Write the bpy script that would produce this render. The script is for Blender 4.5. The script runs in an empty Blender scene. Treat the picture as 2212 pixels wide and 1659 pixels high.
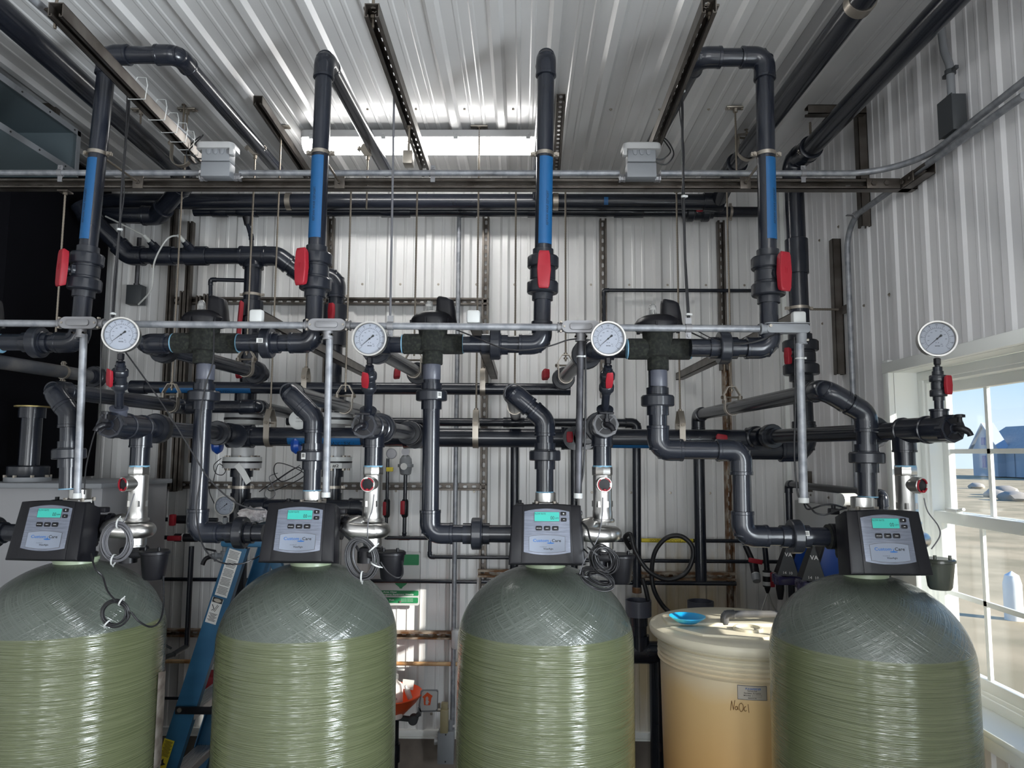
import bpy, bmesh, math, random
from mathutils import Vector, Matrix
random.seed(7)
PI = math.pi
V = Vector
SC = bpy.context.scene
COL = SC.collection
# ------------------------------------------------------------------ camera
F = 1560.0; CX = 1106.0; CY = 829.5
CAM = V((0, 0, 2.2))
RC = (Matrix.Rotation(math.radians(0.8), 3, 'Z') @ Matrix.Rotation(math.radians(90 + 5.53), 3, 'X')
      @ Matrix.Rotation(math.radians(0.35), 3, 'Z'))
cd = bpy.data.cameras.new('camera'); cam = bpy.data.objects.new('camera', cd); COL.objects.link(cam)
cam.matrix_world = Matrix.Translation(CAM) @ RC.to_4x4()
cd.sensor_fit = 'HORIZONTAL'; cd.sensor_width = 36.0; cd.lens = 36.0 * F / 2212.0
cd.clip_start = 0.05; cd.clip_end = 500
SC.camera = cam
def ray(px, py):
    return RC @ V(((px - CX) / F, -(py - CY) / F, -1.0))
def P(px, py, Y):
    d = ray(px, py); return CAM + d * (Y / d.y)
def PX(px, py, X):
    d = ray(px, py); return CAM + d * (X / d.x)
def PZ(px, py, z):
    d = ray(px, py); return CAM + d * ((z - CAM.z) / d.z)
# ------------------------------------------------------------------ materials
def mat(name, col, rough=0.5, metal=0.0, emit=None, es=0.0, spec=0.5, noise=None, bump=None, coat=0.0, trans=0.0, sss=0.0):
    m = bpy.data.materials.new(name); m.use_nodes = True
    nt = m.node_tree; b = nt.nodes['Principled BSDF']
    b.inputs['Base Color'].default_value = (*col, 1); b.inputs['Roughness'].default_value = rough
    b.inputs['Metallic'].default_value = metal; b.inputs['Specular IOR Level'].default_value = spec
    b.inputs['Coat Weight'].default_value = coat
    b.inputs['Transmission Weight'].default_value = trans
    if sss:
        b.inputs['Subsurface Weight'].default_value = sss; b.inputs['Subsurface Radius'].default_value = (1.0, .5, .2); b.inputs['Subsurface Scale'].default_value = .1
    if emit:
        b.inputs['Emission Color'].default_value = (*emit, 1); b.inputs['Emission Strength'].default_value = es
    if noise:   # (scale xyz, amount, second colour)
        tc = nt.nodes.new('ShaderNodeTexCoord'); mp = nt.nodes.new('ShaderNodeMapping'); n = nt.nodes.new('ShaderNodeTexNoise')
        mp.inputs['Scale'].default_value = noise[0]; n.inputs['Scale'].default_value = 1.0; n.inputs['Detail'].default_value = 5
        r = nt.nodes.new('ShaderNodeValToRGB'); r.color_ramp.elements[0].position = noise[1][0]; r.color_ramp.elements[1].position = noise[1][1]
        r.color_ramp.elements[0].color = (*col, 1); r.color_ramp.elements[1].color = (*noise[2], 1)
        nt.links.new(tc.outputs['Object'], mp.inputs[0]); nt.links.new(mp.outputs[0], n.inputs['Vector'])
        nt.links.new(n.outputs['Fac'], r.inputs[0]); nt.links.new(r.outputs[0], b.inputs['Base Color'])
        if bump:
            bp = nt.nodes.new('ShaderNodeBump'); bp.inputs['Strength'].default_value = bump; bp.inputs['Distance'].default_value = .004
            nt.links.new(n.outputs['Fac'], bp.inputs['Height']); nt.links.new(bp.outputs[0], b.inputs['Normal'])
    return m
M = {}
M['pvc'] = mat('grey_pvc', (.009, .011, .017), .22, noise=((3, 3, 3), (.35, .75), (.016, .019, .028)))
M['pvc_light'] = mat('light_grey_pvc', (.055, .06, .08), .38, noise=((6, 6, 6), (.35, .75), (.08, .085, .11)))
M['pvc_dusty'] = mat('dusty_grey_pvc', (.05, .054, .063), .36, noise=((9, 9, 9), (.45, .7), (.13, .125, .12)))
M['pvc_nut'] = mat('grey_union_nut', (.013, .015, .021), .30)
M['black'] = mat('black_plastic', (.005, .005, .007), .40, spec=.3, noise=((4, 4, 4), (.4, .7), (.008, .008, .011)))
M['foam'] = mat('black_sweating_foam', (.006, .007, .006), .95, noise=((90, 90, 90), (.45, .7), (.022, .026, .018)), bump=.7)
M['rubber'] = mat('black_cable_jacket', (.010, .010, .012), .45)
M['greycable'] = mat('grey_cable_jacket', (.10, .10, .11), .45)
M['emt'] = mat('galvanised_conduit', (.30, .31, .33), .5, .45, noise=((30, 30, 30), (.4, .65), (.19, .20, .22)))
M['emtdark'] = mat('weathered_dark_conduit', (.10, .10, .11), .5, .6, noise=((20, 20, 12), (.4, .6), (.035, .035, .04)))
M['rustpipe'] = mat('rust_stained_pipe', (.36, .17, .06), .6, noise=((14, 14, 14), (.35, .6), (.55, .38, .2)))
M['cast'] = mat('cast_aluminium', (.24, .24, .25), .5, .5)
M['strut'] = mat('steel_channel', (.15, .135, .12), .40, .8, noise=((12, 12, 12), (.35, .7), (.075, .062, .052)))
M['rust'] = mat('rusted_channel', (.35, .30, .24), .6, .4, noise=((16, 16, 16), (.38, .58), (.14, .065, .025)), bump=.4)
M['rod'] = mat('threaded_rod_steel', (.22, .19, .155), .42, .85)
M['clamp'] = mat('clamp_steel', (.36, .325, .28), .38, .85)
M['ss'] = mat('stainless_steel', (.60, .59, .57), .30, 1.0, noise=((6, 6, 6), (.4, .7), (.5, .49, .47)))
M['red'] = mat('red_valve_plastic', (.28, .011, .021), .5, spec=.35)
M['blue'] = mat('blue_vinyl_label', (.003, .075, .21), .45)
M['yellow'] = mat('yellow_vinyl_label', (.62, .50, .03), .5)
M['white'] = mat('white_plastic', (.50, .51, .50), .4)
M['paper'] = mat('white_label_paper', (.60, .60, .58), .6)
M['ink'] = mat('black_ink', (.01, .01, .01), .6)
M['inkgrey'] = mat('grey_ink', (.10, .10, .11), .6)
M['whiteink'] = mat('white_ink', (.8, .8, .8), .5)
M['greybox'] = mat('grey_painted_box', (.20, .21, .225), .5)
M['darkbox'] = mat('dark_grey_painted_box', (.045, .05, .055), .5)
M['greycover'] = mat('weatherproof_cover', (.40, .40, .40), .35)
M['clear'] = mat('cloudy_clear_plastic', (.75, .75, .73), .12, trans=.75)
M['dial'] = mat('dial_face', (.40, .40, .43), .4)
M['frame'] = mat('window_vinyl', (.86, .88, .85), .35)
M['teflon'] = mat('blue_pipe_primer', (.16, .33, .46), .5)
M['ladder'] = mat('blue_fibreglass_rail', (.014, .080, .165), .45, noise=((4, 4, 14), (.35, .7), (.022, .11, .21)))
M['alu'] = mat('aluminium_tread', (.6, .6, .6), .38, .8)
M['orange'] = mat('orange_plastic_bowl', (.80, .10, .02), .4)
M['green'] = mat('green_sign_print', (.015, .19, .07), .45)
M['concrete'] = mat('concrete_stem_wall', (.22, .19, .16), .85, noise=((5, 5, 5), (.35, .7), (.12, .10, .085)), bump=.3)
M['floor'] = mat('concrete_floor', (.28, .27, .25), .6, noise=((3, 3, 3), (.35, .7), (.2, .19, .18)))
M['duct'] = mat('galvanised_duct', (.14, .18, .20), .45, .3)
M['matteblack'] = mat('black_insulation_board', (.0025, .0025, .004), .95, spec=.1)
M['cabinet'] = mat('grey_cabinet_paint', (.27, .27, .28), .6)
M['teal'] = mat('display_lcd', (.03, .33, .28), .3, emit=(.06, .75, .62), es=.12)
M['logo_blue'] = mat('logo_blue', (.012, .11, .36), .5)
M['bluebox'] = mat('blue_pump_housing', (.006, .055, .30), .35)
M['purple'] = mat('purple_clear_plastic', (.05, .045, .13), .15, trans=.35)
M['tan'] = mat('olive_switch_body', (.27, .23, .13), .5)
M['cyan'] = mat('blue_translucent_dish', (.01, .36, .75), .3, sss=.3)
M['cloth'] = mat('white_rag', (.6, .57, .56), .9, noise=((60, 60, 60), (.4, .6), (.4, .36, .36)), bump=.5)
M['soap'] = mat('soap_bottle_plastic', (.8, .72, .68), .3)
M['brass'] = mat('dull_brass', (.30, .24, .10), .4, .8)
M['tube'] = mat('milky_tubing', (.45, .46, .44), .3)
M['light'] = mat('lit_diffuser', (.9, .9, .9), .4, emit=(1, .985, .96), es=17.0)
M['grass'] = mat('dry_grass', (.48, .38, .24), .95, noise=((.6, .6, .6), (.38, .62), (.30, .25, .15)))
M['siding'] = mat('blue_siding', (.42, .46, .52), .7)
M['siding_white'] = mat('white_siding', (.42, .46, .52), .7)
M['shingle'] = mat('grey_shingles', (.46, .44, .41), .9, noise=((2, 8, 8), (.4, .6), (.38, .37, .36)))
M['boulder'] = mat('boulder', (.38, .34, .29), .9)

def glass_mat():
    m = bpy.data.materials.new('window_glass'); m.use_nodes = True; nt = m.node_tree; nt.nodes.clear()
    o = nt.nodes.new('ShaderNodeOutputMaterial'); mx = nt.nodes.new('ShaderNodeMixShader')
    t = nt.nodes.new('ShaderNodeBsdfTransparent'); t.inputs[0].default_value = (.96, .98, 1, 1)
    g = nt.nodes.new('ShaderNodeBsdfGlossy'); g.inputs['Roughness'].default_value = .03
    mx.inputs[0].default_value = .05; nt.links.new(t.outputs[0], mx.inputs[1]); nt.links.new(g.outputs[0], mx.inputs[2])
    nt.links.new(mx.outputs[0], o.inputs[0]); return m
M['glass'] = glass_mat()

def panel_mat(name, col, stains, rough=.27):
    """white painted steel panel, faint dirt, optional brown stain patches at fixed spots of the wall"""
    m = bpy.data.materials.new(name); m.use_nodes = True; nt = m.node_tree; b = nt.nodes['Principled BSDF']
    N = nt.nodes.new; L = nt.links.new
    b.inputs['Roughness'].default_value = rough; b.inputs['Specular IOR Level'].default_value = .6
    tc = N('ShaderNodeTexCoord'); n = N('ShaderNodeTexNoise'); n.inputs['Scale'].default_value = 1.6; n.inputs['Detail'].default_value = 4
    L(tc.outputs['Object'], n.inputs['Vector'])
    r = N('ShaderNodeValToRGB'); r.color_ramp.elements[0].position = .3; r.color_ramp.elements[1].position = .75
    r.color_ramp.elements[0].color = (*col, 1); r.color_ramp.elements[1].color = (col[0] * .88, col[1] * .87, col[2] * .87, 1)
    L(n.outputs['Fac'], r.inputs[0]); last = r.outputs[0]
    for (cx, cy, cz, sx, sy, sz, c, amt) in stains:
        mp = N('ShaderNodeMapping'); mp.inputs['Location'].default_value = (-cx / sx, -cy / sy, -cz / sz); mp.inputs['Scale'].default_value = (1 / sx, 1 / sy, 1 / sz)
        ln = N('ShaderNodeVectorMath'); ln.operation = 'LENGTH'; L(tc.outputs['Object'], mp.inputs[0]); L(mp.outputs[0], ln.inputs[0])
        n2 = N('ShaderNodeTexNoise'); n2.inputs['Scale'].default_value = 9; n2.inputs['Detail'].default_value = 6
        m3 = N('ShaderNodeMapping'); m3.inputs['Scale'].default_value = (2.5, 2.5, .35); L(tc.outputs['Object'], m3.inputs[0]); L(m3.outputs[0], n2.inputs['Vector'])
        ad = N('ShaderNodeMath'); ad.operation = 'ADD'; L(ln.outputs['Value'], ad.inputs[0]); L(n2.outputs['Fac'], ad.inputs[1])
        rr = N('ShaderNodeMapRange'); rr.inputs['From Min'].default_value = 1.6; rr.inputs['From Max'].default_value = .75; rr.inputs['To Max'].default_value = amt
        L(ad.outputs[0], rr.inputs['Value'])
        mx = N('ShaderNodeMix'); mx.data_type = 'RGBA'; mx.inputs[7].default_value = (*c, 1); L(rr.outputs[0], mx.inputs[0]); L(last, mx.inputs[6]); last = mx.outputs[2]
    L(last, b.inputs['Base Color'])
    w = N('ShaderNodeTexNoise'); w.inputs['Scale'].default_value = 1.3; w.inputs['Detail'].default_value = 1
    bp = N('ShaderNodeBump'); bp.inputs['Strength'].default_value = .5; bp.inputs['Distance'].default_value = .03
    L(tc.outputs['Object'], w.inputs['Vector']); L(w.outputs['Fac'], bp.inputs['Height']); L(bp.outputs[0], b.inputs['Normal'])
    return m

def fibre_mat():
    """filament-wound fibreglass: hoop windings on the barrel, crossed helical windings on the dome"""
    m = bpy.data.materials.new('wound_fibreglass'); m.use_nodes = True; nt = m.node_tree; b = nt.nodes['Principled BSDF']
    N = nt.nodes.new; L = nt.links.new
    tc = N('ShaderNodeTexCoord'); sp = N('ShaderNodeSeparateXYZ'); L(tc.outputs['Object'], sp.inputs[0])
    at = N('ShaderNodeMath'); at.operation = 'ARCTAN2'; L(sp.outputs[1], at.inputs[0]); L(sp.outputs[0], at.inputs[1])
    def comb(kx, kz, off):
        a = N('ShaderNodeMath'); a.operation = 'MULTIPLY'; a.inputs[1].default_value = kx; L(at.outputs[0], a.inputs[0])
        z = N('ShaderNodeMath'); z.operation = 'MULTIPLY'; z.inputs[1].default_value = kz; L(sp.outputs[2], z.inputs[0])
        return a, z
    # hoop: noise stretched along the angle, slight helix
    def noise(vx, vy, scale=1.0, detail=3):
        c = N('ShaderNodeCombineXYZ'); L(vx, c.inputs[0]); L(vy, c.inputs[1])
        n = N('ShaderNodeTexNoise'); n.inputs['Scale'].default_value = scale; n.inputs['Detail'].default_value = detail; L(c.outputs[0], n.inputs['Vector']); return n
    a, z = comb(1.1, 260, 0); z2 = N('ShaderNodeMath'); z2.operation = 'ADD'; L(z.outputs[0], z2.inputs[0]); L(a.outputs[0], z2.inputs[1])
    hoop = noise(a.outputs[0], z2.outputs[0], 1.0, 1.6)
    def helix(sgn):
        a1 = N('ShaderNodeMath'); a1.operation = 'MULTIPLY'; a1.inputs[1].default_value = 9.0; L(at.outputs[0], a1.inputs[0])
        zz = N('ShaderNodeMath'); zz.operation = 'MULTIPLY'; zz.inputs[1].default_value = (46 if sgn > 0 else 61) * sgn; L(sp.outputs[2], zz.inputs[0])
        s1 = N('ShaderNodeMath'); s1.operation = 'ADD'; L(a1.outputs[0], s1.inputs[0]); L(zz.outputs[0], s1.inputs[1])
        s2 = N('ShaderNodeMath'); s2.operation = 'MULTIPLY'; s2.inputs[1].default_value = 3.1 if sgn > 0 else 4.3; L(s1.outputs[0], s2.inputs[0])
        z3 = N('ShaderNodeMath'); z3.operation = 'MULTIPLY'; z3.inputs[1].default_value = 5.0; L(sp.outputs[2], z3.inputs[0])
        return noise(s2.outputs[0], z3.outputs[0], 1.0, 3)
    h1 = helix(1); h2 = helix(-1)
    mxh = N('ShaderNodeMath'); mxh.operation = 'MAXIMUM'; L(h1.outputs['Fac'], mxh.inputs[0]); L(h2.outputs['Fac'], mxh.inputs[1])
    isd = N('ShaderNodeMapRange'); isd.inputs['From Min'].default_value = 1.618; isd.inputs['From Max'].default_value = 1.622; L(sp.outputs[2], isd.inputs['Value'])
    hh = N('ShaderNodeMix'); L(isd.outputs[0], hh.inputs[0]); L(hoop.outputs['Fac'], hh.inputs[2]); L(mxh.outputs[0], hh.inputs[3])
    ca = N('ShaderNodeValToRGB'); ca.color_ramp.elements[0].position = .25; ca.color_ramp.elements[1].position = .75
    ca.color_ramp.elements[0].color = (.085, .098, .050, 1); ca.color_ramp.elements[1].color = (.14, .155, .088, 1)
    cb = N('ShaderNodeValToRGB'); cb.color_ramp.elements[0].position = .35; cb.color_ramp.elements[1].position = .8
    cb.color_ramp.elements[0].color = (.075, .088, .078, 1); cb.color_ramp.elements[1].color = (.12, .138, .124, 1)
    L(hoop.outputs['Fac'], ca.inputs[0]); L(mxh.outputs[0], cb.inputs[0])
    mc = N('ShaderNodeMix'); mc.data_type = 'RGBA'; L(isd.outputs[0], mc.inputs[0]); L(ca.outputs[0], mc.inputs[6]); L(cb.outputs[0], mc.inputs[7])
    big = N('ShaderNodeTexNoise'); big.inputs['Scale'].default_value = 3.0; L(tc.outputs['Object'], big.inputs['Vector'])
    mb = N('ShaderNodeMix'); mb.data_type = 'RGBA'; mb.blend_type = 'MULTIPLY'; mb.inputs[7].default_value = (.72, .74, .66, 1); L(big.outputs['Fac'], mb.inputs[0]); L(mc.outputs[2], mb.inputs[6])
    L(mb.outputs[2], b.inputs['Base Color'])
    bp = N('ShaderNodeBump'); bp.inputs['Strength'].default_value = 1.0; bp.inputs['Distance'].default_value = .0042
    L(hh.outputs[0], bp.inputs['Height']); L(bp.outputs[0], b.inputs['Normal'])
    b.inputs['Roughness'].default_value = .13; b.inputs['Specular IOR Level'].default_value = .8
    return m
M['fibre'] = fibre_mat()

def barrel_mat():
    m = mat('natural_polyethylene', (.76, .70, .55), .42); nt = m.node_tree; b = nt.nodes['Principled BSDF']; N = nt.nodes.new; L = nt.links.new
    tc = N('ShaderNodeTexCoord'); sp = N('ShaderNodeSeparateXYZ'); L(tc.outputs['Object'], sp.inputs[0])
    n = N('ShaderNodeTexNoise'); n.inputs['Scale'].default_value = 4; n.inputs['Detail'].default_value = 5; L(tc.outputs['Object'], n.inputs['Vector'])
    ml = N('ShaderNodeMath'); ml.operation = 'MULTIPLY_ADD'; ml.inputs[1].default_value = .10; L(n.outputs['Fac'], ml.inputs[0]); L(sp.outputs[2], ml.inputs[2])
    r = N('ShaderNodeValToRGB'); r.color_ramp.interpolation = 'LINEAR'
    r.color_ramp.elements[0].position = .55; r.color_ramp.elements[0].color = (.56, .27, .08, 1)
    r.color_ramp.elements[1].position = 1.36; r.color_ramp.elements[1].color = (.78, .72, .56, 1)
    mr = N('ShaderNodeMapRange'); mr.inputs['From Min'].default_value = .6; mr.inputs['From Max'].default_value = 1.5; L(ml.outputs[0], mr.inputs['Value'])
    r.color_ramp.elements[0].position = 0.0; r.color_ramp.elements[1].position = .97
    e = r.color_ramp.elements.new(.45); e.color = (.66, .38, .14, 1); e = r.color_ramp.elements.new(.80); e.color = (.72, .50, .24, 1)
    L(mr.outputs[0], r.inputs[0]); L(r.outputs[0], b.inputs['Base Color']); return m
M['barrel'] = barrel_mat()
# ------------------------------------------------------------------ mesh builder
LOC = {}
def basis(ax, hint=None):
    w = V(ax).normalized()
    h = V(hint) if hint else (V((0, 0, 1)) if abs(w.z) < .9 else V((0, -1, 0)))
    u = h.cross(w)
    if u.length < 1e-6: u = V((1, 0, 0)).cross(w)
    u.normalize(); v = w.cross(u); return u, v, w
class MB:
    def __init__(s): s.v = []; s.f = []
    def add(s, vs, fs):
        o = len(s.v); s.v += [V(p) for p in vs]; s.f += [tuple(i + o for i in f) for f in fs]; return s
    def box(s, c, size, R=None, bev=0.0):
        c = V(c); hx, hy, hz = [k / 2 for k in size]
        if bev <= 0:
            vs = [V((x, y, z)) for x in (-hx, hx) for y in (-hy, hy) for z in (-hz, hz)]
            fs = [(0, 1, 3, 2), (4, 6, 7, 5), (0, 4, 5, 1), (2, 3, 7, 6), (0, 2, 6, 4), (1, 5, 7, 3)]
        else:
            bm = bmesh.new(); bmesh.ops.create_cube(bm, size=1)
            for q in bm.verts: q.co = V((q.co.x * size[0], q.co.y * size[1], q.co.z * size[2]))
            bmesh.ops.bevel(bm, geom=bm.edges[:], offset=min(bev, min(size) * .45), segments=2, affect='EDGES', profile=.5)
            bm.verts.index_update(); vs = [q.co.copy() for q in bm.verts]; fs = [tuple(q.index for q in f.verts) for f in bm.faces]; bm.free()
        if R is not None: vs = [R @ p for p in vs]
        return s.add([c + p for p in vs], fs)
    def rev(s, prof, o, ax, n=28, mod=None, hint=None, a0=0, a1=2 * PI, cap=True):
        o = V(o); u, v, w = basis(ax, hint); full = abs(a1 - a0 - 2 * PI) < 1e-6; m = n if full else n + 1
        vs = []; fs = []
        for (t, r) in prof:
            for k in range(m):
                a = a0 + (a1 - a0) * k / n; rr = r * (mod(k, t) if mod else 1)
                vs.append(o + w * t + (u * math.cos(a) + v * math.sin(a)) * rr)
        for i in range(len(prof) - 1):
            for k in range(n):
                k2 = (k + 1) % m
                fs.append((i * m + k, i * m + k2, (i + 1) * m + k2, (i + 1) * m + k))
        if full and cap:
            if prof[0][1] > 1e-6: fs.append(tuple(reversed(range(m))))
            if prof[-1][1] > 1e-6: b = (len(prof) - 1) * m; fs.append(tuple(b + k for k in range(m)))
        return s.add(vs, fs)
    def cyl(s, p0, p1, r0, r1=None, n=20):
        p0 = V(p0); d = V(p1) - p0
        return s.rev([(0, r0), (d.length, r0 if r1 is None else r1)], p0, d, n)
    def tube(s, pts, r, n=10, closed=False, caps=True):
        pts = [V(p) for p in pts]; N = len(pts); vs = []; fs = []
        rr = r if isinstance(r, (list, tuple)) else [r] * N
        tan = []
        for i in range(N):
            a = pts[i - 1] if (i > 0 or closed) else pts[i]; b = pts[(i + 1) % N] if (i < N - 1 or closed) else pts[i]
            tan.append((b - a).normalized())
        u, v, w = basis(tan[0])
        for i in range(N):
            t = tan[i]; u = (u - t * u.dot(t)); u = u.normalized() if u.length > 1e-8 else basis(t)[0]; v = t.cross(u)
            for k in range(n):
                a = 2 * PI * k / n; vs.append(pts[i] + (u * math.cos(a) + v * math.sin(a)) * rr[i])
        for i in range(N - (0 if closed else 1)):
            j = (i + 1) % N
            for k in range(n): fs.append((i * n + k, i * n + (k + 1) % n, j * n + (k + 1) % n, j * n + k))
        if not closed and caps:
            fs.append(tuple(reversed(range(n)))); fs.append(tuple((N - 1) * n + k for k in range(n)))
        return s.add(vs, fs)
    def ribbon(s, pts, wd, w, t, closed=False):
        """flat strap along pts; wd = width direction"""
        pts = [V(p) for p in pts]; N = len(pts); wd = V(wd).normalized(); vs = []; fs = []
        for i in range(N):
            a = pts[i - 1] if (i > 0 or closed) else pts[i]; b = pts[(i + 1) % N] if (i < N - 1 or closed) else pts[i]
            tn = (b - a).normalized(); nn = tn.cross(wd).normalized()
            for (q, e) in ((-1, -1), (1, -1), (1, 1), (-1, 1)): vs.append(pts[i] + wd * (q * w / 2) + nn * (e * t / 2))
        for i in range(N - (0 if closed else 1)):
            j = (i + 1) % N
            for k in range(4): fs.append((i * 4 + k, i * 4 + (k + 1) % 4, j * 4 + (k + 1) % 4, j * 4 + k))
        if not closed: fs.append((3, 2, 1, 0)); fs.append(tuple((N - 1) * 4 + k for k in range(4)))
        return s.add(vs, fs)
    def prism(s, out, o, u, v, d, bev=0.0, scale_back=1.0):
        """outline (2-D, about 0,0) in the u,v plane at o, extruded by vector d; bev rounds the far rim"""
        o = V(o); u = V(u); v = V(v); d = V(d); L = d.length; w = d / L if L else d; n = len(out)
        cx = sum(p[0] for p in out) / n; cy = sum(p[1] for p in out) / n
        rings = [(0, scale_back)]
        if bev > 0:
            sz = max(max(abs(p[0] - cx) for p in out), max(abs(p[1] - cy) for p in out))
            rings += [(L - bev, 1.0), (L - bev * .3, 1 - bev * .3 / sz), (L, 1 - bev / sz)]
        else: rings += [(L, 1.0)]
        vs = []; fs = []
        for (t, k) in rings:
            for p in out: vs.append(o + u * (cx + (p[0] - cx) * k) + v * (cy + (p[1] - cy) * k) + w * t)
        for i in range(len(rings) - 1):
            for k in range(n): fs.append((i * n + k, i * n + (k + 1) % n, (i + 1) * n + (k + 1) % n, (i + 1) * n + k))
        fs.append(tuple(reversed(range(n)))); fs.append(tuple((len(rings) - 1) * n + k for k in range(n)))
        return s.add(vs, fs)
    def build(s, name, m, parent=None, label=None, sharp=35):
        me = bpy.data.meshes.new(name); off = LOC.get(parent.name if parent else None, V((0, 0, 0)))
        me.from_pydata([p - off for p in s.v], [], s.f)
        bm = bmesh.new(); bm.from_mesh(me); bmesh.ops.recalc_face_normals(bm, faces=bm.faces[:]); bm.to_mesh(me); bm.free()
        me.materials.append(M[m] if isinstance(m, str) else m)
        me.polygons.foreach_set('use_smooth', [True] * len(me.polygons)); me.set_sharp_from_angle(angle=math.radians(sharp)); me.update()
        o = bpy.data.objects.new(name, me); COL.objects.link(o)
        if parent: o.parent = parent; LOC[o.name] = off
        else: LOC[o.name] = V((0, 0, 0))
        if label: o['label'] = label
        return o
def tag(o, label, cat, group=None, kind=None):
    if label: o['label'] = label
    if cat: o['category'] = cat
    if group: o['group'] = group
    if kind: o['kind'] = kind
    return o
def thing(name, label, cat, loc, group=None):
    o = bpy.data.objects.new(name, None); COL.objects.link(o); o.location = V(loc); o.empty_display_size = .05
    LOC[o.name] = V(loc); return tag(o, label, cat, group)
def solo(mb, name, m, label, cat, group=None):
    """a thing that is one mesh: origin moved to its own centre of bounds"""
    o = mb.build(name, m); c = sum((V(q) for q in o.bound_box), V()) / 8
    o.data.transform(Matrix.Translation(-c)); o.location = c; LOC[o.name] = c
    return tag(o, label, cat, group)
def struct(mb, name, m, parent=None):
    o = mb.build(name, m, parent)
    if parent is None: o['kind'] = 'structure'
    return o
def dup(root, loc, label=None, rz=None, group=None):
    r = root.copy(); COL.objects.link(r); r.location = V(loc); LOC[r.name] = V(loc)
    if rz is not None: r.rotation_euler.z = rz
    if label: r['label'] = label
    if group: r['group'] = group
    for ch in root.children:
        c = ch.copy(); COL.objects.link(c); c.parent = r
        for g in ch.children:
            d = g.copy(); COL.objects.link(d); d.parent = c
    return r
def cr(pts, n=8, closed=False):
    pts = [V(p) for p in pts]; N = len(pts); out = []
    for i in range(N if closed else N - 1):
        p0 = pts[i - 1] if (i > 0 or closed) else pts[0]; p1 = pts[i]; p2 = pts[(i + 1) % N]; p3 = pts[(i + 2) % N] if (i + 2 < N or closed) else pts[-1]
        for k in range(n):
            t = k / n
            out.append(.5 * ((2 * p1) + (p2 - p0) * t + (2 * p0 - 5 * p1 + 4 * p2 - p3) * t * t + (3 * p1 - p0 - 3 * p2 + p3) * t ** 3))
    if not closed: out.append(pts[-1])
    return out
def fillet(pts, rad, seg=8):
    pts = [V(p) for p in pts]; out = [pts[0]]
    for i in range(1, len(pts) - 1):
        p = pts[i]; a = (pts[i - 1] - p); b = (pts[i + 1] - p); an = a.angle(b)
        if an > PI - .02: out.append(p); continue
        L = min(rad / math.tan(an / 2), a.length * .48, b.length * .48)
        a = a.normalized(); b = b.normalized(); r = L * math.tan(an / 2)
        c = p + (a + b).normalized() * (r / math.sin(an / 2)); s = p + a * L; e = p + b * L
        for k in range(seg + 1):
            q = (s - c).lerp(e - c, k / seg); tt = k / seg
            va = (s - c).normalized(); vb = (e - c).normalized(); om = va.angle(vb)
            out.append(c + (va * math.sin((1 - tt) * om) + vb * math.sin(tt * om)) / math.sin(om) * r)
    out.append(pts[-1]); return out
def rrect(w, h, r, n=4):
    out = []
    for (cx, cy, a0) in ((w / 2 - r, h / 2 - r, 0), (-w / 2 + r, h / 2 - r, PI / 2), (-w / 2 + r, -h / 2 + r, PI), (w / 2 - r, -h / 2 + r, 1.5 * PI)):
        for k in range(n + 1):
            a = a0 + PI / 2 * k / n; out.append((cx + r * math.cos(a), cy + r * math.sin(a)))
    return out
TXT = {}
def text_geo(s, bold=False):
    key = (s, bold)
    if key in TXT: return TXT[key]
    c = bpy.data.curves.new('lettering', 'FONT'); c.body = s; c.size = 1; c.resolution_u = 2; c.fill_mode = 'FRONT'
    if bold: c.offset = .018
    o = bpy.data.objects.new('lettering', c); COL.objects.link(o); bpy.context.view_layer.update()
    me = bpy.data.meshes.new_from_object(o, depsgraph=bpy.context.evaluated_depsgraph_get())
    vs = [q.co.copy() for q in me.vertices]; fs = [tuple(p.vertices) for p in me.polygons]
    bpy.data.objects.remove(o); bpy.data.meshes.remove(me); bpy.data.curves.remove(c)
    x0 = min(q.x for q in vs); x1 = max(q.x for q in vs)
    TXT[key] = ([V((q.x - (x0 + x1) / 2, q.y, 0)) for q in vs], fs, x1 - x0); return TXT[key]
def text(mb, s, o, u, v, h, width=None, bold=False, center=True, wrap=None):
    """flat lettering: o = centre of the baseline, u/v = reading and up directions, h = letter size (cap height about .7 h)"""
    vs, fs, w = text_geo(s, bold); k = h; kx = (width / w) if width else h; u = V(u).normalized(); v = V(v).normalized(); o = V(o)
    if wrap: return mb.add([wrap(p.x * kx, p.y * k) for p in vs], fs)
    return mb.add([o + u * p.x * kx + v * p.y * k for p in vs], fs)
# ------------------------------------------------------------------ fittings
R2 = .0302
def pipe(root, a, b, r=R2, m='pvc', name='pipe', label=None):
    return MB().cyl(a, b, r, n=24).build(name, m, root, label)
def elbow(root, p, a, b, r=R2, m='pvc', k=1.0, sock=None):
    """p corner, a/b neighbour points; swept bend with a socket rim at each end"""
    p = V(p); da = (V(a) - p).normalized(); db = (V(b) - p).normalized(); ang = da.angle(db)
    rf = r * 1.2; bend = rf * 1.25 * k; L = bend / math.tan(ang / 2) + (r * 1.15 if sock is None else sock)
    q = MB(); q.tube(fillet([p + da * L, p, p + db * L], bend, 10), rf, 24)
    for d in (da, db): q.rev([(L - r * .35, rf), (L - r * .3, rf * 1.035), (L, rf * 1.035), (L + .001, rf * .99), (L + .001, r * 1.0)], p, d, 24)
    q.build('elbow', m, root); return L
def run(root, pts, r=R2, m='pvc', ends=(None, None)):
    """glued plastic pipe: straight pieces and an elbow at every corner"""
    pts = [V(p) for p in pts]
    for i in range(len(pts) - 1): pipe(root, pts[i], pts[i + 1], r, m)
    for i in range(1, len(pts) - 1): elbow(root, pts[i], pts[i - 1], pts[i + 1], r, m)
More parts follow.
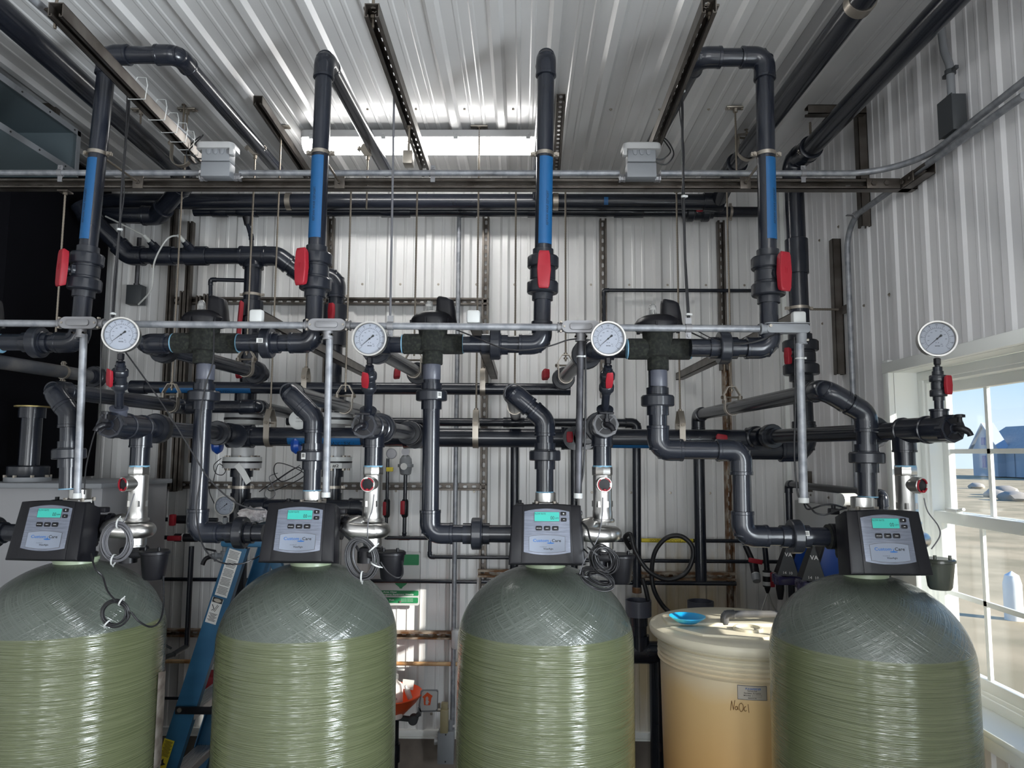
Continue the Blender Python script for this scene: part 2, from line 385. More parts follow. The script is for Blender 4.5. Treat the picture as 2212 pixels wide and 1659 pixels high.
def tee(root, p, d, b, r=R2, m='pvc', L=.052, rb=None):
    p = V(p); d = V(d).normalized(); b = V(b).normalized(); rf = r * 1.2; rb = (rb or r) * 1.2
    q = MB()
    q.rev([(-L, rf * .98), (-L, rf * 1.03), (-L + r * .3, rf * 1.03), (-L + r * .35, rf), (L - r * .35, rf), (L - r * .3, rf * 1.03), (L, rf * 1.03), (L, rf * .98)], p, d, 24)
    q.rev([(0, rb * .8), (L - r * .35, rb), (L - r * .3, rb * 1.03), (L, rb * 1.03)], p, b, 24)
    return q.build('tee', m, root)
def coupling(root, p, d, L=.05, r=R2, m='pvc', k=1.2, name='coupling'):
    rf = r * k; return MB().rev([(-L / 2, r), (-L / 2, rf * .97), (-L / 2 + .002, rf), (L / 2 - .002, rf), (L / 2, rf * .97), (L / 2, r)], p, d, 24).build(name, m, root)
def groove(k, t): return .982 if k % 6 == 0 else 1.0
def union(root, p, d, r=R2, sticker=None, s=1.0, nut='pvc_nut'):
    """true union: two sockets and a big grooved nut"""
    q = r / R2 * s
    b = MB().rev([(-.048 * q, r), (-.048 * q, r * 1.2), (-.018 * q, r * 1.2), (-.016 * q, r * 1.32), (.02 * q, r * 1.32), (.022 * q, r * 1.22), (.044 * q, r * 1.22), (.044 * q, r)], p, d, 28).build('union_body', 'pvc', root)
    n = MB().rev([(-.018 * q, r * 1.35), (-.018 * q, r * 1.72), (-.015 * q, r * 1.82), (.013 * q, r * 1.82), (.018 * q, r * 1.7), (.018 * q, r * 1.35)], p, d, 60, mod=groove).build('union_nut', nut, root)
    if sticker is not None:
        sd = V(sticker).normalized(); dd = V(d).normalized(); t = sd.cross(dd).normalized()
        c = V(p) + sd * (r * 1.825)
        MB().box((0, 0, 0), (.011, .018, .0012)).build('x', 'paper') if False else None
        Rm = Matrix((t, dd, sd)).transposed()
        k = MB().box(c, (.016 * q, .022 * q, .002), Rm).build('barcode_sticker', 'paper', n)
        bb = MB()
        for i in range(7): bb.box(c + t * ((-.005 + i * .0016) * q) + sd * .0011 + dd * .002 * q, (.0008 * q, .013 * q, .0004), Rm)
        bb.build('barcode', 'ink', n)
    return n
def handle(root, c, up, out, w, h, th=.022, m='red', bars=True):
    """long six-sided lever cap, standing out from a valve"""
    c = V(c); up = V(up).normalized(); out = V(out).normalized(); sd = up.cross(out).normalized()
    o = [(-w * .33, h / 2), (w * .33, h / 2), (w * .42, h * .42), (w / 2, 0), (w * .42, -h * .42), (w * .33, -h / 2), (-w * .33, -h / 2), (-w * .42, -h * .42), (-w / 2, 0), (-w * .42, h * .42)]
    q = MB().prism(o, c - out * th, sd, up, out * th, bev=th * .28, scale_back=.9)
    if bars:
        for k in (-1, 1): q.box(c + sd * k * w * .07 + up * h * .02, (w * .04, h * .14, .0016), Matrix((sd, up, out)).transposed())
        q.box(c + up * h * .09, (w * .18, h * .02, .0016), Matrix((sd, up, out)).transposed())
    return q.build('handle', m, root)
def ball_valve(root, p, d, out, r=R2, hw=.045, hh=.128, off=.0, m='pvc_nut', hm='red', s=1.0, hbars=True):
    """double union ball valve centred on p, axis d, lever cap standing out along `out`"""
    q = r / R2 * s; p = V(p); d = V(d).normalized(); out = V(out).normalized()
    v = MB().rev([(-.098 * q, r), (-.098 * q, r * 1.22), (-.074 * q, r * 1.22), (-.07 * q, r * 1.45), (-.02 * q, r * 1.45), (-.018 * q, r * 1.5), (.018 * q, r * 1.5), (.02 * q, r * 1.45), (.07 * q, r * 1.45), (.074 * q, r * 1.22), (.098 * q, r * 1.22), (.098 * q, r)], p, d, 32)
    v.cyl(p, p + out * (r * 1.5 + .03 * q), .013 * q, n=16); v.rev([(0, .024 * q), (r * 1.62, .022 * q), (r * 1.66, .018 * q)], p, out, 20)
    sd = d.cross(out).normalized()
    for k in (-1, 1): v.box(p + out * r * 1.45 + sd * k * .018 * q, (.004 * q, .03 * q, .02 * q), Matrix((sd, d, out)).transposed())
    vo = v.build('ball_valve', m, root)
    for k in (-1, 1):
        MB().rev([(-.022 * q, r * 1.4), (-.022 * q, r * 1.74), (-.018 * q, r * 1.83), (.016 * q, r * 1.83), (.022 * q, r * 1.7), (.022 * q, r * 1.4)], p + d * (k * .049 * q), d, 60, mod=groove).build('union_nut', m, root)
    handle(vo, p + out * (r * 1.5 + .045 * q), d, out, hw, hh, .024 * q, hm, hbars)
    return vo
def band_clamp(root, p, d, r, ear=(1, 0, 0), w=.014, m='clamp', name='pipe_clamp', ears=True):
    p = V(p); d = V(d).normalized(); e = V(ear); e = (e - d * e.dot(d)).normalized()
    q = MB().rev([(-w / 2, r), (-w / 2, r + .0035), (w / 2, r + .0035), (w / 2, r)], p, d, 32)
    if ears:
        for k in (-1, 1):
            c = p + e * k * (r + .011); nn = d.cross(e).normalized()
            for j in (-1, 1): q.box(c + nn * j * .004, (.02, w, .003), Matrix((e, d, nn)).transposed())
            q.cyl(c - nn * .014, c + nn * .014, .0035, n=8); q.cyl(c - nn * .012, c - nn * .008, .0062, n=6)
    return q.build(name, m, root)
def pipe_label(root, a, b, r, facing, half, t0, t1, s='', size=.016, col='blue', ink='ink', toff=.5, aoff=0.0, up=1, wscale=1.0, name='pipe_label'):
    """vinyl wrap lying on the pipe from fraction t0 to t1 of a-b, centred on direction `facing`, half = half angle"""
    a = V(a); b = V(b); d = (b - a).normalized(); L = (b - a).length; f = V(facing); f = (f - d * f.dot(d)).normalized(); g = d.cross(f)
    def pt(t, an, rr): return a + d * t + (f * math.cos(an) + g * math.sin(an)) * rr
    vs = []; fs = []; n = 14
    for t in (t0 * L, t1 * L):
        for k in range(n + 1): vs.append(pt(t, -half + 2 * half * k / n, r + .0009))
    for k in range(n): fs.append((k, k + 1, n + 2 + k, n + 1 + k))
    lb = MB().add(vs, fs).build(name, col, root)
    if s:
        q = MB(); tc = (t0 + (t1 - t0) * toff) * L
        text(q, s, (0, 0, 0), (1, 0, 0), (0, 1, 0), size, wrap=lambda x, y: pt(tc + up * x * wscale, aoff + up * (y - size * .35) / r, r + .0016), width=None)
        q.build('lettering', ink, lb)
    return lb
def channel(name, p0, p1, open_dir, label, m='strut', w=.041, d=.041, slots=True, cat='steel channel', pitch=.048, group=None, parent=None, t=.0027):
    """slotted steel channel: web at the back, two sides, two lips at the open face (open_dir)"""
    p0 = V(p0); p1 = V(p1); L = (p1 - p0).length; ax = (p1 - p0) / L; o = V(open_dir); o = (o - ax * o.dot(ax)).normalized(); s = ax.cross(o)
    R = Matrix((ax, s, o)).transposed(); c0 = (p0 + p1) / 2; q = MB()
    for k in (-1, 1):
        q.box(c0 + s * k * (w / 2 - t / 2), (L, t, d), R)
        q.box(c0 + s * k * (w / 2 - .0047) + o * (d / 2 - t / 2), (L, .0094, t), R)
        q.box(c0 + s * k * (w / 2 - .0094) + o * (d / 2 - .004), (L, t, .008), R)
    zb = -d / 2 + t / 2
    if not slots: q.box(c0 + o * zb, (L, w, t), R)
    else:
        sw = .014
        for k in (-1, 1): q.box(c0 + s * k * (sw / 2 + (w - sw) / 4) + o * zb, (L, (w - sw) / 2, t), R)
        n = int(L / pitch); x = -L / 2
        for i in range(n + 1):
            a = x + i * pitch - pitch * .21; b = a + pitch * .42
            a = max(a, -L / 2); b = min(b, L / 2)
            if b > a: q.box(c0 + ax * ((a + b) / 2) + o * zb, (b - a, sw, t), R)
            for e in (a, b):       # rounded slot ends
                for k in (-1, 1):
                    sgn = -1 if e == a else 1
                    if abs(e) < L / 2 - .01: q.box(c0 + ax * (e + sgn * .0016) + s * k * (sw / 2 - .0022) + o * zb, (.0036, .0044, t), R)
    ob = q.build(name, m, parent)
    if parent is None:
        c = sum((V(z) for z in ob.bound_box), V()) / 8; ob.data.transform(Matrix.Translation(-c)); ob.location = c; LOC[ob.name] = c; tag(ob, label, cat, group)
    return ob
def rod(root, a, b, r=.0048, m='rod', name='rod'):
    q = MB(); a = V(a); b = V(b); d = b - a; L = d.length; n = int(L / .012); prof = []
    for i in range(n + 1): prof += [(L * i / (n + .5), r), (L * (i + .5) / (n + .5), r * .86)]
    q.rev(prof, a, d, 8); return q.build(name, m, root)
def nut(root, p, d, r=.009, h=.008, m='rod', name='nut'):
    return MB().rev([(-h / 2, r), (h / 2, r)], p, d, 6).build(name, m, root)
def clevis(label, pc, axis, rp, top, loc=None, yoke=.075, m='clamp', group='clevis hangers'):
    """rod, yoke, cross bolt and the loop strap that carries a pipe centred on pc running along axis"""
    pc = V(pc); ax = V(axis); ax.z = 0; ax.normalize(); up = V((0, 0, 1)); s = ax.cross(up).normalized()
    t = thing('clevis_hanger', label, 'pipe hanger', top, group)
    yk = rp + yoke
    rod(t, top, pc + up * (yk - .03)); nut(t, pc + up * (yk + .006), up); nut(t, pc + up * (yk - .016), up)
    nut(t, top, up, .012, .006, name='washer')
    pts = []
    for k in range(17):
        a = PI + PI * k / 16; pts.append(pc + s * math.cos(a) * (rp + .003) + up * math.sin(a) * (rp + .003))
    hb = rp + .028
    pts = [pc - s * (rp + .003) + up * hb] + pts + [pc + s * (rp + .003) + up * hb]
    MB().ribbon(pts, ax, .027, .004).build('loop_strap', m, t)
    w = rp + .008
    MB().ribbon([pc - s * w + up * (hb - .022), pc - s * w + up * (hb + .004), pc - s * .016 + up * yk, pc + s * .016 + up * yk, pc + s * w + up * (hb + .004), pc + s * w + up * (hb - .022)], ax, .027, .004).build('yoke', m, t)
    q = MB().cyl(pc - s * (w + .012) + up * (hb - .008), pc + s * (w + .012) + up * (hb - .008), .0045, n=10)
    q.rev([(0, .009), (.006, .009)], pc + s * (w + .004) + up * (hb - .008), s, 6); q.rev([(0, .009), (.006, .009)], pc - s * (w + .01) + up * (hb - .008), s, 6)
    q.build('cross_bolt', 'rod', t); return t
def tie(root, p, d, r, m='white', w=.0045, tail=None, name='cable_tie'):
    q = MB().rev([(-w / 2, r), (-w / 2, r + .0016), (w / 2, r + .0016), (w / 2, r)], p, d, 20)
    if tail is not None: q.box(V(p) + V(tail) * (r + .004), (.007, .007, .006))
    return q.build(name, m, root)

# ------------------------------------------------------------------ the room
XW = 1.56; YB = 4.25; ZC = 3.81; XL = -4.2; YF = -4.0
PITCH = .2286
def rib_profile(x0, x1, phase, rh=.019):
    """list of (x, height) for an interior liner panel: one tall rib and two small ones per 9 in"""
    pts = []; k = math.floor((x0 - phase) / PITCH) - 1
    x = phase + k * PITCH
    while x < x1 + PITCH:
        for (dx, h) in ((-.030, 0), (-.0155, rh), (.0155, rh), (.030, 0), (.074, 0), (.079, .0035), (.091, .0035), (.096, 0), (.132, 0), (.137, .0035), (.149, .0035), (.154, 0)):
            if x0 < x + dx < x1: pts.append((x + dx, h))
        x += PITCH
    return [(x0, 0)] + pts + [(x1, 0)]
def ribbed(name, prof, fn, a, b, m, cut=None):
    q = MB(); vs = []; fs = []
    for (x, h) in prof: vs += [fn(x, h, a), fn(x, h, b)]
    for i in range(len(prof) - 1): fs.append((2 * i, 2 * i + 1, 2 * i + 3, 2 * i + 2))
    q.add(vs, fs)
    for nme in ('x',): pass
    me = bpy.data.meshes.new(name); me.from_pydata([tuple(p) for p in q.v], [], q.f); me.materials.append(m); me.update()
    o = bpy.data.objects.new(name, me); COL.objects.link(o); o['kind'] = 'structure'; LOC[o.name] = V((0, 0, 0)); return o
phase_x = P(1338, 600, YB).x
barrel_c = P(1510, 1420, YB); wash_c = P(880, 1500, YB)
M['wall'] = panel_mat('white_steel_liner', (.74, .74, .73), [
    (barrel_c.x - .05, YB, barrel_c.z + .20, .34, 1, .42, (.50, .36, .13), .75),
    (P(1390, 1480, YB).x, YB, barrel_c.z - .1, .12, 1, .45, (.48, .37, .18), .8)])
M['wallr'] = panel_mat('white_steel_liner_side', (.80, .80, .81), [], .42)
M['ceil'] = panel_mat('white_steel_ceiling', (.66, .66, .655), [])
ribbed('wall_back', rib_profile(XL, XW, phase_x), lambda x, h, z: V((x, YB - h, z)), .62, ZC, M['wall'])
ribbed('ceiling', rib_profile(XL, XW, phase_x), lambda x, h, y: V((x, y, ZC - h)), YF, YB, M['ceil'])
# right wall around the window: opening y 1.72..WY1, z WZ0..WZ1
WY1 = PX(1930, 800, XW).y; WY0 = WY1 - .90
WZ1 = PX(1927, 806, XW).z; WZ0 = PX(2107, 1549, XW).z
ph = PX(1745, 600, XW).y
fnr = lambda y, h, z: V((XW - h, y, z))
V1 = .86; V0 = V1 - .90      # second window, nearer than the picture shows
for (ya_, yb_, za_, zb_) in ((WY1, YB, 0, ZC), (WY0, WY1, WZ1, ZC), (WY0, WY1, 0, WZ0), (V1, WY0, 0, ZC), (V0, V1, WZ1, ZC), (V0, V1, 0, WZ0), (YF, V0, 0, ZC)):
    ribbed('wall_right', [(y_, h_ * (.6 if h_ < .005 else 1)) for y_, h_ in rib_profile(ya_, yb_, ph, .008)], fnr, za_, zb_, M['wallr'])
ribbed('wall_left', rib_profile(YF, YB, .1), lambda y, h, z: V((XL + h, y, z)), 0, ZC, M['wall'])
struct(MB().box((XW / 2 + XL / 2, 0, -.05), (XW - XL + .4, 9, .1)), 'floor', 'floor')
struct(MB().box(((XL + XW) / 2, YB + .06, .31), (XW - XL, .16, .62)), 'trim_1', 'concrete')
struct(MB().box(((XL + XW) / 2, YB - .012, .632), (XW - XL, .03, .034), bev=.003).box(((XL + XW) / 2, YB - .022, .61), (XW - XL, .02, .008)), 'baseboard_back', 'frame')
struct(MB().box((XW - .012, YB - .015, (ZC + .64) / 2), (.024, .024, ZC - .64)), 'trim_2', 'frame')
# front wall behind the camera with three tall daylight openings
ops = [(-3.4, -2.4), (-.95, -.05), (.65, 1.25)]
q = MB(); xs = [XL] + [v for o in ops for v in o] + [XW]
for i in range(0, len(xs), 2): q.box(((xs[i] + xs[i + 1]) / 2, YF, ZC / 2), (xs[i + 1] - xs[i], .1, ZC))
for (a, b) in ops:
    q.box(((a + b) / 2, YF, .4), (b - a, .1, .8)); q.box(((a + b) / 2, YF, (ZC + 2.7) / 2), (b - a, .1, ZC - 2.7))
struct(q, 'wall_front', 'wallr')
# panel screws
sp = []
for yy, zz in ((.0, 0),):
    for k in range(-8, 6):
        for pz, off in ((615, .10), (1063, -.04), (1545, .06)):
            x = phase_x + k * PITCH + .058; 
            if k % 1 == 0: sp.append((V((x, YB, P(1200, pz, YB).z)), V((0, -1, 0))))
for k in range(0, 8):
    y = ph - k * PITCH + .058
    if y > WY1 or k < 5:
        for z in (P(1700, 1063, YB).z, PX(1790, 770, XW).z + .18, PX(1870, 448, XW).z):
            if (y > WY1 + .02 or z > WZ1 + .12) and y < YB: sp.append((V((XW, y, z)), V((-1, 0, 0))))
for k in range(-7, 6): sp.append((V((phase_x + k * PITCH + .058, PZ(1032, 236, ZC).y, ZC)), V((0, 0, -1))))
scr = None
for (p, d) in sp:
    nm = {0: 'wall_back', 1: 'wall_right', 2: 'ceiling'}[0 if abs(d.y) > .5 else 1 if abs(d.x) > .5 else 2]
    par = bpy.data.objects[nm]
    if scr is None: scr = {}
    if nm not in scr:
        scr[nm] = MB().rev([(0, .008), (.001, .008), (.0015, .005), (.006, .0045)], (0, 0, 0), d, 6).build('screw', 'clamp', par)
        o = scr[nm]
    else: o = scr[nm].copy(); COL.objects.link(o)
    o.location = p
# ---- windows in the right wall
def window(name, WY0, WY1, t0):
    D = .17      # reveal depth
    w = MB()
    ym = (WY0 + WY1) / 2; zm = (WZ0 + WZ1) / 2; xo = XW + D
    w.box((XW + D / 2, WY1 + .012, zm), (D, .024, WZ1 - WZ0)); w.box((XW + D / 2, WY0 - .012, zm), (D, .024, WZ1 - WZ0)); w.box((XW + D / 2, ym, WZ1 + .012), (D, WY1 - WY0 + .05, .024))
    struct(w, 'trim_%d' % t0, 'frame')
    w = MB(); cw = .045
    w.box((XW - .012, WY1 + cw / 2, zm + .01), (.024, cw, WZ1 - WZ0 + 2 * cw), bev=.003); w.box((XW - .012, WY0 - cw / 2, zm), (.024, cw, WZ1 - WZ0 + 2 * cw), bev=.003)
    w.box((XW - .014, ym, WZ1 + cw / 2), (.028, WY1 - WY0 + 2 * cw, cw), bev=.003)
    struct(w, 'trim_%d' % (t0 + 1), 'frame')
    w = MB().box((XW + D / 2 - .02, ym, WZ0 - .01), (D + .05, WY1 - WY0 + .08, .022), bev=.004).box((XW - .02, ym, WZ0 - .045), (.02, WY1 - WY0 + .1, .05), bev=.003)
    struct(w, 'trim_%d' % (t0 + 2), 'frame')
    win = MB(); fx = XW + D - .02
    def ring(q, x, y0, y1, z0, z1, t, d):
        q.box((x, (y0 + y1) / 2, z1 - t / 2), (d, y1 - y0, t), bev=.003); q.box((x, (y0 + y1) / 2, z0 + t / 2), (d, y1 - y0, t), bev=.003)
        q.box((x, y0 + t / 2, (z0 + z1) / 2), (d - .003, t, z1 - z0 - 2 * t + .004), bev=.003); q.box((x, y1 - t / 2, (z0 + z1) / 2), (d - .003, t, z1 - z0 - 2 * t + .004), bev=.003)
    ring(win, fx, WY0, WY1, WZ0, WZ1, .05, .09); ring(win, fx - .03, WY0, WY1, WZ0, WZ1, .036, .05)
    wn = struct(win, name, 'frame')
    zr = PX(2130, 1128, XW + D).z
    def sash(x, z0, z1, nm):
        y0 = WY0 + .045; y1 = WY1 - .045; q = MB(); ring(q, x, y0, y1, z0, z1, .045, .03); s = q.build('sash', 'frame', wn)
        g = MB(); g.box((x, (y0 + y1) / 2, (z0 + z1) / 2), (.004, y1 - y0 - .06, z1 - z0 - .06)).build('pane', 'glass', s)
        mt = MB()
        n = 3
        for i in range(1, n): mt.box((x, y0 + .045 + (y1 - y0 - .09) * i / n, (z0 + z1) / 2), (.012, .018, z1 - z0 - .08))
        mt.box((x, (y0 + y1) / 2, (z0 + z1) / 2), (.012, y1 - y0 - .08, .018)); mt.build('muntins', 'frame', s)
    sash(fx + .022, zr - .02, WZ1 - .045, 'u'); sash(fx - .022, WZ0 + .045, zr + .025, 'l')
    MB().box((fx - .045, ym + .25, zr + .035), (.03, .07, .016), bev=.006).cyl((fx - .05, ym + .25, zr + .03), (fx - .05, ym + .18, zr + .045), .006).build('sash_lock', 'frame', wn)
    MB().box((fx - .045, ym - .28, zr + .035), (.03, .07, .016), bev=.006).build('sash_lock', 'frame', wn)
    return fx, ym, zm
D = .17
fx, ym, zm = window('window_1', WY0, WY1, 3); window('window_2', V0, V1, 6)
# ---- outside: lawn, houses, rocks
struct(MB().box((60, 20, -.15), (150, 240, .1)), 'trim_9', 'grass')
def house(label, x, y, w, d, h, roofh, mtl):
    t = thing('house', label, 'house', (x, y, 0), None)
    MB().box((x, y, h / 2), (d, w, h)).build('walls', mtl, t)
    q = MB(); o = .4
    for k in (-1, 1):
        q.add([(x - d / 2 - o, y - w / 2 - o, h), (x - d / 2 - o, y + w / 2 + o, h), (x, y + w / 2 + o, h + roofh), (x, y - w / 2 - o, h + roofh)] if k < 0 else
              [(x + d / 2 + o, y - w / 2 - o, h), (x + d / 2 + o, y + w / 2 + o, h), (x, y + w / 2 + o, h + roofh), (x, y - w / 2 - o, h + roofh)], [(0, 1, 2, 3)])
    q.build('roof', 'shingle', t)
    # front gable facing the window
    gy = y + w * .32; gw = w * .26; gx = x - d / 2
    g = MB().prism([(-gw / 2, 0), (gw / 2, 0), (gw / 2, h), (0, h + roofh * .95), (-gw / 2, h)], (gx, gy, 0), (0, 1, 0), (0, 0, 1), (-.9, 0, 0)).build('front_gable', 'siding', t)
    MB().prism([(-gw / 2 - .4, h - .1), (0, h + roofh), (gw / 2 + .4, h - .1), (gw / 2 + .4, h + .15), (0, h + roofh + .3), (-gw / 2 - .4, h + .15)], (gx + .3, gy, 0), (0, 1, 0), (0, 0, 1), (-1.4, 0, 0)).build('gable_roof', 'siding_white', t)
    for (zz, sz) in ((h * .55, 1.6), (h + roofh * .35, 1.0)):
        f = MB().box((gx - .93, gy, zz), (.08, .95, sz)).build('window', 'siding_white', t)
        MB().box((gx - .98, gy - .2, zz), (.03, .32, sz * .86)).box((gx - .98, gy + .2, zz), (.03, .32, sz * .86)).build('pane', 'bluebox', f)
    MB().box((gx - .05, y - w * .1, h * .45), (.1, 2.6, h * .82)).build('garage_door', 'siding_white', t)
    MB().cyl((gx - .1, y + w * .1, 0), (gx - .1, y + w * .1, h), .06).build('downspout', 'siding_white', t)
    return t
hp = PX(2122, 990, 55)
house('blue and white house with grey shingle roof seen through the window', 58, hp.y - 8.9, 17, 8, 3.0, 2.8, 'siding')
for i, (px, py, xx, r) in enumerate(((2165, 1062, 29, .8), (2150, 1064, 27, .55), (2190, 1066, 26, .7), (2110, 1066, 33, .5))):
    c = PX(px, py, xx); q = MB(); bm = bmesh.new(); bmesh.ops.create_icosphere(bm, subdivisions=2, radius=r)
    for vv in bm.verts: vv.co = V((vv.co.x * random.uniform(.9, 1.1), vv.co.y * random.uniform(1.1, 1.5), vv.co.z * random.uniform(.5, .65)))
    bm.verts.index_update(); q.add([V((c.x, c.y, .05)) + vv.co for vv in bm.verts], [tuple(a.index for a in f.verts) for f in bm.faces]); bm.free()
    solo(q, 'boulder', 'boulder', ['largest tan landscaping boulder on the dry lawn outside', 'smaller tan boulder left of the largest on the lawn', 'tan boulder right of the largest on the lawn outside', 'smallest boulder, leftmost of those on the lawn'][i], 'boulder')
solo(MB().rev([(0, .12), (.5, .12), (.62, .09), (.68, .0)], (PX(2176, 1085, 7).x, PX(2176, 1085, 7).y, -.1), (0, 0, 1), 16), 'utility_marker', 'frame', 'white rounded utility marker standing on the dry lawn outside', 'marker')
# ---- light and sky
sun = bpy.data.lights.new('sun', 'SUN'); so = bpy.data.objects.new('sun', sun); COL.objects.link(so)
sd = V((-1.75, 1.0, -.78)).normalized(); so.rotation_euler = sd.to_track_quat('-Z', 'Y').to_euler(); sun.energy = 9; sun.angle = .009; sun.color = (1, .93, .82)
wd = bpy.data.worlds.new('sky'); SC.world = wd; wd.use_nodes = True; nt = wd.node_tree; bg = nt.nodes['Background']
tcw = nt.nodes.new('ShaderNodeTexCoord'); spw = nt.nodes.new('ShaderNodeSeparateXYZ'); rw = nt.nodes.new('ShaderNodeValToRGB'); nw = nt.nodes.new('ShaderNodeTexNoise'); aw = nt.nodes.new('ShaderNodeMath')
nw.inputs['Scale'].default_value = 2.2; nw.inputs['Detail'].default_value = 5; aw.operation = 'MULTIPLY_ADD'; aw.inputs[1].default_value = -.10
el = rw.color_ramp.elements; el[0].position = 0; el[0].color = (.72, .85, .95, 1); el[1].position = .6; el[1].color = (.10, .27, .66, 1)
k = el.new(.07); k.color = (.42, .68, .90, 1); k = el.new(.2); k.color = (.22, .50, .84, 1)
nt.links.new(tcw.outputs['Generated'], spw.inputs[0]); nt.links.new(tcw.outputs['Generated'], nw.inputs['Vector']); nt.links.new(nw.outputs['Fac'], aw.inputs[0]); nt.links.new(spw.outputs[2], aw.inputs[2]); nt.links.new(aw.outputs[0], rw.inputs[0])
nt.links.new(rw.outputs[0], bg.inputs[0]); bg.inputs[1].default_value = .92
def area(name, p, size, aim, e, col=(1, 1, 1)):
    l = bpy.data.lights.new(name, 'AREA'); l.shape = 'RECTANGLE'; l.size = size[0]; l.size_y = size[1]; l.energy = e; l.color = col
    o = bpy.data.objects.new(name, l); COL.objects.link(o); o.location = p; o.rotation_euler = V(aim).to_track_quat('-Z', 'Y').to_euler(); return o
for (a, b) in ops: area('daylight_in_opening', ((a + b) / 2, YF + .02, 1.75), (b - a, 1.9), (0, 1, 0), (26 if a < -2 else 66) * (b - a) , (.93, .97, 1))
area('daylight_in_second_window', (XW + D + .10, (V0 + V1) / 2, zm), (.88, 1.25), (-1, 0, 0), 230, (.93, .97, 1))
pl = area('window_portal', (XW + D + .06, ym, zm), (.9, 1.25), (-1, 0, 0), 1); pl.data.cycles.is_portal = True
SC.view_settings.view_transform = 'Standard'; SC.view_settings.look = 'None'; SC.view_settings.gamma = 1; SC.view_settings.exposure = .38; SC.view_settings.use_curve_mapping = False
SC.cycles.use_denoising = True; SC.cycles.max_bounces = 8; SC.cycles.transparent_max_bounces = 12; SC.cycles.sample_clamp_indirect = 4; SC.cycles.caustics_reflective = False; SC.cycles.caustics_refractive = False
def fixture(label, c, L):
    t = thing('strip_light', label, 'ceiling light', (c.x, c.y, ZC - .019), 'vapour-tight strip lights'); X = V((1, 0, 0)); Z = V((0, 0, 1)); Y = V((0, 1, 0))
    zt = ZC - .022
    MB().prism(rrect(L, .14, .03), (c.x, c.y, zt), X, Y, (0, 0, -.035), bev=.004).build('housing', 'greycover', t)
    out = [(-.062, 0), (.062, 0), (.058, -.028), (.035, -.048), (0, -.054), (-.035, -.048), (-.058, -.028)]
    MB().prism(out, V((c.x - L / 2 + .01, c.y, zt - .036)), Y, Z, (L - .02, 0, 0)).build('diffuser', 'light', t)
    for k in range(-1, 3):
        x = c.x + (k - .5) * L * .3
        MB().box((x, c.y - .071, zt - .03), (.022, .006, .034), bev=.002).cyl((x, c.y - .078, zt - .022), (x, c.y - .072, zt - .022), .007, n=10).build('latch', 'greycover', t)
    return t
lc = PZ(910, 326, ZC - .1)
fixture('glowing white strip light on the ceiling near the back wall', lc, 1.19)
fixture('unseen strip light added for fill, overhead near the side wall behind the viewer', V((.8, -.5, 0)), 1.19)  # added lamp out of view, fills the room and tank fronts with light
# ------------------------------------------------------------------ softener tanks
def tank(label, px, Y):
    c = P(px, 1222, Y); t = thing('softener_tank', label, 'water tank', (0, 0, 0), 'fibreglass softener tanks')
    prof = [(0.02, .27), (.05, .30), (1.0, .3015), (1.56, .30)]
    for k in range(1, 19):
        a = PI / 2 * k / 18 * .86; prof.append((1.56 + .262 * math.sin(a), .30 * math.cos(a)))
    prof.append((1.803, .074))
    MB().rev(prof, (0, 0, 0), (0, 0, 1), 72).build('tank_body', 'fibre', t)
    MB().rev([(1.78, .071), (1.822, .069), (1.823, .074), (1.834, .074), (1.835, .066)], (0, 0, 0), (0, 0, 1), 48).build('neck', 'fibre_neck', t)
    MB().rev([(0, .25), (.03, .25), (.1, .29), (.1, .27)], (0, 0, 0), (0, 0, 1), 48).build('foot', 'black', t)
    return t, c
M['fibre_neck'] = mat('pale_green_neck', (.30, .36, .24), .35)
T0, c0 = tank('green fibreglass water tank at the left edge with a small cable coil on its dome', 163, 2.55)
UN = [(163, 2.55), (672, 2.55), (1178, 2.55), (1868, 2.40)]
tl = [None, 'green fibreglass water tank standing just right of the blue ladder', 'green fibreglass water tank in the middle of the frame, left of the cream barrel', 'darker green fibreglass water tank beside the window, right of the cream barrel']
tc = []
for i, (px, Y) in enumerate(UN):
    c = P(px, 1222, Y); tc.append(c)
    if i == 0: T0.location = (c.x, c.y, 0)
    else: dup(T0, (c.x, c.y, 0), tl[i])
M['wornpaper'] = mat('worn_paper', (.50, .46, .42), .5, noise=((14, 14, 30), (.4, .6), (.30, .25, .22)))
# specification label wrapped round the right side of the left tank
c = tc[0]; q = MB(); n = 8; a0 = math.radians(3); a1 = math.radians(28); vs = []
for z in (1.12, 1.44):
    for k in range(n + 1): a = a0 + (a1 - a0) * k / n; vs.append(V((c.x + .3035 * math.cos(a), c.y + .3035 * math.sin(a), z - .03 * k / n)))
solo(q.add(vs, [(k, k + 1, n + 2 + k, n + 1 + k) for k in range(n)]), 'tank_label', 'wornpaper', 'worn white label wrapped on the right side of the leftmost tank', 'label')

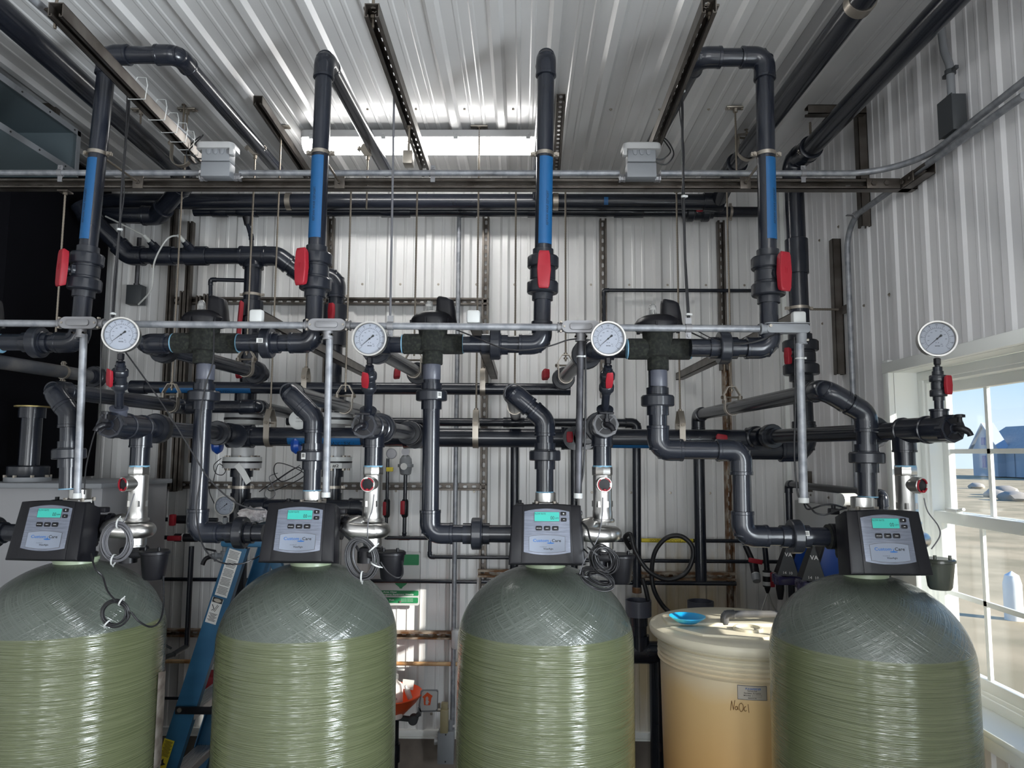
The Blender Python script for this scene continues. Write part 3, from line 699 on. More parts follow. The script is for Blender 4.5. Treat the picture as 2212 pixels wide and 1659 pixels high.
# ------------------------------------------------------------------ control heads
def head(label, loc, rz, ltext):
    t = thing('control_head', label, 'control head', (0, 0, 0), 'softener control heads')
    X = V((1, 0, 0)); Z = V((0, 0, 1)); Y = V((0, 1, 0))
    # valve body under and behind the cover
    q = MB().rev([(0, .066), (.012, .068), (.016, .060), (.05, .058), (.06, .05), (.17, .048), (.19, .044)], (0, 0, 0), Z, 36)
    q.cyl((-.105, .005, .105), (.105, .005, .105), .041, n=28); q.box((0, -.02, .1), (.13, .1, .14), bev=.012); q.cyl((.02, 0, .08), (.02, .10, .08), .038)
    q.build('valve_body', 'black', t)
    # outlet flange on top: bolted ring and stainless cup
    MB().rev([(0, .046), (.012, .046), (.013, .038)], (0, .0, .186), Z, 6).build('flange', 'ss', t)
    MB().rev([(0, .034), (.002, .0355), (.032, .0355), (.034, .031)], (0, 0, .20), Z, 32).build('outlet_cup', 'ss', t)
    b = MB()
    for k in range(4):
        a = PI / 4 + PI / 2 * k; b.rev([(0, .007), (.012, .007)], (.044 * math.cos(a), .044 * math.sin(a), .192), Z, 6)
    b.build('bolts', 'clamp', t)
    # cover, leaning back: built in face axes u (right), v (up the face), w (out)
    tl_ = math.radians(13); U = X; Vv = V((0, math.sin(tl_), math.cos(tl_))); W = V((0, -math.cos(tl_), math.sin(tl_)))
    o = V((0, -.155, .108))
    def arch(w, h, rise, r=.012, bot=None, wt=None):
        wt = wt or w; pts = []
        for k in range(9): s = -1 + 2 * k / 8; pts.append((s * (wt / 2), h / 2 - rise * s * s))
        pts = list(reversed(pts)); pts = [(p[0], p[1]) for p in pts]
        bt = []
        for k in range(9): s = -1 + 2 * k / 8; bt.append((s * (w / 2), -h / 2 + (bot if bot is not None else rise) * s * s))
        return pts + bt
    MB().prism(arch(.250, .198, .006, wt=.226, bot=.0), o - W * .10, U, Vv, W * .10, bev=.010, scale_back=.94).build('cover', 'black', t)
    fr = MB().prism(arch(.168, .190, .004, bot=.0, wt=.160), o - W * .004, U, Vv, W * .006, bev=.002)
    fr.build('bezel', 'black', t)
    pl = MB().prism(arch(.152, .150, .010, bot=.009, wt=.148), o + Vv * .006 + W * .0015, U, Vv, W * .002, bev=.0008).build('face_plate', 'plate', t)
    pz = o + W * .0039 + Vv * .006
    MB().prism(rrect(.084, .0325, .003), pz + Vv * .048, U, Vv, W * .001).build('display_surround', 'inkgrey', pl)
    MB().prism(rrect(.081, .0295, .002), pz + Vv * .048 + W * .0008, U, Vv, W * .001).build('display', 'teal', pl)
    q = MB(); dz = pz + W * .0021
    text(q, 'FLOW RATE', dz + U * -.0215 + Vv * .0545, U, Vv, .0082, .036); text(q, '00', dz + U * .018 + Vv * .0385, U, Vv, .0165, .0125); text(q, 'GPM', dz + U * .0325 + Vv * .041, U, Vv, .0065, .0115)
    q.build('display_text', 'ink', pl)
    for (u, v, w, h) in ((.0545, .058, .0185, .012), (.0555, .0385, .0185, .012), (-.0262, .0105, .021, .0145), (.0008, .0105, .021, .0145), (.0275, .0105, .021, .0145)):
        MB().prism(rrect(w, h, .003), pz + U * u + Vv * v, U, Vv, W * .0022, bev=.0007).build('button', 'black', pl)
    q = MB(); bz = pz + W * .0024
    q.box(bz + U * .0545 + Vv * .058, (.005, .0003, .0012), Matrix((U, W, Vv)).transposed()); q.box(bz + U * .0545 + Vv * .058, (.0012, .0003, .005), Matrix((U, W, Vv)).transposed()); q.box(bz + U * .0555 + Vv * .0385, (.005, .0003, .0012), Matrix((U, W, Vv)).transposed())
    for (s_, u, w) in (('SET CLOCK', -.0262, .015), ('NEXT', .0008, .010), ('REGEN', .0275, .009)): text(q, s_, bz + U * u + Vv * .0092, U, Vv, .0032, w, bold=True)
    q.build('button_text', 'whiteink', pl)
    # maker's plate
    MB().prism(arch(.118, .059, .0055, bot=.0055), pz + Vv * -.0395, U, Vv, W * .0006).build('logo_border', 'inkgrey', pl)
    MB().prism(arch(.1155, .0565, .0055, bot=.0055), pz + Vv * -.0395 + W * .0004, U, Vv, W * .0006).build('logo_plate', 'platelight', pl)
    lz = pz + W * .0012
    q = MB(); text(q, 'Custom', lz + U * -.020 + Vv * -.0335, U, Vv, .0135, .051, bold=True)
    q.prism([(-.003, 0), (.003, 0), (.0012, .002), (.0006, .008), (-.0006, .008), (-.0012, .002)], lz + U * .0115 + Vv * -.036, U, Vv, W * .0002)
    el = [(.012 * math.cos(a), -.0005 + .0022 * math.sin(a)) for a in [2 * PI * k / 20 for k in range(20)]]; q.prism(el, lz + U * .0115 + Vv * -.0368, U, Vv, W * .0002)
    q.build('logo_blue', 'logo_blue', pl)
    q = MB(); text(q, 'Care', lz + U * .0305 + Vv * -.0335, U, Vv, .0135, .030, bold=True); text(q, 'WaterRight', lz + U * .004 + Vv * -.058, U, Vv, .0075, .032, bold=True); text(q, 'POWERED BY', lz + U * -.012 + Vv * -.0505, U, Vv, .003, .022)
    text(q, 'TM', lz + U * .047 + Vv * -.026, U, Vv, .002)
    q.build('logo_black', 'ink', pl)
    # side details: cable port, clips and the right-hand drain fitting
    MB().cyl((.10, .0, .13), (.15, .0, .13), .014).cyl((.112, 0, .13), (.126, 0, .13), .021).box((.10, -.03, .165), (.05, .03, .018), bev=.004).build('side_fitting', 'black', t)
    MB().box((-.09, .01, .185), (.03, .03, .02), bev=.004).cyl((-.09, .01, .18), (-.09, .01, .205), .007).build('cable_grip', 'black', t)
    return t
M['plate'] = mat('brushed_face_plate', (.14, .155, .20), .38, .3, noise=((30, 30, 260), (.35, .65), (.20, .22, .27)))
M['platelight'] = mat('logo_plate', (.22, .25, .31), .4)
hl = ['control head on the leftmost tank', 'control head between the blue ladder and the steel elbow', 'control head above the tank in the middle of the frame', 'control head with a blue pump box behind it, beside the window']
hl = ['black softener control head with a teal display on the leftmost tank', 'black softener control head with a teal display on the tank right of the ladder',
      'black softener control head with a teal display on the middle tank', 'black softener control head turned away slightly, on the tank beside the window']
H0 = head(hl[0], None, 0, '')
rzs = [math.radians(-3), 0, 0, math.radians(0)]
for i in range(4):
    if i == 0: H0.location = (tc[0].x, tc[0].y, 1.834); H0.rotation_euler.z = rzs[0]
    else: dup(H0, (tc[i].x, tc[i].y, 1.834), hl[i], rzs[i])
TOPZ = 1.834 + .232

# ------------------------------------------------------------------ cap-topped diaphragm valves
def dvalve(label, px, Y, k):
    """k: dictionary of pixel x positions: left end, right end; py of the bore; bottom"""
    L = P(k['l'], k['y'], Y); Rr = P(k['r'], k['y'], Y); c = P(px, k['y'], Y); X = V((1, 0, 0)); Z = V((0, 0, 1))
    t = thing('diaphragm_valve', label, 'valve', (c.x, c.y, c.z), 'foam-wrapped diaphragm valves'); c.z = L.z
    q = MB(); ln = Rr.x - L.x
    q.rev([(0, .034), (.003, .0365), (ln * .32, .0365), (ln * .36, .034), (ln * .64, .034), (ln * .68, .0365), (ln - .003, .0365), (ln, .034)], L, X, 28)
    q.rev([(-.074, .034), (-.072, .036), (-.03, .036), (-.026, .050), (.0, .052), (.03, .050), (.05, .052), (.066, .052)], c, Z, 28)
    q.build('foam_wrapped_body', 'foam', t)
    for (p, d) in ((L, -1), (Rr, 1)): MB().rev([(-.002, .033), (.004 * 1, .0345), (.004, .030)], p + X * d * .0, X * d, 24).build('primer_ring', 'teflon', t)
    cc = c + Z * .060
    q = MB().rev([(0, .064), (.004, .076), (.024, .079), (.028, .078), (.042, .068), (.052, .050), (.058, .025), (.059, .0)], cc, Z, 40)
    for a in range(6): q.box(cc + V((.078 * math.cos(a * PI / 3 + .3), .078 * math.sin(a * PI / 3 + .3), .011)), (.012, .008, .024), Matrix.Rotation(a * PI / 3 + .3, 3, 'Z'), bev=.002)
    q.build('cap', 'black', t)
    ll = [(-.036, -.012), (.036, -.012), (.036, 0), (.031, .066), (.024, .076), (.0, .080), (-.024, .081), (-.030, .074), (-.034, 0)]
    q = MB(); rings = []
    for (z, s, dx) in ((.012, 1.12, 0), (.03, 1.0, 0), (.06, .94, -.001), (.092, .86, -.003), (.102, .78, -.004), (.1075, .6, -.006), (.109, .3, -.008)):
        rings.append([cc + V((.046 + dx + x * s, y * s, z - (x * .12 if z > .09 else 0))) for (x, y) in rrect(.074, .062, .024, 5)])
    vs = [p for r in rings for p in r]; n = len(rings[0]); fs = [(i * n + j, i * n + (j + 1) % n, (i + 1) * n + (j + 1) % n, (i + 1) * n + j) for i in range(len(rings) - 1) for j in range(n)]
    fs.append(tuple((len(rings) - 1) * n + j for j in range(n))); q.add(vs, fs).build('solenoid_cover', 'black', t)
    MB().rev([(0, .0145), (.05, .0145), (.06, .012), (.066, .006), (.067, 0)], cc + V((-.016, 0, .03)), Z, 20).build('position_indicator', 'clear', t)
    MB().rev([(0, .006), (.045, .006)], cc + V((-.016, 0, .03)), Z, 12).build('indicator_spindle', 'black', t)
    return t
dv = [('black cap-topped valve cut by the left edge of the frame', -50, 2.55, dict(l=-120, r=2, y=742)),
      ('black cap-topped valve over the pipe that drops left of the blue ladder', 441, 2.55, dict(l=376, r=514, y=741)),
      ('black cap-topped valve above the middle, between the second and third red-handled risers', 935, 2.55, dict(l=871, r=1000, y=743)),
      ('black cap-topped valve left of the rightmost riser', 1421, 2.45, dict(l=1356, r=1490, y=754))]
for d in dv: dvalve(*d)

# ------------------------------------------------------------------ risers with blue labels and red ball valves
def riser(label, name, Y, pts, val, handle_px, lab, facing, clamp, un=None, extra=None, lend=None):
    """pts: list of world points from the valve union (low) up; val=(p, axis index)"""
    t = thing('labelled_riser', label, 'pipe', pts[0], 'risers with blue labels')
    run(t, pts)
    return t
def mk_riser(label, Y, elb, left, low, top, tops, valve_y, hx, hy, lab_y, lab_dir, half, clamp_y, cuts, union_px, sticker=None):
    """elb: px of bottom elbow; left: px of the horizontal start; low/top: riser bottom/top px; tops: world points after the top elbow"""
    a = P(*left, Y); e = P(*elb, Y); a.z = e.z; lo = P(*low, Y); hi = P(*top, Y)
    base = V((e.x, Y, e.z)); hi2 = V((hi.x, Y, hi.z))
    t = thing('labelled_riser', label, 'pipe', base, 'risers with blue labels')
    up = (hi2 - base)
    run(t, [a, base, hi2] + tops)
    at = lambda py: base + up * ((P(*low, Y).z * 0 + P(elb[0], py, Y).z - base.z) / up.z)
    vp = at(valve_y); d = up.normalized(); out = V((hx, hy, 0)).normalized()
    ball_valve(t, vp, d, out, hw=.048, hh=.132, s=.93)
    l0 = at(lab_y[1]); l1 = at(lab_y[0])
    pipe_label(t, l0, l1, R2, lab_dir, half, 0, 1, 'TREATED RAW WATER', .012, toff=.40, up=-1, aoff=.05, wscale=1.0)
    union(t, P(*union_px, Y) * 0 + V((P(*union_px, Y).x, Y, e.z)), (1, 0, 0), sticker=sticker)
    return t, at, d
def ceil_pt(px, py, z): return PZ(px, py, z)
# middle two risers turn back toward the wall; outer two go sideways first
Y = 2.50
def top_of(px, py, Y): return P(px, py, Y)
r1top = P(233, 119, Y); r1b = P(385, 119, Y); r1b.z = r1top.z
z1 = r1top.z
r_specs = []
t1, at1, d1 = mk_riser('leftmost riser with a blue label and red lever, turning right below the ceiling', Y, (170, 740), (8, 742), (190, 700), (233, 119), [r1b, V((PZ(599, 366, z1).x, PZ(599, 366, z1).y, z1))], 588, -.78, -1, (346, 520), V((-.45, -1, 0)), .95, 330, None, (82, 745))
t2, at2, d2 = mk_riser('riser with a blue label and red lever, left of the glowing light', Y, (676, 741), (516, 741), (678, 700), (701, 124), [V((P(829, 370, 3.5).x + .0, PZ(829, 370, P(701, 124, Y).z).y, P(701, 124, Y).z))], 587, -.42, -1, (341, 517), V((-.3, -1, 0)), .95, 330, None, (578, 742), sticker=V((-.15, -1, 0)))
p3 = P(1180, 120, Y)
t3, at3, d3 = mk_riser('riser with a blue label and red lever, right of the glowing light', Y, (1170, 744), (1001, 744), (1172, 700), (1180, 120), [V((p3.x + .0, 3.92, p3.z))], 594, .02, -1, (343, 530), V((.35, -1, 0)), .95, 333, None, (1070, 745))
Y4 = 2.40
p4 = P(1651, 124, Y4); q4 = P(1508, 124, Y4); q4.z = p4.z
e4 = V((PZ(1395, 340, p4.z).x, PZ(1395, 340, p4.z).y, p4.z))
t4, at4, d4 = mk_riser('rightmost riser with a blue label and red lever, turning left below the ceiling', Y4, (1662, 752), (1491, 754), (1661, 700), (1651, 124), [q4, e4], 598, .40, -1, (345, 520), V((.55, -1, 0)), .85, 333, None, (1563, 755))

# ------------------------------------------------------------------ drops from the black valves to the control heads
def drop(label, Y, x, ys, un_y, yel, xe, un_x, more=None, st=None, st2=None):
    """x px of the vertical, ys top px y, elbow px y, end px x; union positions"""
    a = P(x[0], ys, Y); b = P(x[1], yel, Y); e = P(xe, yel, Y); e.z = b.z
    t = thing('drop_pipe', label, 'pipe', b, 'drops into the control heads')
    pts = [V((b.x + (a.x - b.x), Y, a.z)), V((b.x, Y, b.z)), e] if more is None else more
    run(t, pts)
    up = (pts[0] - pts[1]).normalized(); k = (P(x[0], un_y, Y).z - pts[1].z) / up.z
    union(t, pts[1] + up * k if more is None else V((pts[0].x, Y, P(x[0], un_y, Y).z)), up if more is None else V((0, 0, 1)), sticker=st)
    # the grey upper stub that leaves the valve
    coupling(t, P(x[0], ys + 18, Y) if more is None else P(x[0], ys + 18, Y), up if more is None else V((0, 0, 1)), .055, R2 * .985, 'pvc_light', 1.06, name='stub')
    union(t, V((P(un_x, yel, Y).x, Y, pts[-1].z)), (1, 0, 0), sticker=st2)
    return t
drop('grey pipe dropping left of the ladder into the control head right of it', 2.55, (444, 425), 786, 856, 1150, 570, 521)
drop('grey pipe dropping into the control head of the middle tank', 2.55, (933, 929), 786, 855, 1152, 1104, 1030, st=V((.75, -1, 0)))
Yd = 2.42
z_a = P(1420, 800, Yd); z_b = P(1422, 972, Yd); z_c = P(1603, 972, Yd); z_d = P(1605, 1158, Yd); z_e = P(1800, 1158, Yd)
z_c.z = z_b.z; z_c.x = z_d.x; z_e.z = z_d.z
drop('grey pipe stepping twice to the right into the control head beside the window', Yd, (1421, 1422), 800, 866, 1158, 1800, 1718, more=[V((z_b.x, Yd, z_a.z)), z_b, V((z_d.x, Yd, z_b.z)), V((z_d.x, Yd, z_d.z)), z_e], st2=V((.3, -1, .3)))
q = MB().cyl(z_e - V((.02, 0, 0)), z_e + V((.075, 0, 0)), .040, n=28).box(z_e + V((.05, .0, -.03)), (.07, .08, .09), bev=.015)
solo(q, 'foam_sleeve', 'foam', 'black sweating foam sleeve left of the control head beside the window', 'pipe insulation')
# inlet of the leftmost head, cut by the frame edge
a = P(-60, 1150, 2.55); b = P(70, 1150, 2.55); b.z = a.z
t = thing('inlet_pipe', 'dark pipe stub entering the leftmost control head from the frame edge', 'pipe', a); pipe(t, a, b); union(t, a.lerp(b, .35), (1, 0, 0))

# ------------------------------------------------------------------ branches going back from the valves to the header behind
YH = 3.42     # lower header
def branch(label, Y, xr, corner, back, un_k=.16, val=None, red=None):
    a = P(*xr, Y); c = P(*corner, Y); a.z = c.z; bk = P(*back, 3.50); bk.z = c.z
    t = thing('branch_pipe', label, 'pipe', c, 'branches running back to the wall headers')
    run(t, [a, c, bk]); d = (bk - c).normalized()
    union(t, c + d * .13, d, s=1.0); union(t, bk - d * .02, d)
    MB().rev([(0, R2 * 1.3), (.05, R2 * 1.3)], bk, d, 24).build('coupling', 'pvc', t)
    if red is not None:
        handle(t, bk + V(red) + V((0, -.02, 0)), (0, .3, 1), (-1, -.3, 0), .05, .05, .03, bars=False)
    return t
branch('pipe running back from the valve left of the ladder, below the lower conduit', 2.55, (374, 742), (312, 742), (556, 826), red=(-.10, 0, -.0))
branch('pipe running back from the middle valve, behind the gauge left of it', 2.55, (868, 744), (795, 744), (905, 826), red=(-.12, 0, -.0))
branch('pipe running back from the right valve, with a steel hanger loop beside it', 2.50, (1354, 755), (1277, 755), (1216, 832), red=(-.10, 0, .02))

# ------------------------------------------------------------------ outlets with the 45 degree offset
def outlet(label, Y, xt, y0, yc, corner2, back, unY, st=None, extra=None):
    """xt px of the vertical, yc lower 45 corner py, corner2 px of the upper bend, back = world end"""
    a = V((P(xt[0], y0, Y).x, Y, TOPZ)); b = P(xt[1], yc, Y); c = P(*corner2, Y)
    t = thing('outlet_pipe', label, 'pipe', a, 'outlet pipes above the control heads')
    run(t, [a, b, c, back] + (extra or [])); up = (b - a).normalized()
    union(t, a + up * ((P(xt[0], unY, Y).z - a.z)), up, sticker=st)
    MB().rev([(0, .0315), (.004, .0315)], a, up, 24).build('primer_ring', 'teflon', t)
    return t
def backto(c, Y, px, py):
    e = P(px, py, Y); return V((e.x, Y, c.z))
c = P(112, 842, 2.55); outlet('outlet pipe bending left above the leftmost control head, behind the vertical conduit', 2.55, (148, 150), 1060, 893, (112, 842), backto(c, 3.47, 392, 883), 980, extra=[V((P(556, 888, 3.47).x, 3.47, c.z)), V((P(625, 905, 4.02).x, 4.05, c.z))])
c = P(622, 846, 2.55); outlet('outlet pipe bending left above the control head right of the ladder', 2.55, (674, 678), 1060, 902, (622, 846), backto(c, 4.08, 812, 897), 985, st=V((-.35, -1, 0)))
c = P(1108, 848, 2.55); outlet('outlet pipe bending left above the middle control head', 2.55, (1177, 1177), 1060, 908, (1108, 848), backto(c, 4.08, 1114, 898), 984)
c = P(1782, 842, 2.40)
outlet('outlet pipe bending left above the control head beside the window', 2.40, (1874, 1870), 1060, 893, (1782, 842), backto(c, 3.95, 1508, 905), 989, extra=[V((P(1508, 905, 3.95).x, 3.95, P(1512, 1255, 3.95).z))])

M['smoke'] = mat('smoky_clear_bowl', (.10, .11, .09), .2, trans=.35)
# ------------------------------------------------------------------ sampling tees, gauges and flow meters
def gauge(label, c, rz=0, s=1.0):
    t = thing('pressure_gauge', label, 'gauge', (0, 0, 0), 'liquid-filled pressure gauges'); Y = V((0, 1, 0)); X = V((1, 0, 0)); Z = V((0, 0, 1)); r = .0575
    MB().rev([(-.016, r * .86), (-.019, r * .9), (-.019, r * .985), (-.015, r), (-.008, r), (-.006, r * .95), (.016, r * .95), (.020, r * .88), (.021, 0)], (0, 0, 0), Y, 48, cap=False).build('case', 'ss', t)
    dl = MB().rev([(-.010, r * .87), (-.008, r * .87)], (0, 0, 0), Y, 48).build('dial', 'dial', t)
    q = MB()
    for k in range(0, 31):
        a = math.radians(225 - 9 * k); L = .0065 if k % 3 == 0 else .0035; p = V((math.cos(a), 0, math.sin(a)))
        q.box(p * (r * .60 + L / 2) + V((0, -.0103, 0)), (L, .0003, .0007), Matrix.Rotation(-a, 3, 'Y'))
    q.ribbon([V((math.cos(math.radians(225 - 9 * k)) * r * .58, -.0103, math.sin(math.radians(225 - 9 * k)) * r * .58)) for k in range(31)], Y, .0003, .0006)
    for k in range(11):
        a = math.radians(225 - 27 * k); text(q, str(k * 20), V((math.cos(a) * r * .77, -.0104, math.sin(a) * r * .77 - .002)), X, Z, .006, .0018 * len(str(k * 20)) + .0012)
    for k, s_ in enumerate(('200', '400', '600', '800', '1000', '1200', '1400')):
        a = math.radians(190 - 32 * k); text(q, s_, V((math.cos(a) * r * .44, -.0104, math.sin(a) * r * .44 - .0015)), X, Z, .004, .0055)
    for k in (-1, 1): q.rev([(0, .0011), (.0002, .0011)], (k * .0032, -.0104, -.0125), -Y, 10)
    text(q, 'kPa', (.0125, -.0104, -.019), X, Z, .004); text(q, 'psi', (.014, -.0104, -.0245), X, Z, .0042); text(q, 'WINTERS', (0, -.0104, -.0245), X, Z, .0052, .015, bold=True)
    q.build('dial_marks', 'ink', dl)
    a = math.radians(225 - 4); dr = V((math.cos(a), 0, math.sin(a))); nn = V((-dr.z, 0, dr.x)); yb = V((0, -.0125, 0))
    q = MB().add([yb + dr * r * .62 + nn * .0004, yb + dr * r * .62 - nn * .0004, yb - dr * r * .12 - nn * .0014, yb - dr * r * .28 - nn * .004, yb - dr * r * .33, yb - dr * r * .28 + nn * .004, yb - dr * r * .12 + nn * .0014], [(0, 1, 2, 3, 4, 5, 6)])
    q.rev([(0, .0028), (.0016, .0028)], (0, -.0118, 0), -Y, 14); q.build('needle', 'ink', dl)
    MB().rev([(0, r * .86), (.0008, r * .86)], (0, -.0165, 0), -Y, 40).build('lens', 'glass', t)
    MB().rev([(-r - .002, .007), (-r - .004, .0105), (-r - .022, .0105), (-r - .024, .008), (-r - .03, .008)], (0, .0, 0), Z, 6).build('stem', 'black', t)
    return t
gl = ['pressure gauge with a dark rim on the branch above the leftmost steel flow meter', 'pressure gauge left of the middle black valve', 'pressure gauge left of the right-hand black valve', 'pressure gauge in front of the window wall', 'small gauge on the back wall beside the well flange']
gl = ['round pressure gauge seen from its side, right of the leftmost riser', 'round steel-rimmed pressure gauge left of the middle black valve', 'round steel-rimmed pressure gauge overlapping the end of a long conduit fitting', 'round steel-rimmed pressure gauge above the window corner', 'smaller round pressure gauge behind the drop pipe, left of the ladder']
G0 = gauge(gl[0], None)
gpos = [P(264, 724, 2.30), P(800, 733, 2.325), P(1313, 733, 2.325), P(2022, 733, 2.27), P(487, 1092, 3.35)]
for i, g in enumerate(gpos):
    rz = [math.radians(14), 0, 0, math.radians(-14), math.radians(3)][i]
    if i == 0: G0.location = g; G0.rotation_euler.z = rz
    else:
        o = dup(G0, g, gl[i], rz)
        if i == 4: o.scale = (.82, .82, .82)
def meter(i, label_t, label_m, gp, Yn, bib, tj, un, back, flow_x, port, port_dir, torus_c, bucket, bk_m='black', hside=1, vx=None, wing=0):
    """gauge valve + tee with hose bib (thing 1) and stainless flow meter with its black bowl (thing 2)"""
    b = P(*bib, Yn); e = P(*back, YH); e.z = b.z; d = (e - b).normalized(); side = d.cross(V((0, 0, 1))).normalized()
    t = thing('sampling_tee', label_t, 'pipe', b, 'sampling tees with hose bibs')
    rp = R2 * 1.18
    pipe(t, b + d * .04, e, R2)
    MB().rev([(.0, rp * .60), (.0, rp * 1.22), (.03, rp * 1.22)], b, d, 8).build('hex_bushing', 'pvc', t)
    MB().rev([(.012, rp * 1.16), (.10, rp * 1.16), (.102, rp * 1.26), (.112, rp * 1.26), (.114, rp * 1.14), (.21, rp * 1.14), (.212, rp * 1.24), (.222, rp * 1.24)], b, d, 28).build('tee', 'pvc', t)
    q = MB().rev([(-.002, rp * .95), (.012, rp * .95)], b, d, 24); q.build('bushing_recess', 'black', t)
    q = MB().rev([(-.006, rp * .42), (-.004, rp * .46), (.01, rp * .46)], b, d, 20)
    for k in range(4):
        a = PI / 4 + k * PI / 2; u, v, w_ = basis(d); q.box(b + (u * math.cos(a) + v * math.sin(a)) * rp * .72 - d * .002, (rp * .6, .003, .006), Matrix((u * math.cos(a) + v * math.sin(a), u * -math.sin(a) + v * math.cos(a), d)).transposed())
    q.build('bushing_spokes', 'pvc', t)
    # union and header valve
    union(t, b + d * un, d, s=1.15)
    union(t, e - d * .17, d, s=1.05); MB().rev([(-.11, R2 * 1.45), (-.05, R2 * 1.45), (-.045, R2 * 1.7), (-.01, R2 * 1.7)], e, d, 28).build('coupling', 'pvc', t)
    # hose bib
    s_ = -side * hside if False else V((hside, 0, 0)); s_ = (s_ - d * s_.dot(d)).normalized(); up = V((0, 0, 1))
    q = MB().tube(cr([b + d * .005, b - d * .022, b - d * .032 + s_ * .006 - up * .003, b - d * .040 + s_ * .016 - up * .012, b - d * .042 + s_ * .020 - up * .022], 5), [.010] * 5 + [.011] * 5 + [.010] * 5 + [.0085] * 5 + [.010], 14)
    q.cyl(b - d * .026, b - d * .026 + up * .034, .0065); q.rev([(.008, .010), (.018, .010)], b - d * .026, up, 6)
    q.build('hose_bib', 'black', t)
    hw = MB(); c = b - d * .026 + up * .037
    hw.box(c, (.05, .011, .007), Matrix.Rotation(.2, 3, 'Z'), bev=.003) if wing else hw.rev([(-.004, .006), (-.004, .015), (.004, .015), (.006, .008)], c, up, 16)
    hw.build('bib_handle', 'black', t)
    # gauge branch
    j = b + d * .055; top = V(gpos[i]) if True else None
    gz = gp.z - .0875; g0 = V((j.x, j.y, j.z + .02)); g1 = V((gp.x, gp.y, gz)); ax = (g1 - g0); L = ax.length; ax.normalize()
    MB().rev([(0, .026), (.036, .026), (.037, .0285), (.043, .0285), (.044, .02)], g0, ax, 20).build('tee_socket', 'pvc_light' if i == 0 else 'pvc', t)
    MB().cyl(g0 + ax * .04, g1, .0135).build('pipe', 'pvc', t)
    vy = L - .060
    ball_valve(t, g0 + ax * vy, ax, V(vx), r=.0135, hw=.026, hh=.060, s=1.05, hbars=False)
    # down leg
    j2 = b + d * tj; fx = P(*flow_x, 1); m_ = V((j2.x, j2.y, 0))
    zt = j2.z - .03
    MB().rev([(0, R2 * 1.22), (.052, R2 * 1.22), (.053, R2 * 1.27), (.059, R2 * 1.27), (.060, R2)], j2 - V((0, 0, .012)), (0, 0, -1), 28).build('tee_branch', 'pvc', t)
    yb = Yn + (j2.y - b.y)
    zc = P(flow_x[0], 1008, j2.y).z
    MB().cyl((j2.x, j2.y, j2.z - .05), (j2.x, j2.y, zc), R2 * 1.06, n=28).build('pipe', 'pvc', t)
    # flow meter
    f = thing('flow_meter', label_m, 'flow meter', (j2.x, j2.y, zc), 'stainless flow meters'); dn = V((0, 0, -1)); o = V((j2.x, j2.y, zc))
    MB().rev([(-.004, .031), (-.004, .033), (.002, .033)], o, dn, 28).build('primer_ring', 'teflon', f)
    MB().rev([(0, .034), (.002, .0355), (.025, .0355), (.027, .0345), (.0285, .0365), (.030, .0345)], o, dn, 8).build('hex_collar', 'ss', f)
    MB().rev([(.028, .033), (.115, .0325), (.118, .0335), (.150, .033), (.153, .0345), (.178, .0345), (.179, .040), (.185, .042), (.19, .04)], o, dn, 36).build('meter_body', 'ss', f)
    MB().rev([(.118, .0365), (.138, .0365)], o, dn, 6).build('hex_band', 'ss', f)
    pt = o + dn * .058; pd = V(port_dir).normalized()
    MB().rev([(.01, .027), (.056, .027), (.058, .0255), (.058, .021), (.05, .021)], pt, pd, 28).build('sensor_port', 'ss', f)
    MB().rev([(.046, .019), (.057, .019), (.058, .004)], pt, pd, 24).build('sensor_cap', 'black', f)
    u, v, w_ = basis(pd)
    q = MB()
    for (a0, a1) in ((.3, 1.5), (2.2, 4.4), (4.9, 5.9)):
        q.ribbon([pt + pd * .059 + (u * math.cos(a) + v * math.sin(a)) * .0215 for a in [a0 + (a1 - a0) * k / 10 for k in range(11)]], pd, .004, .004)
    q.box(pt + pd * .062 - V((0, 0, .018)), (.010, .008, .008), bev=.002); q.build('retaining_clip', 'red', f)
    # swelling and curved inlet to the head, lower collar and bowl
    tz = P(torus_c[0], torus_c[1], j2.y).z
    oc = V((j2.x + .004, j2.y, tz)); prof = []
    for k in range(13):
        a = -PI / 2 + PI * k / 12; prof.append((.026 * math.sin(a), .036 + .026 * math.cos(a)))
    MB().rev(prof, oc, V((0, 0, 1)), 40).build('swelling', 'ss', f)
    hx = tc[i]; he = V((hx.x + .125, hx.y, 1.834 + .115))
    MB().tube(cr([he, he + V((.04, -.01, .01)), oc + V((-.075, -.05, .008)), oc + V((-.01, -.045, 0)), oc + V((.03, -.02, 0))], 7), .0255, 18).build('curved_inlet', 'ss', f)
    MB().rev([(.02, .033), (.05, .033), (.052, .030), (.06, .030)], oc, dn, 32).build('lower_collar', 'ss', f)
    bz = P(bucket[0], bucket[1], j2.y - .03).z; bc = V((P(bucket[0], bucket[1], j2.y - .03).x, j2.y - .03, bz))
    q = MB().rev([(0, .0), (.0, .044), (.004, .049), (.012, .049), (.014, .045), (.09, .036), (.098, .031), (.1, .0)], bc, dn, 36)
    q.build('bowl', bk_m, f)
    q = MB().box((oc.x - .005, oc.y, oc.z - .075), (.075, .075, .038), bev=.01).box(bc + V((-.04, .01, -.012)), (.08, .07, .022), bev=.006).cyl((oc.x - .02, oc.y - .01, oc.z - .11), (oc.x - .02, oc.y - .01, oc.z - .07), .030)
    for k in (-1, 1): q.cyl(bc + V((k * .024, -.02, -.002)), bc + V((k * .024, -.02, .012)), .005)
    q.build('bowl_carrier', bk_m, f)
    return t, f
lt = ['grey sampling tee with hose bib right of the leftmost riser', 'grey sampling tee with winged hose bib, centre left', 'grey sampling tee with winged hose bib below the third gauge', 'grey sampling tee with hose bib silhouetted against the window']
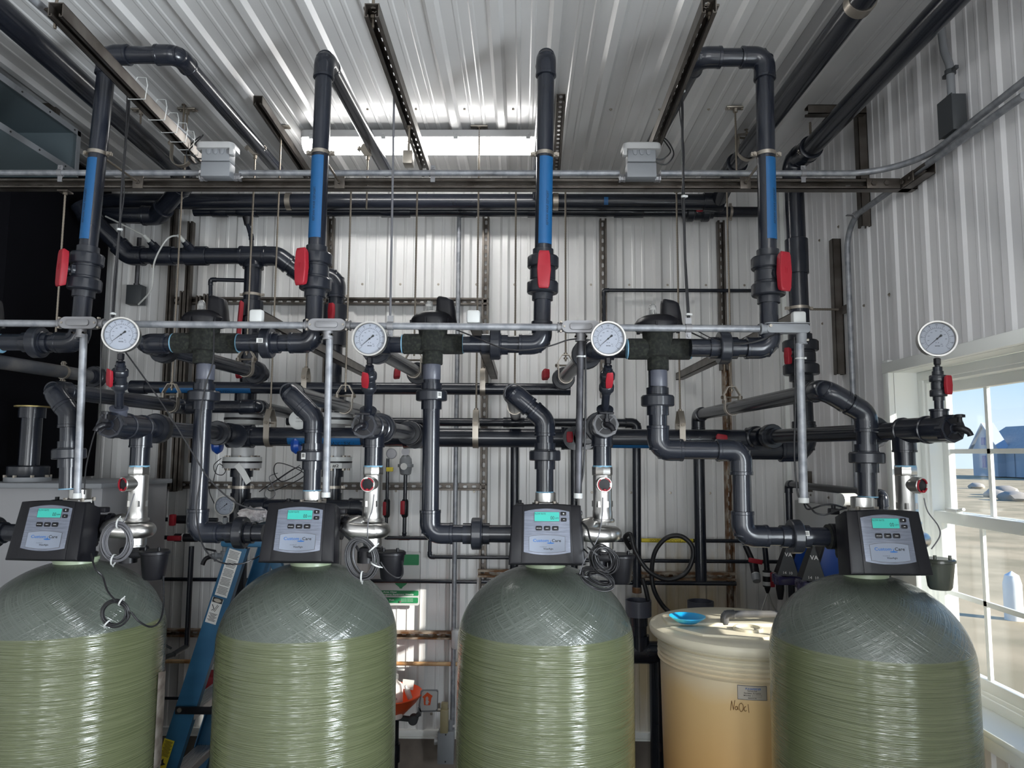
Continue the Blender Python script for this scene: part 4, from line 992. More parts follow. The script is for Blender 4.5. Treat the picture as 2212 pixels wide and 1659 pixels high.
lm = ['stainless flow meter with red clip between the leftmost tank and the ladder', 'stainless flow meter with red clip right of the control head by the ladder', 'stainless flow meter with red clip right of the middle control head', 'sunlit stainless flow meter against the window frame']
meter(0, lt[0], lm[0], gpos[0], 2.33, (236, 918), .215, .33, (500, 944), (312, 1000), (289, 1051), (-.55, -1, -.05), (308, 1145), (335, 1188), hside=-1, vx=(-.5, -1, 0))
meter(1, lt[1], lm[1], gpos[1], 2.40, (786, 919), .155, .26, (897, 943), (815, 1000), (808, 1052), (-.12, -1, -.03), (813, 1145), (846, 1190), hside=-.2, vx=(-.15, -1, 0), wing=1)
meter(2, lt[2], lm[2], gpos[2], 2.40, (1309, 917), .14, .24, (1262, 943), (1300, 1000), (1302, 1059), (.02, -1, -.03), (1300, 1153), (1340, 1196), hside=.2, vx=(.1, -1, 0), wing=1)
meter(3, lt[3], lm[3], gpos[3], 2.22, (2060, 926), .215, .37, (1625, 947), (1980, 1005), (1999, 1060), (.45, -1, -.05), (1985, 1165), (2028, 1206), bk_m='smoke', hside=1, vx=(.35, -1, 0))
# ------------------------------------------------------------------ lower conduit run in front of the risers
X = V((1, 0, 0)); YY = V((0, 1, 0)); Z = V((0, 0, 1))
YC = 2.375; RE = .0117
def cond(root, a, b, r=RE, m='emt'): return MB().cyl(a, b, r, n=18).build('conduit', m, root)
zc_ = P(940, 702, YC).z
def lowrun():
    t = thing('conduit_run', 'galvanised conduit running level across the whole row of risers at mid height', 'conduit', P(700, 702, YC))
    def pt(px): 
        q = P(px, 698 + .0075 * px, YC); return q
    xs = [(-40, 136), (218, 668), (752, 1212), (1296, 1640)]
    for a, b in xs: cond(t, pt(a), pt(b))
    for k, (cx, sgn) in enumerate(((177, 1), (709, 1), (1254, 1))):
        c = pt(cx); o = c + V((0, 0, 0))
        q = MB().prism(rrect(.118, .034, .017, 6), c + V((0, .016, 0)), X, Z, (0, -.034, 0), bev=.004)
        for s_ in (-1, 1): q.rev([(0, .0155), (.020, .0155), (.021, .018), (.024, .018)], c + X * s_ * .052, X * s_, 16)
        q.rev([(0, .0165), (.034, .0155), (.035, .018), (.039, .018)], c - Z * .008, -Z, 16)
        b = q.build('conduit_body', 'cast', t)
        MB().prism(rrect(.126, .040, .020, 6), c - YY * .0185, X, Z, (0, -.003, 0)).prism(rrect(.074, .022, .009, 5), c - YY * .021, X, Z, (0, -.006, 0), bev=.002).build('body_cover', 'cast', b)
        q = MB()
        for s_ in (-1, 1):
            q.cyl(c + X * s_ * .055 - YY * .021, c + X * s_ * .055 - YY * .025, .0035, n=10)
            for zz in (-1, 1): q.cyl(c + X * s_ * .066 + Z * zz * .016 - YY * .01, c + X * s_ * .066 + Z * zz * .016 - YY * .022, .0035, n=8); q.cyl(c + X * .0 + X * s_ * .018 - Z * .033 - YY * .01, c + X * s_ * .018 - Z * .033 - YY * .022, .0035, n=8)
        q.build('screws', 'clamp', b)
    for (px, kk) in ((843, 0), (1487, 0)):
        c = pt(px); q = MB().rev([(-.010, RE), (-.010, RE + .003), (.010, RE + .003), (.010, RE)], c, X, 20).box(c + Z * .024, (.020, .004, .022)).box(c - Z * .024 - YY * .0, (.018, .004, .022)).cyl(c - Z * .026 - YY * .008, c - Z * .026 + YY * .006, .005, n=8)
        q.build('conduit_hanger', 'cast', t)
    # corner body at the right
    c = pt(1700); 
    q = MB().prism(rrect(.142, .030, .012, 6), c + V((0, .017, 0)), X, Z, (0, -.034, 0), bev=.003)
    q.rev([(0, .016), (.02, .016), (.021, .0185), (.026, .0185)], c - X * .062, -X, 16).rev([(0, .017), (.038, .0155), (.039, .018), (.043, .018)], c + X * .047 - Z * .008, -Z, 16)
    b = q.build('conduit_body', 'greybox', t)
    MB().prism(rrect(.148, .040, .014, 6), c + Z * .0162, X, YY, (0, 0, .003)).build('body_cover', 'greybox', b)
    q = MB().cyl(c - X * .060 - YY * .016 + Z * .008, c - X * .060 - YY * .022 + Z * .008, .005, n=10).cyl(c + X * .062 - YY * .0 - Z * .036, c + X * .070 - Z * .036, .005, n=10); q.build('screws', 'clamp', b)
    return t
lowrun()
def dropc(label, x0, y0, x1, y1, r=RE, m='emt', ties=()):
    a = P(x0, y0, YC); b = P(x1, y1, YC); t = thing('vertical_conduit', label, 'conduit', b, 'conduits dropping to the control heads')
    cond(t, a, b, r, m); d = (b - a).normalized()
    MB().rev([(-.004, r * 1.05), (-.004, r * 1.22), (.012, r * 1.22), (.013, r * 1.1)], b, d, 18).build('end_bushing', 'white', t)
    for k in ties: tie(t, a + d * k, d, r, tail=(.8, -.5, 0))
    return t
dropc('vertical conduit ending in a white bushing on the leftmost control head', 181, 722, 167, 1068)
dropc('vertical conduit ending in a white bushing on the control head right of the ladder', 712, 722, 704, 1066)
dropc('dark vertical conduit ending behind the middle control head', 1255, 722, 1249, 1068, m='emtdark' if 'emtdark' in M else 'emt', ties=(.075,))
dropc('vertical conduit at the right ending in a white bushing beside looped black wires', 1727, 742, 1736, 1078, r=.0135, ties=(.05,))
# ------------------------------------------------------------------ upper steel channel, conduit and junction boxes
YS = 2.80
def ul(px): return P(px, 376 + .003 * px, YS)
a = P(-60, 404, YS); b = P(1975, 400, YS); b.z = a.z = P(900, 400, YS).z
channel('steel_channel', V((a.x, YS, a.z)), V((b.x, YS, b.z)), (0, -1, 0), 'long slotted steel channel spanning the room under the upper conduit')
bx = P(2004, 392, 2.76)
channel('steel_channel', V((XW - .045, 2.82, a.z)), V((XW - .045, 2.62, a.z)), (-1, 0, 0), 'short steel channel bolted to the side wall at the end of the long one', slots=False)
q = MB().box((XW - .14, YS - .024, a.z), (.13, .006, .040), bev=.001).box((XW - .068, 2.74, a.z), (.006, .10, .040), bev=.001)
for k in range(2): q.rev([(0, .011), (.006, .011)], (XW - .18 + k * .05, YS - .028, a.z), (0, -1, 0), 6); q.rev([(0, .011), (.006, .011)], (XW - .073, 2.76 - k * .045, a.z), (-1, 0, 0), 6)
solo(q, 'angle_bracket', 'strut', 'bolted steel angle bracket joining the long channel to the side wall', 'bracket')
zu = P(900, 378, YS).z
def uppr():
    t = thing('conduit_run', 'galvanised conduit lying along the long steel channel and bending along the side wall', 'conduit', P(700, 378, YS))
    zz = zu; y = YS - .02
    L = [(-60, 432), (518, 1338), (1427, None)]
    for a_, b_ in L[:2]: cond(t, V((P(a_, 378, y).x, y, zz)), V((P(b_, 378, y).x, y, zz)), .0118)
    pts = fillet([V((P(1427, 378, y).x, y, zz)), V((XW - .045, y, zz)), V((XW - .045, .8, zz + .06))], .24, 14)
    MB().tube(pts, .0118, 16).build('conduit', 'emt', t)
    for px in (130, 935, 1735): 
        c = V((P(px, 378, y).x, y, zz)); MB().rev([(-.009, .0118), (-.009, .015), (.009, .015), (.009, .0118)], c, X, 16).box(c + Z * .022 + V((0, -.002, 0)), (.018, .006, .016)).box(c - Z * .022, (.018, .004, .03)).cyl(c + Z * .022 - YY * .01, c + Z * .022 + YY * .006, .004, n=8).build('conduit_hanger', 'cast', t)
    return t
uppr()
def jbox(label, px, py, flip=1):
    y = YS - .055; c = P(px, py, y); t = thing('junction_box', label, 'electrical box', c, 'covered outlet boxes on the upper conduit')
    MB().box(c - Z * .012, (.115, .055, .058), bev=.003).build('box', 'greybox', t)
    q = MB().box(c + Z * .045, (.110, .060, .050), bev=.003)
    for k in range(3):
        o = [(.010 * math.cos(a), .014 * math.sin(a) if math.sin(a) < 0 else 0) for a in [PI * i / 8 for i in range(17)]]
        q.prism([(-.009, .010), (-.009, -.004), (-.006, -.012), (0, -.015), (.006, -.012), (.009, -.004), (.009, .010)], c + V(((k - 1) * .026, -.030, .060)), X, Z, (0, -.004, 0), bev=.0015)
    q.build('outlet_body', 'greybox', t)
    q = MB().prism(rrect(.150, .085, .02, 6), c + V((0, -.004, .066)), X, YY, (0, 0, .028), bev=.010)
    q.box(c + V((.066 * flip, -.03, .055)), (.016, .03, .03), bev=.004); q.build('weather_cover', 'greycover', t)
    for s_ in (-1, 1): MB().rev([(0, .017), (.008, .017), (.009, .015), (.018, .015), (.02, .018), (.026, .018)], c + V((s_ * .056, .030, -.024)), X * s_, 8).build('connector', 'cast', t)
    # little cords leaving the cover
    s_ = -flip; pts = cr([c + V((s_ * .06, 0, .03)), c + V((s_ * .10, .0, .02)), c + V((s_ * .13, 0, .06)), c + V((s_ * .12, .03, .12)), c + V((s_ * .10, .05, .155))], 6)
    MB().tube(pts, .0028, 8).build('cord', 'rubber', t)
    MB().tube([p + V((0, .0, .012 * math.sin(i * .25))) + V((-s_ * .012, 0, .01)) for i, p in enumerate(pts)], .0028, 8).build('cord', 'rubber', t)
jbox('grey outlet box with a domed weather cover on the upper conduit, left of the light', 471, 364, 1)
jbox('grey outlet box with a domed weather cover on the upper conduit, right of the light', 1384, 366, -1)
# standoff rods from the riser clamps to the channel
so_l = ['leftmost riser', 'riser left of the glowing light', 'riser right of the glowing light', 'rightmost riser']
for i, (at, d, px, ex) in enumerate(((at1, d1, 332, (295, 396)), (at2, d2, 331, (732, 397)), (at3, d3, 334, (1172, 400)), (at4, d4, 334, (1612, 398)))):
    p = at(px); t = thing('riser_clamp', 'steel clamp with standoff rod on the ' + so_l[i], 'clamp', p, 'riser clamps'); e = P(*ex, YS - .03); e.z = P(900, 398, YS).z
    band_clamp(t, p, d, R2, (1, 0, 0), w=.013); s_ = p + (e - p).normalized() * R2 * 1.02; MB().cyl(s_, e, .0045, n=10).build('standoff_rod', 'rod', t)
    MB().box(e + V((0, .010, 0)), (.042, .006, .05), bev=.002).rev([(0, .009), (.008, .009)], e + V((0, .004, 0)), (0, -1, 0), 6).build('plate', 'strut', t)
# ------------------------------------------------------------------ slotted channels under the ceiling
def cch(label, p0, p1, z, w=.041, hang=()):
    a = PZ(*p0, z); b = PZ(*p1, z); t = None
    return channel('steel_channel', a, b, (0, 0, -1), label, w=w, d=.041, pitch=.05)
zs = 3.43
o1 = cch('slotted steel channel hung under the ceiling, leading to the left part of the light', (803, 22), (922, 372), zs)
o2 = cch('slotted steel channel hung under the ceiling at the right, leading to a junction box', (1532, 12), (1412, 318), zs)
a = PZ(1212, 212, 3.76); b = PZ(1200, 392, 3.76); channel('steel_channel', a, b, (0, 0, -1), 'slotted steel channel fixed to the ceiling just right of the light')
a = PZ(557, 216, 3.76); b = PZ(672, 388, 3.76); channel('steel_channel', a, b, (0, 0, -1), 'steel channel fixed to the ceiling left of the light', slots=False)
zl = 3.42
a = PZ(120, 20, zl); b = PZ(430, 345, zl); ch = channel('steel_channel', a, b, (0, 0, -1), 'steel channel hung at the upper left carrying a conduit', slots=False)
t = thing('conduit_run', 'galvanised conduit lashed on the channel at the upper left', 'conduit', a); up_ = V((.022, 0, .034))
cond(t, a + up_ + V((-.1, -.25, 0)), b + up_, .0117); dd = (b - a).normalized()
for k in (.45, .60, .70, .78, .85, .90):
    p = a.lerp(b, k) + V((.006, 0, .006)); MB().ribbon([p + V((x, 0, z)) for (x, z) in ((-.028, -.030), (.030, -.030), (.036, .02), (.030, .046), (.0, .048), (-.028, .0))], dd, .004, .0016, closed=True).build('cable_tie', 'white', t)
def hangrod(label, px, py, z, zt=ZC, sq=.035):
    a = PZ(px, py, z); t = thing('threaded_rod', label, 'threaded rod', V((a.x, a.y, zt))); rod(t, V((a.x, a.y, zt)), V((a.x, a.y, z - .05)))
    nut(t, V((a.x, a.y, z - .02)), Z, .0095, .009); MB().box((a.x, a.y, z - .002), (.048, .04, .006), bev=.001).build('square_washer', 'strut', t); return t
hangrod('short threaded rod through the near end of the channel at the upper left', 121, 26, zl + .03)
hangrod('short threaded rod through the near end of the channel left of centre', 806, 24, zs + .03)
hangrod('short threaded rod through the near end of the channel at the upper right', 1532, 18, zs + .03)
a = PZ(884, 272, 3.41); t = thing('threaded_rod', 'short threaded rod from the hung channel down to the long channel, below the light', 'threaded rod', a); rod(t, a, V((a.x, a.y, zu - .04))); nut(t, a - Z * .006, Z, .0095, .009)
MB().box(V((a.x, a.y, zu - .03)), (.035, .05, .05), bev=.003).build('clip', 'clamp', t)
# rods with slotted plates on the ceiling
pl_l = {405: 'left end of the upper conduit box', 605: 'light, left side', 1032: 'middle of the light', 1588: 'two pipes at the upper right', 305: 'channel at the upper left'}
for (px, py, zb, lb) in ((405, 237, 3.47, 'short rod under a small ceiling plate above the left junction box'), (1588, 233, 3.50, 'short rod under a ceiling plate at the upper right'), (305, 238, 3.70, 'ceiling plate with a stub rod beside the upper left channel')):
    a = PZ(px, py, ZC - .008); t = thing('ceiling_rod', lb, 'threaded rod', a)
    q = MB().box(a, (.085, .035, .008), bev=.002)
    for k in (-1, 1): q.rev([(0, .007), (.005, .007)], a + V((k * .03, 0, -.004)), (0, 0, -1), 6)
    q.build('ceiling_plate', 'clamp', t); rod(t, a - Z * .004, V((a.x, a.y, zb))); MB().rev([(0, .011), (.022, .011)], a, (0, 0, -1), 6).build('coupling_nut', 'clamp', t)
for (px, py0, py1, Y_, lb) in ((553, 322, 395, 3.35, 'riser that turns right'), (793, 318, 395, 3.35, 'pipe from the second riser'), ):
    pass
# pipe clamps under the two slanting ceiling pipes
for (px, py, ls, at_) in ((552, 320, 'sloping pipe of the leftmost riser', r1b), (795, 322, 'sloping pipe of the second riser', P(701, 124, 2.5))):
    c = PZ(px, py, at_.z); t = thing('pipe_clamp', 'steel ring clamp and rod under the ' + ls, 'clamp', c, 'ring clamps under ceiling pipes'); band_clamp(t, c, (0, 1, 0), R2, (1, 0, 0))
    rod(t, c - Z * R2, V((c.x, c.y, ul(600).z + .03))); nut(t, c - Z * (R2 + .014), Z, .009, .016)
# rods hanging from the channel to the hangers of the wall pipes
zch = P(900, 414, YS).z
for (px0, px1, py1, nm) in ((141, 126, 722, 'leftmost thin rod hanging from the long channel in front of the dark panel'),):
    a = P(px0, 416, YS); a.z = zch; t = thing('threaded_rod', nm, 'threaded rod', a); e = P(px1, py1, YS); rod(t, a, V((a.x, YS, e.z)), .0042); MB().box(a - Z * .003, (.042, .04, .006)).build('square_washer', 'strut', t); nut(t, a - Z * .010, Z, .009, .009)

YK = 3.37; zk = P(900, 397, YK).z
channel('steel_channel', V((-2.2, YK, zk)), V((XW - .03, YK, zk)), (0, 0, -1), 'second level channel hidden behind the long slotted one, carrying the pipe hangers')
for (x_, lb) in ((P(545, 677, 2.35).x, 'left'), (P(1021, 682, 2.35).x, 'middle'), (P(1735, 680, 2.35).x, 'right')):
    z_ = P(1021, 680, 2.35).z
    arm = channel('cantilever_arm', V((x_, 2.40, z_)), V((x_, 4.22, z_)), (0, 0, 1), 'steel channel arm with white end cap, the %s one of three' % lb, group='cantilever arms', slots=False)
    cp = MB().box(V((x_, 2.392, z_)), (.045, .03, .045), bev=.008); o = cp.build('end_cap', 'white'); o.parent = arm; o.location = -arm.location
# ------------------------------------------------------------------ header pipes at the back
def hdr(name, label, pts, r, m='pvc', couple=(), grp=None):
    t = thing(name, label, 'pipe', pts[0], grp); run(t, pts, r, m)
    for c in couple: coupling(t, c[0], (1, 0, 0), c[1], r, m, 1.18)
    return t
R3 = .0445
YT = 3.98; zt_ = P(1000, 436, YT).z
HT = hdr('header_pipe', 'large dark header pipe along the top of the back wall behind the risers', [V((P(205, 440, YT).x, YT, zt_)), V((P(1545, 440, YT).x, YT, zt_))], R3, couple=())
for px in (1540,): coupling(HT, V((P(px, 440, YT).x, YT, zt_)), (1, 0, 0), .11, R3, 'pvc', 1.2)
pipe_label(HT, V((P(1303, 440, YT).x, YT, zt_)), V((P(1312, 440, YT).x, YT, zt_)), R3, (0, -1, -.2), .5, 0, 1)
for px in (625, 1200):
    c = V((P(px, 440, YT).x, YT, zt_)); t = thing('strap_hanger', 'bent steel strap round the top header, %s' % ('left of the second riser' if px < 700 else 'right of the third riser'), 'strap', c, 'header straps')
    MB().ribbon([c + V((0, math.cos(a), math.sin(a))) * (R3 + .004) for a in [PI * k / 14 + PI / 2 for k in range(15)]] , X, .03, .004).build('strap', 'clamp', t)
YT2 = 4.10; z2_ = P(1000, 457, YT2).z
H2 = hdr('header_pipe', 'thinner pipe tucked behind and below the top header', [V((P(420, 457, YT2).x, YT2, z2_)), V((P(1640, 457, YT2).x, YT2, z2_))], .0302, couple=[(V((P(px, 457, YT2).x, YT2, z2_)), L) for (px, L) in ((475, .09), (535, .12), (660, .16), (855, .17), (1010, .10), (1160, .11), (1358, .17))])
ball_valve(H2, V((P(1505, 463, YT2).x, YT2 - .02, z2_ - .01)), X, (0, -1, -.1), r=R2, hw=.03, hh=.055, s=.9, hbars=False)
band_clamp(H2, V((P(1578, 460, YT2).x, YT2, z2_)), X, R2, (0, 0, 1))
# elbow that feeds the two headers from the ceiling pipe on the right
zp2 = 3.70; zp1 = 3.63
e1 = V((P(1545, 440, YT).x, YT, zp2))
t = thing('ceiling_pipe', 'dark pipe under the ceiling at the upper right, the inner of two', 'pipe', PZ(1677, 242, zp2), 'pipes under the ceiling')
a = PZ(1860, 0, zp2); b = PZ(1677, 242, zp2); dd = (b - a).normalized(); n0 = a - dd * .8; far = PZ(1585, 362, zp2); ed = V((P(1550, 440, YT).x, YT, zt_))
run(t, [n0, far, ed], R3); MB().rev([(-.02, R3), (-.02, R3 + .004), (.02, R3 + .004), (.02, R3)], PZ(1858, 4, zp2), dd, 32).build('steel_band', 'clamp', t)
xr_ = PZ(1765, 305, zp1); a = PZ(2055, 0, zp1); dd = (xr_ - a).normalized(); n0 = a - dd * .8
YV = 3.42; vx = P(1720, 560, YV).x
yc_ = xr_ + dd * ((YV - xr_.y) / dd.y); cor = V((vx, YV, zp1))
t = thing('ceiling_pipe', 'dark pipe under the ceiling at the upper right, the outer one turning down the corner', 'pipe', xr_, 'pipes under the ceiling')
zlow = P(1733, 973, YV).z
run(t, [n0, xr_ + dd * .12, cor, V((vx + .012, YV, zlow)), V((P(1560, 973, YV).x, YV, zlow))], R3)
coupling(t, V((vx + .003, YV, P(1721, 555, YV).z)), Z, .17, R3); ball_valve(t, V((vx + .006, YV, P(1735, 773, YV).z)), Z, (-.8, -.6, 0), r=R3, hw=.03, hh=.08, s=.78); coupling(t, V((vx + .01, YV, P(1738, 922, YV).z)), Z, .05, R3)
band_clamp(t, V((vx + .005, YV, P(1725, 666, YV).z)), Z, R3, (1, 0, 0)); rod(t, V((vx + .06, YV, P(1725, 668, YV).z)), V((XW - .05, YV, P(1725, 668, YV).z)), .006)
band_clamp(t, PZ(1752, 322, zp1), dd, R3, (1, -.2, .3)); rod(t, PZ(1752, 322, zp1) + Z * R3, V((PZ(1752, 322, zp1).x, PZ(1752, 322, zp1).y, ZC - .05)), .006)
MB().box(V((XW - .02, YV - .0, P(1725, 668, YV).z)), (.006, .04, .04)).build('rod_plate', 'strut', t)
# left ceiling pipe and its elbows
zp = 3.62; a = PZ(12, 35, zp); b = PZ(372, 358, zp); dd = (b - a).normalized(); lp = PZ(405, 388, zp)
t = thing('ceiling_pipe', 'large dark pipe slanting under the ceiling at the upper left', 'pipe', a, 'pipes under the ceiling')
YL = 3.85; zL = P(340, 466, YL).z; cl = V((P(340, 466, YL).x, YL, zL))
run(t, [a - dd * .9, lp, V((cl.x, YL, zL)), V((P(175, 468, YL).x, YL, zL))], R3)
YL2 = 3.80; zL2 = P(430, 553, YL2).z
t = thing('probe_header', 'dark horizontal pipe with two clear-tubed probes at the left of the back wall', 'pipe', P(430, 553, YL2))
p0 = V((P(172, 478, 3.75).x, 3.72, zL)); p1 = P(280, 548, YL2); p1.z = zL2; p2 = V((P(600, 553, YL2).x, YL2, zL2)); p3_ = P(655, 600, YL2 + .05); p4_ = P(727, 600, YL2 + .1); p5 = V((p4_.x, p4_.y, P(727, 880, 3.9).z)); p3_.z = p4_.z = P(700, 595, 3.85).z
run(t, [p0 + V((.02, 0, .02)), p0 + V((.0, .0, -.01)) + V((.05, .01, -.02)), p1, p2, p3_, p4_, p5], R3 * .98)
for px in (352, 425): 
    c = V((P(px, 553, YL2).x, YL2, zL2)); coupling(t, c, X, .12, R3, 'pvc', 1.17); d_ = V((-.35, -.75, .55)).normalized()
    q = MB().rev([(R3, .024), (R3 + .035, .023), (R3 + .036, .018), (R3 + .06, .015)], c, d_, 20).build('probe_boss', 'pvc', t)
    MB().rev([(R3 + .055, .011), (R3 + .10, .010), (R3 + .105, .006)], c, d_, 14).build('probe_plug', 'tube', t)
    e = c + d_ * (R3 + .1); pts = [e, e + V((-.12, 0, .06)), e + V((-.24, .05, .12))] if px < 400 else [e, e + V((-.06, 0, -.02)), e + V((-.12, .0, -.14)), e + V((-.14, .02, -.28)), e + V((-.22, .05, -.36))]
    MB().tube(cr(pts, 8), .0045, 8).build('clear_tubing', 'tube', t)
band_clamp(t, V((P(332, 553, YL2).x, YL2, zL2)), X, R3, (0, 0, 1)); tee(t, V((P(548, 553, YL2).x, YL2, zL2)), X, -Z, r=R3, L=.07)
c = V((P(548, 553, YL2).x, YL2, zL2)); pipe(t, c, V((c.x, YL2, P(548, 900, YL2).z)), R3); coupling(t, V((c.x, YL2, P(548, 668, YL2).z)), Z, .09, R3, 'pvc', 1.35)
band_clamp(t, V((c.x, YL2, P(548, 637, YL2).z)), Z, R3, (1, 0, 0)); band_clamp(t, V((p4_.x, p4_.y, P(727, 640, 3.9).z)), Z, R3, (1, 0, 0))
q = MB().rev([(-.05, R3), (-.05, R3 * 1.5), (.05, R3 * 1.5), (.05, R3)], V((p4_.x, p4_.y, P(727, 680, 3.9).z)), Z, 30).rev([(-.045, R3), (-.045, R3 * 1.5), (.045, R3 * 1.5), (.045, R3)], V((p4_.x, p4_.y, P(727, 730, 3.9).z)), Z, 30); q.build('coupling', 'pvc_nut', t)
handle(t, P(514, 690, 3.70), (0.05, 0, 1), (-1, -.6, 0), .04, .20, .02, bars=False); handle(t, P(713, 672, 3.74), (0, 0, 1), (-.5, -1, 0), .038, .09, .02, bars=False)
t = thing('small_vent_line', 'thin black plastic line with elbow left of the dark tee', 'pipe', P(480, 603, 3.82)); run(t, [P(455, 668, 3.82), P(455, 604, 3.82), P(540, 606, 3.82)], .0107)
t = thing('small_vent_line', 'thin black line dropping from the top header into the probe pipe', 'pipe', P(545, 500, 3.95)); MB().rev([(0, .018), (.045, .03), (.05, .026), (.055, 0)], P(535, 487, 3.95), Z, 20).build('relief_cap', 'black', t); run(t, [P(535, 486, 3.9), P(543, 512, 3.88), P(544, 548, 3.86)], .0115)
# main lower header
zH = P(1100, 946, YH).z
A = V((P(540, 946, YH).x, YH, zH)); Bq = V((P(1650, 948, YH).x, YH, zH))
HM = hdr('header_pipe', 'long thick grey header pipe at gauge-branch height with a blue label', [A, Bq], R3)
for px in (520, 1240, 1640): tee(HM, V((P(px, 946, YH).x, YH, zH)), X, (0, -1, 0) if px != 1240 else (0, -1, 0), r=R3 * 1.0, L=.06)
for (px, k) in ((900, 0), (1262, 0)): tee(HM, V((P(px, 946, YH).x, YH, zH)), X, (0, -1, 0), r=R3 * .98, L=.06)
pipe_label(HM, V((P(626, 946, YH).x, YH, zH)), V((P(782, 946, YH).x, YH, zH)), R3, (0, -1, -.62), .42, 0, 1, '\u2192   FINISHED WATER \u2192'.replace('\u2192', '-'), .030, up=1, toff=.5, aoff=.22)
pipe_label(HM, V((P(1322, 946, YH).x, YH, zH)), V((P(1404, 946, YH).x, YH, zH)), R3, (0, -.5, -1), .35, 0, 1)
handle(HM, P(1231, 944, YH - .09), Z, (0, -1, 0), .032, .05, .02, bars=False); handle(HM, P(1560, 945, YH - .10), (.15, 0, 1), (0, -1, 0), .055, .03, .02, bars=False)
a = V((P(1650, 946, 3.30).x, 3.22, zH + .0)); b = V((XW - .16, 2.95, zH))
y2 = 3.62; z_2 = P(1000, 840, y2).z
H3 = hdr('header_pipe', 'pipe labelled in blue passing behind the drops above the thick header', [V((P(285, 840, y2).x, y2, z_2)), V((P(1232, 840, y2).x, y2, z_2))], R2, couple=[(V((P(300, 840, y2).x, y2, z_2)), .08)])
pipe_label(H3, V((P(350, 840, y2).x, y2, z_2)), V((P(545, 840, y2).x, y2, z_2)), R2, (0, -1, -.75), .5, 0, 1, 'FINISHED BACKWASH -', .022, up=1, toff=.55, aoff=.1)
y3 = 4.10; z_3 = P(1000, 912, y3).z
H4 = hdr('header_pipe', 'thin grey pipe close to the back wall just above the thick header', [V((P(620, 912, y3).x, y3, z_3)), V((P(1375, 912, y3).x, y3, z_3)), V((P(1376, 1275, y3).x, y3, P(1376, 1278, y3).z))], .0241, couple=[(V((P(1110, 912, y3).x, y3, z_3)), .12), (V((P(1255, 912, y3).x, y3, z_3)), .06)])
MB().rev([(0, .026), (.03, .0262), (.032, .022)], V((P(1376, 1275, y3).x, y3, P(1376, 1268, y3).z)), -Z, 20).build('crusted_end', 'rust', H4)
# wide horizontal pipe right of the header
t = thing('header_pipe', 'lighter grey pipe passing behind the vertical conduit toward the window', 'pipe', P(1750, 945, 3.0)) if False else None

# ------------------------------------------------------------------ channels on the back wall
def wch(label, p0, p1, open_=(0, -1, 0), m='strut', y=4.2105, **k):
    a = P(*p0, y); b = P(*p1, y)
    if abs(p0[0] - p1[0]) < abs(p0[1] - p1[1]): b.x = a.x
    else: b.z = a.z
    return channel('steel_channel', V((a.x, y, a.z)), V((b.x, y, b.z)), open_, label, m=m, pitch=.05, **k)
wch('horizontal slotted channel on the back wall below the lit area, behind the black valves', (378, 650), (1056, 652))
wch('horizontal slotted channel on the back wall behind the flow meters', (328, 1047), (1052, 1049))
wch('horizontal slotted channel low on the back wall between the ladder and the middle tank', (352, 1366), (995, 1368), m='rust')
wch('rusted horizontal channel behind the black hose loop', (1355, 1243), (1588, 1243), m='rust', y=4.17)
wch('short channel left of the middle tank dome', (1032, 1238), (1102, 1238), m='rust', y=4.17)
wch('vertical slotted channel on the back wall left of the dark conduit drop, centre', (1050, 470), (1050, 1300))
wch('vertical slotted channel on the back wall between the third riser and the right black valve', (1302, 474), (1302, 860))
wch('vertical slotted channel on the back wall left of the rightmost riser', (1556, 478), (1562, 800))
wch('lower vertical slotted channel behind the stepping pipe at the right', (1568, 780), (1570, 1340), m='rust')
wch('vertical slotted channel behind the second riser', (716, 470), (716, 900))
for i, (px, y0, y1) in enumerate(((379, 440, 1065), (397, 630, 1062), (414, 480, 1060), (432, 640, 1000), (448, 636, 1040))):
    wch(['leftmost of the dark channels stacked behind the drop pipe', 'second of the dark channels stacked behind the drop pipe', 'middle one of the dark channels stacked behind the drop pipe', 'fourth of the dark channels stacked behind the drop pipe', 'rightmost of the dark channels stacked behind the drop pipe'][i], (px, y0), (px, y1), y=4.16 - .0, w=.03, slots=False, open_=(0, -1, 0))
# right wall channels
def rch(label, p0, p1, open_, x=XW - .022, **k):
    a = PX(*p0, x); b = PX(*p1, x); 
    if abs(p0[0] - p1[0]) < abs(p0[1] - p1[1]): b.y = a.y
    return channel('steel_channel', a, b, open_, label, **k)
rch('vertical channel on the side wall hanging below the short ceiling channel', (1857, 236), (1857, 498), (0, 1, 0), slots=False)
rch('vertical channel on the side wall holding the pipe standoff', (1803, 518), (1803, 812), (0, 1, 0), slots=False)
rch('short vertical channel low on the side wall behind the conduit drop', (1745, 1018), (1745, 1062), (-1, 0, 0), slots=False)
a = P(1742, 240, 3.15); channel('steel_channel', V((a.x, a.y, a.z)), V((XW - .02, a.y, a.z)), (0, 1, 0), 'short level channel under the ceiling in the right corner', slots=False)
# side wall conduit that drops down the corner
t = thing('conduit_run', 'galvanised conduit that slopes down the side wall and drops along the corner', 'conduit', PX(1840, 470, XW - .06))
xw = XW - .05; p_a = PX(1990, 375, xw); p_b = PX(1828, 480, xw); p_c = V((xw, p_b.y, .7)); p_a.z = p_b.z + .0
MB().tube(fillet([V((xw, p_b.y - 1.2, p_b.z + .0)), p_b, p_c], .14, 12), .0125, 16).build('conduit', 'emt', t)
c = p_b + V((0, -.10, 0)); MB().rev([(-.01, .0125), (-.01, .017), (.01, .017), (.01, .0125)], c, (0, 1, 0), 18).box(c + V((-.028, 0, .0)), (.03, .02, .004)).build('conduit_hanger', 'cast', t)
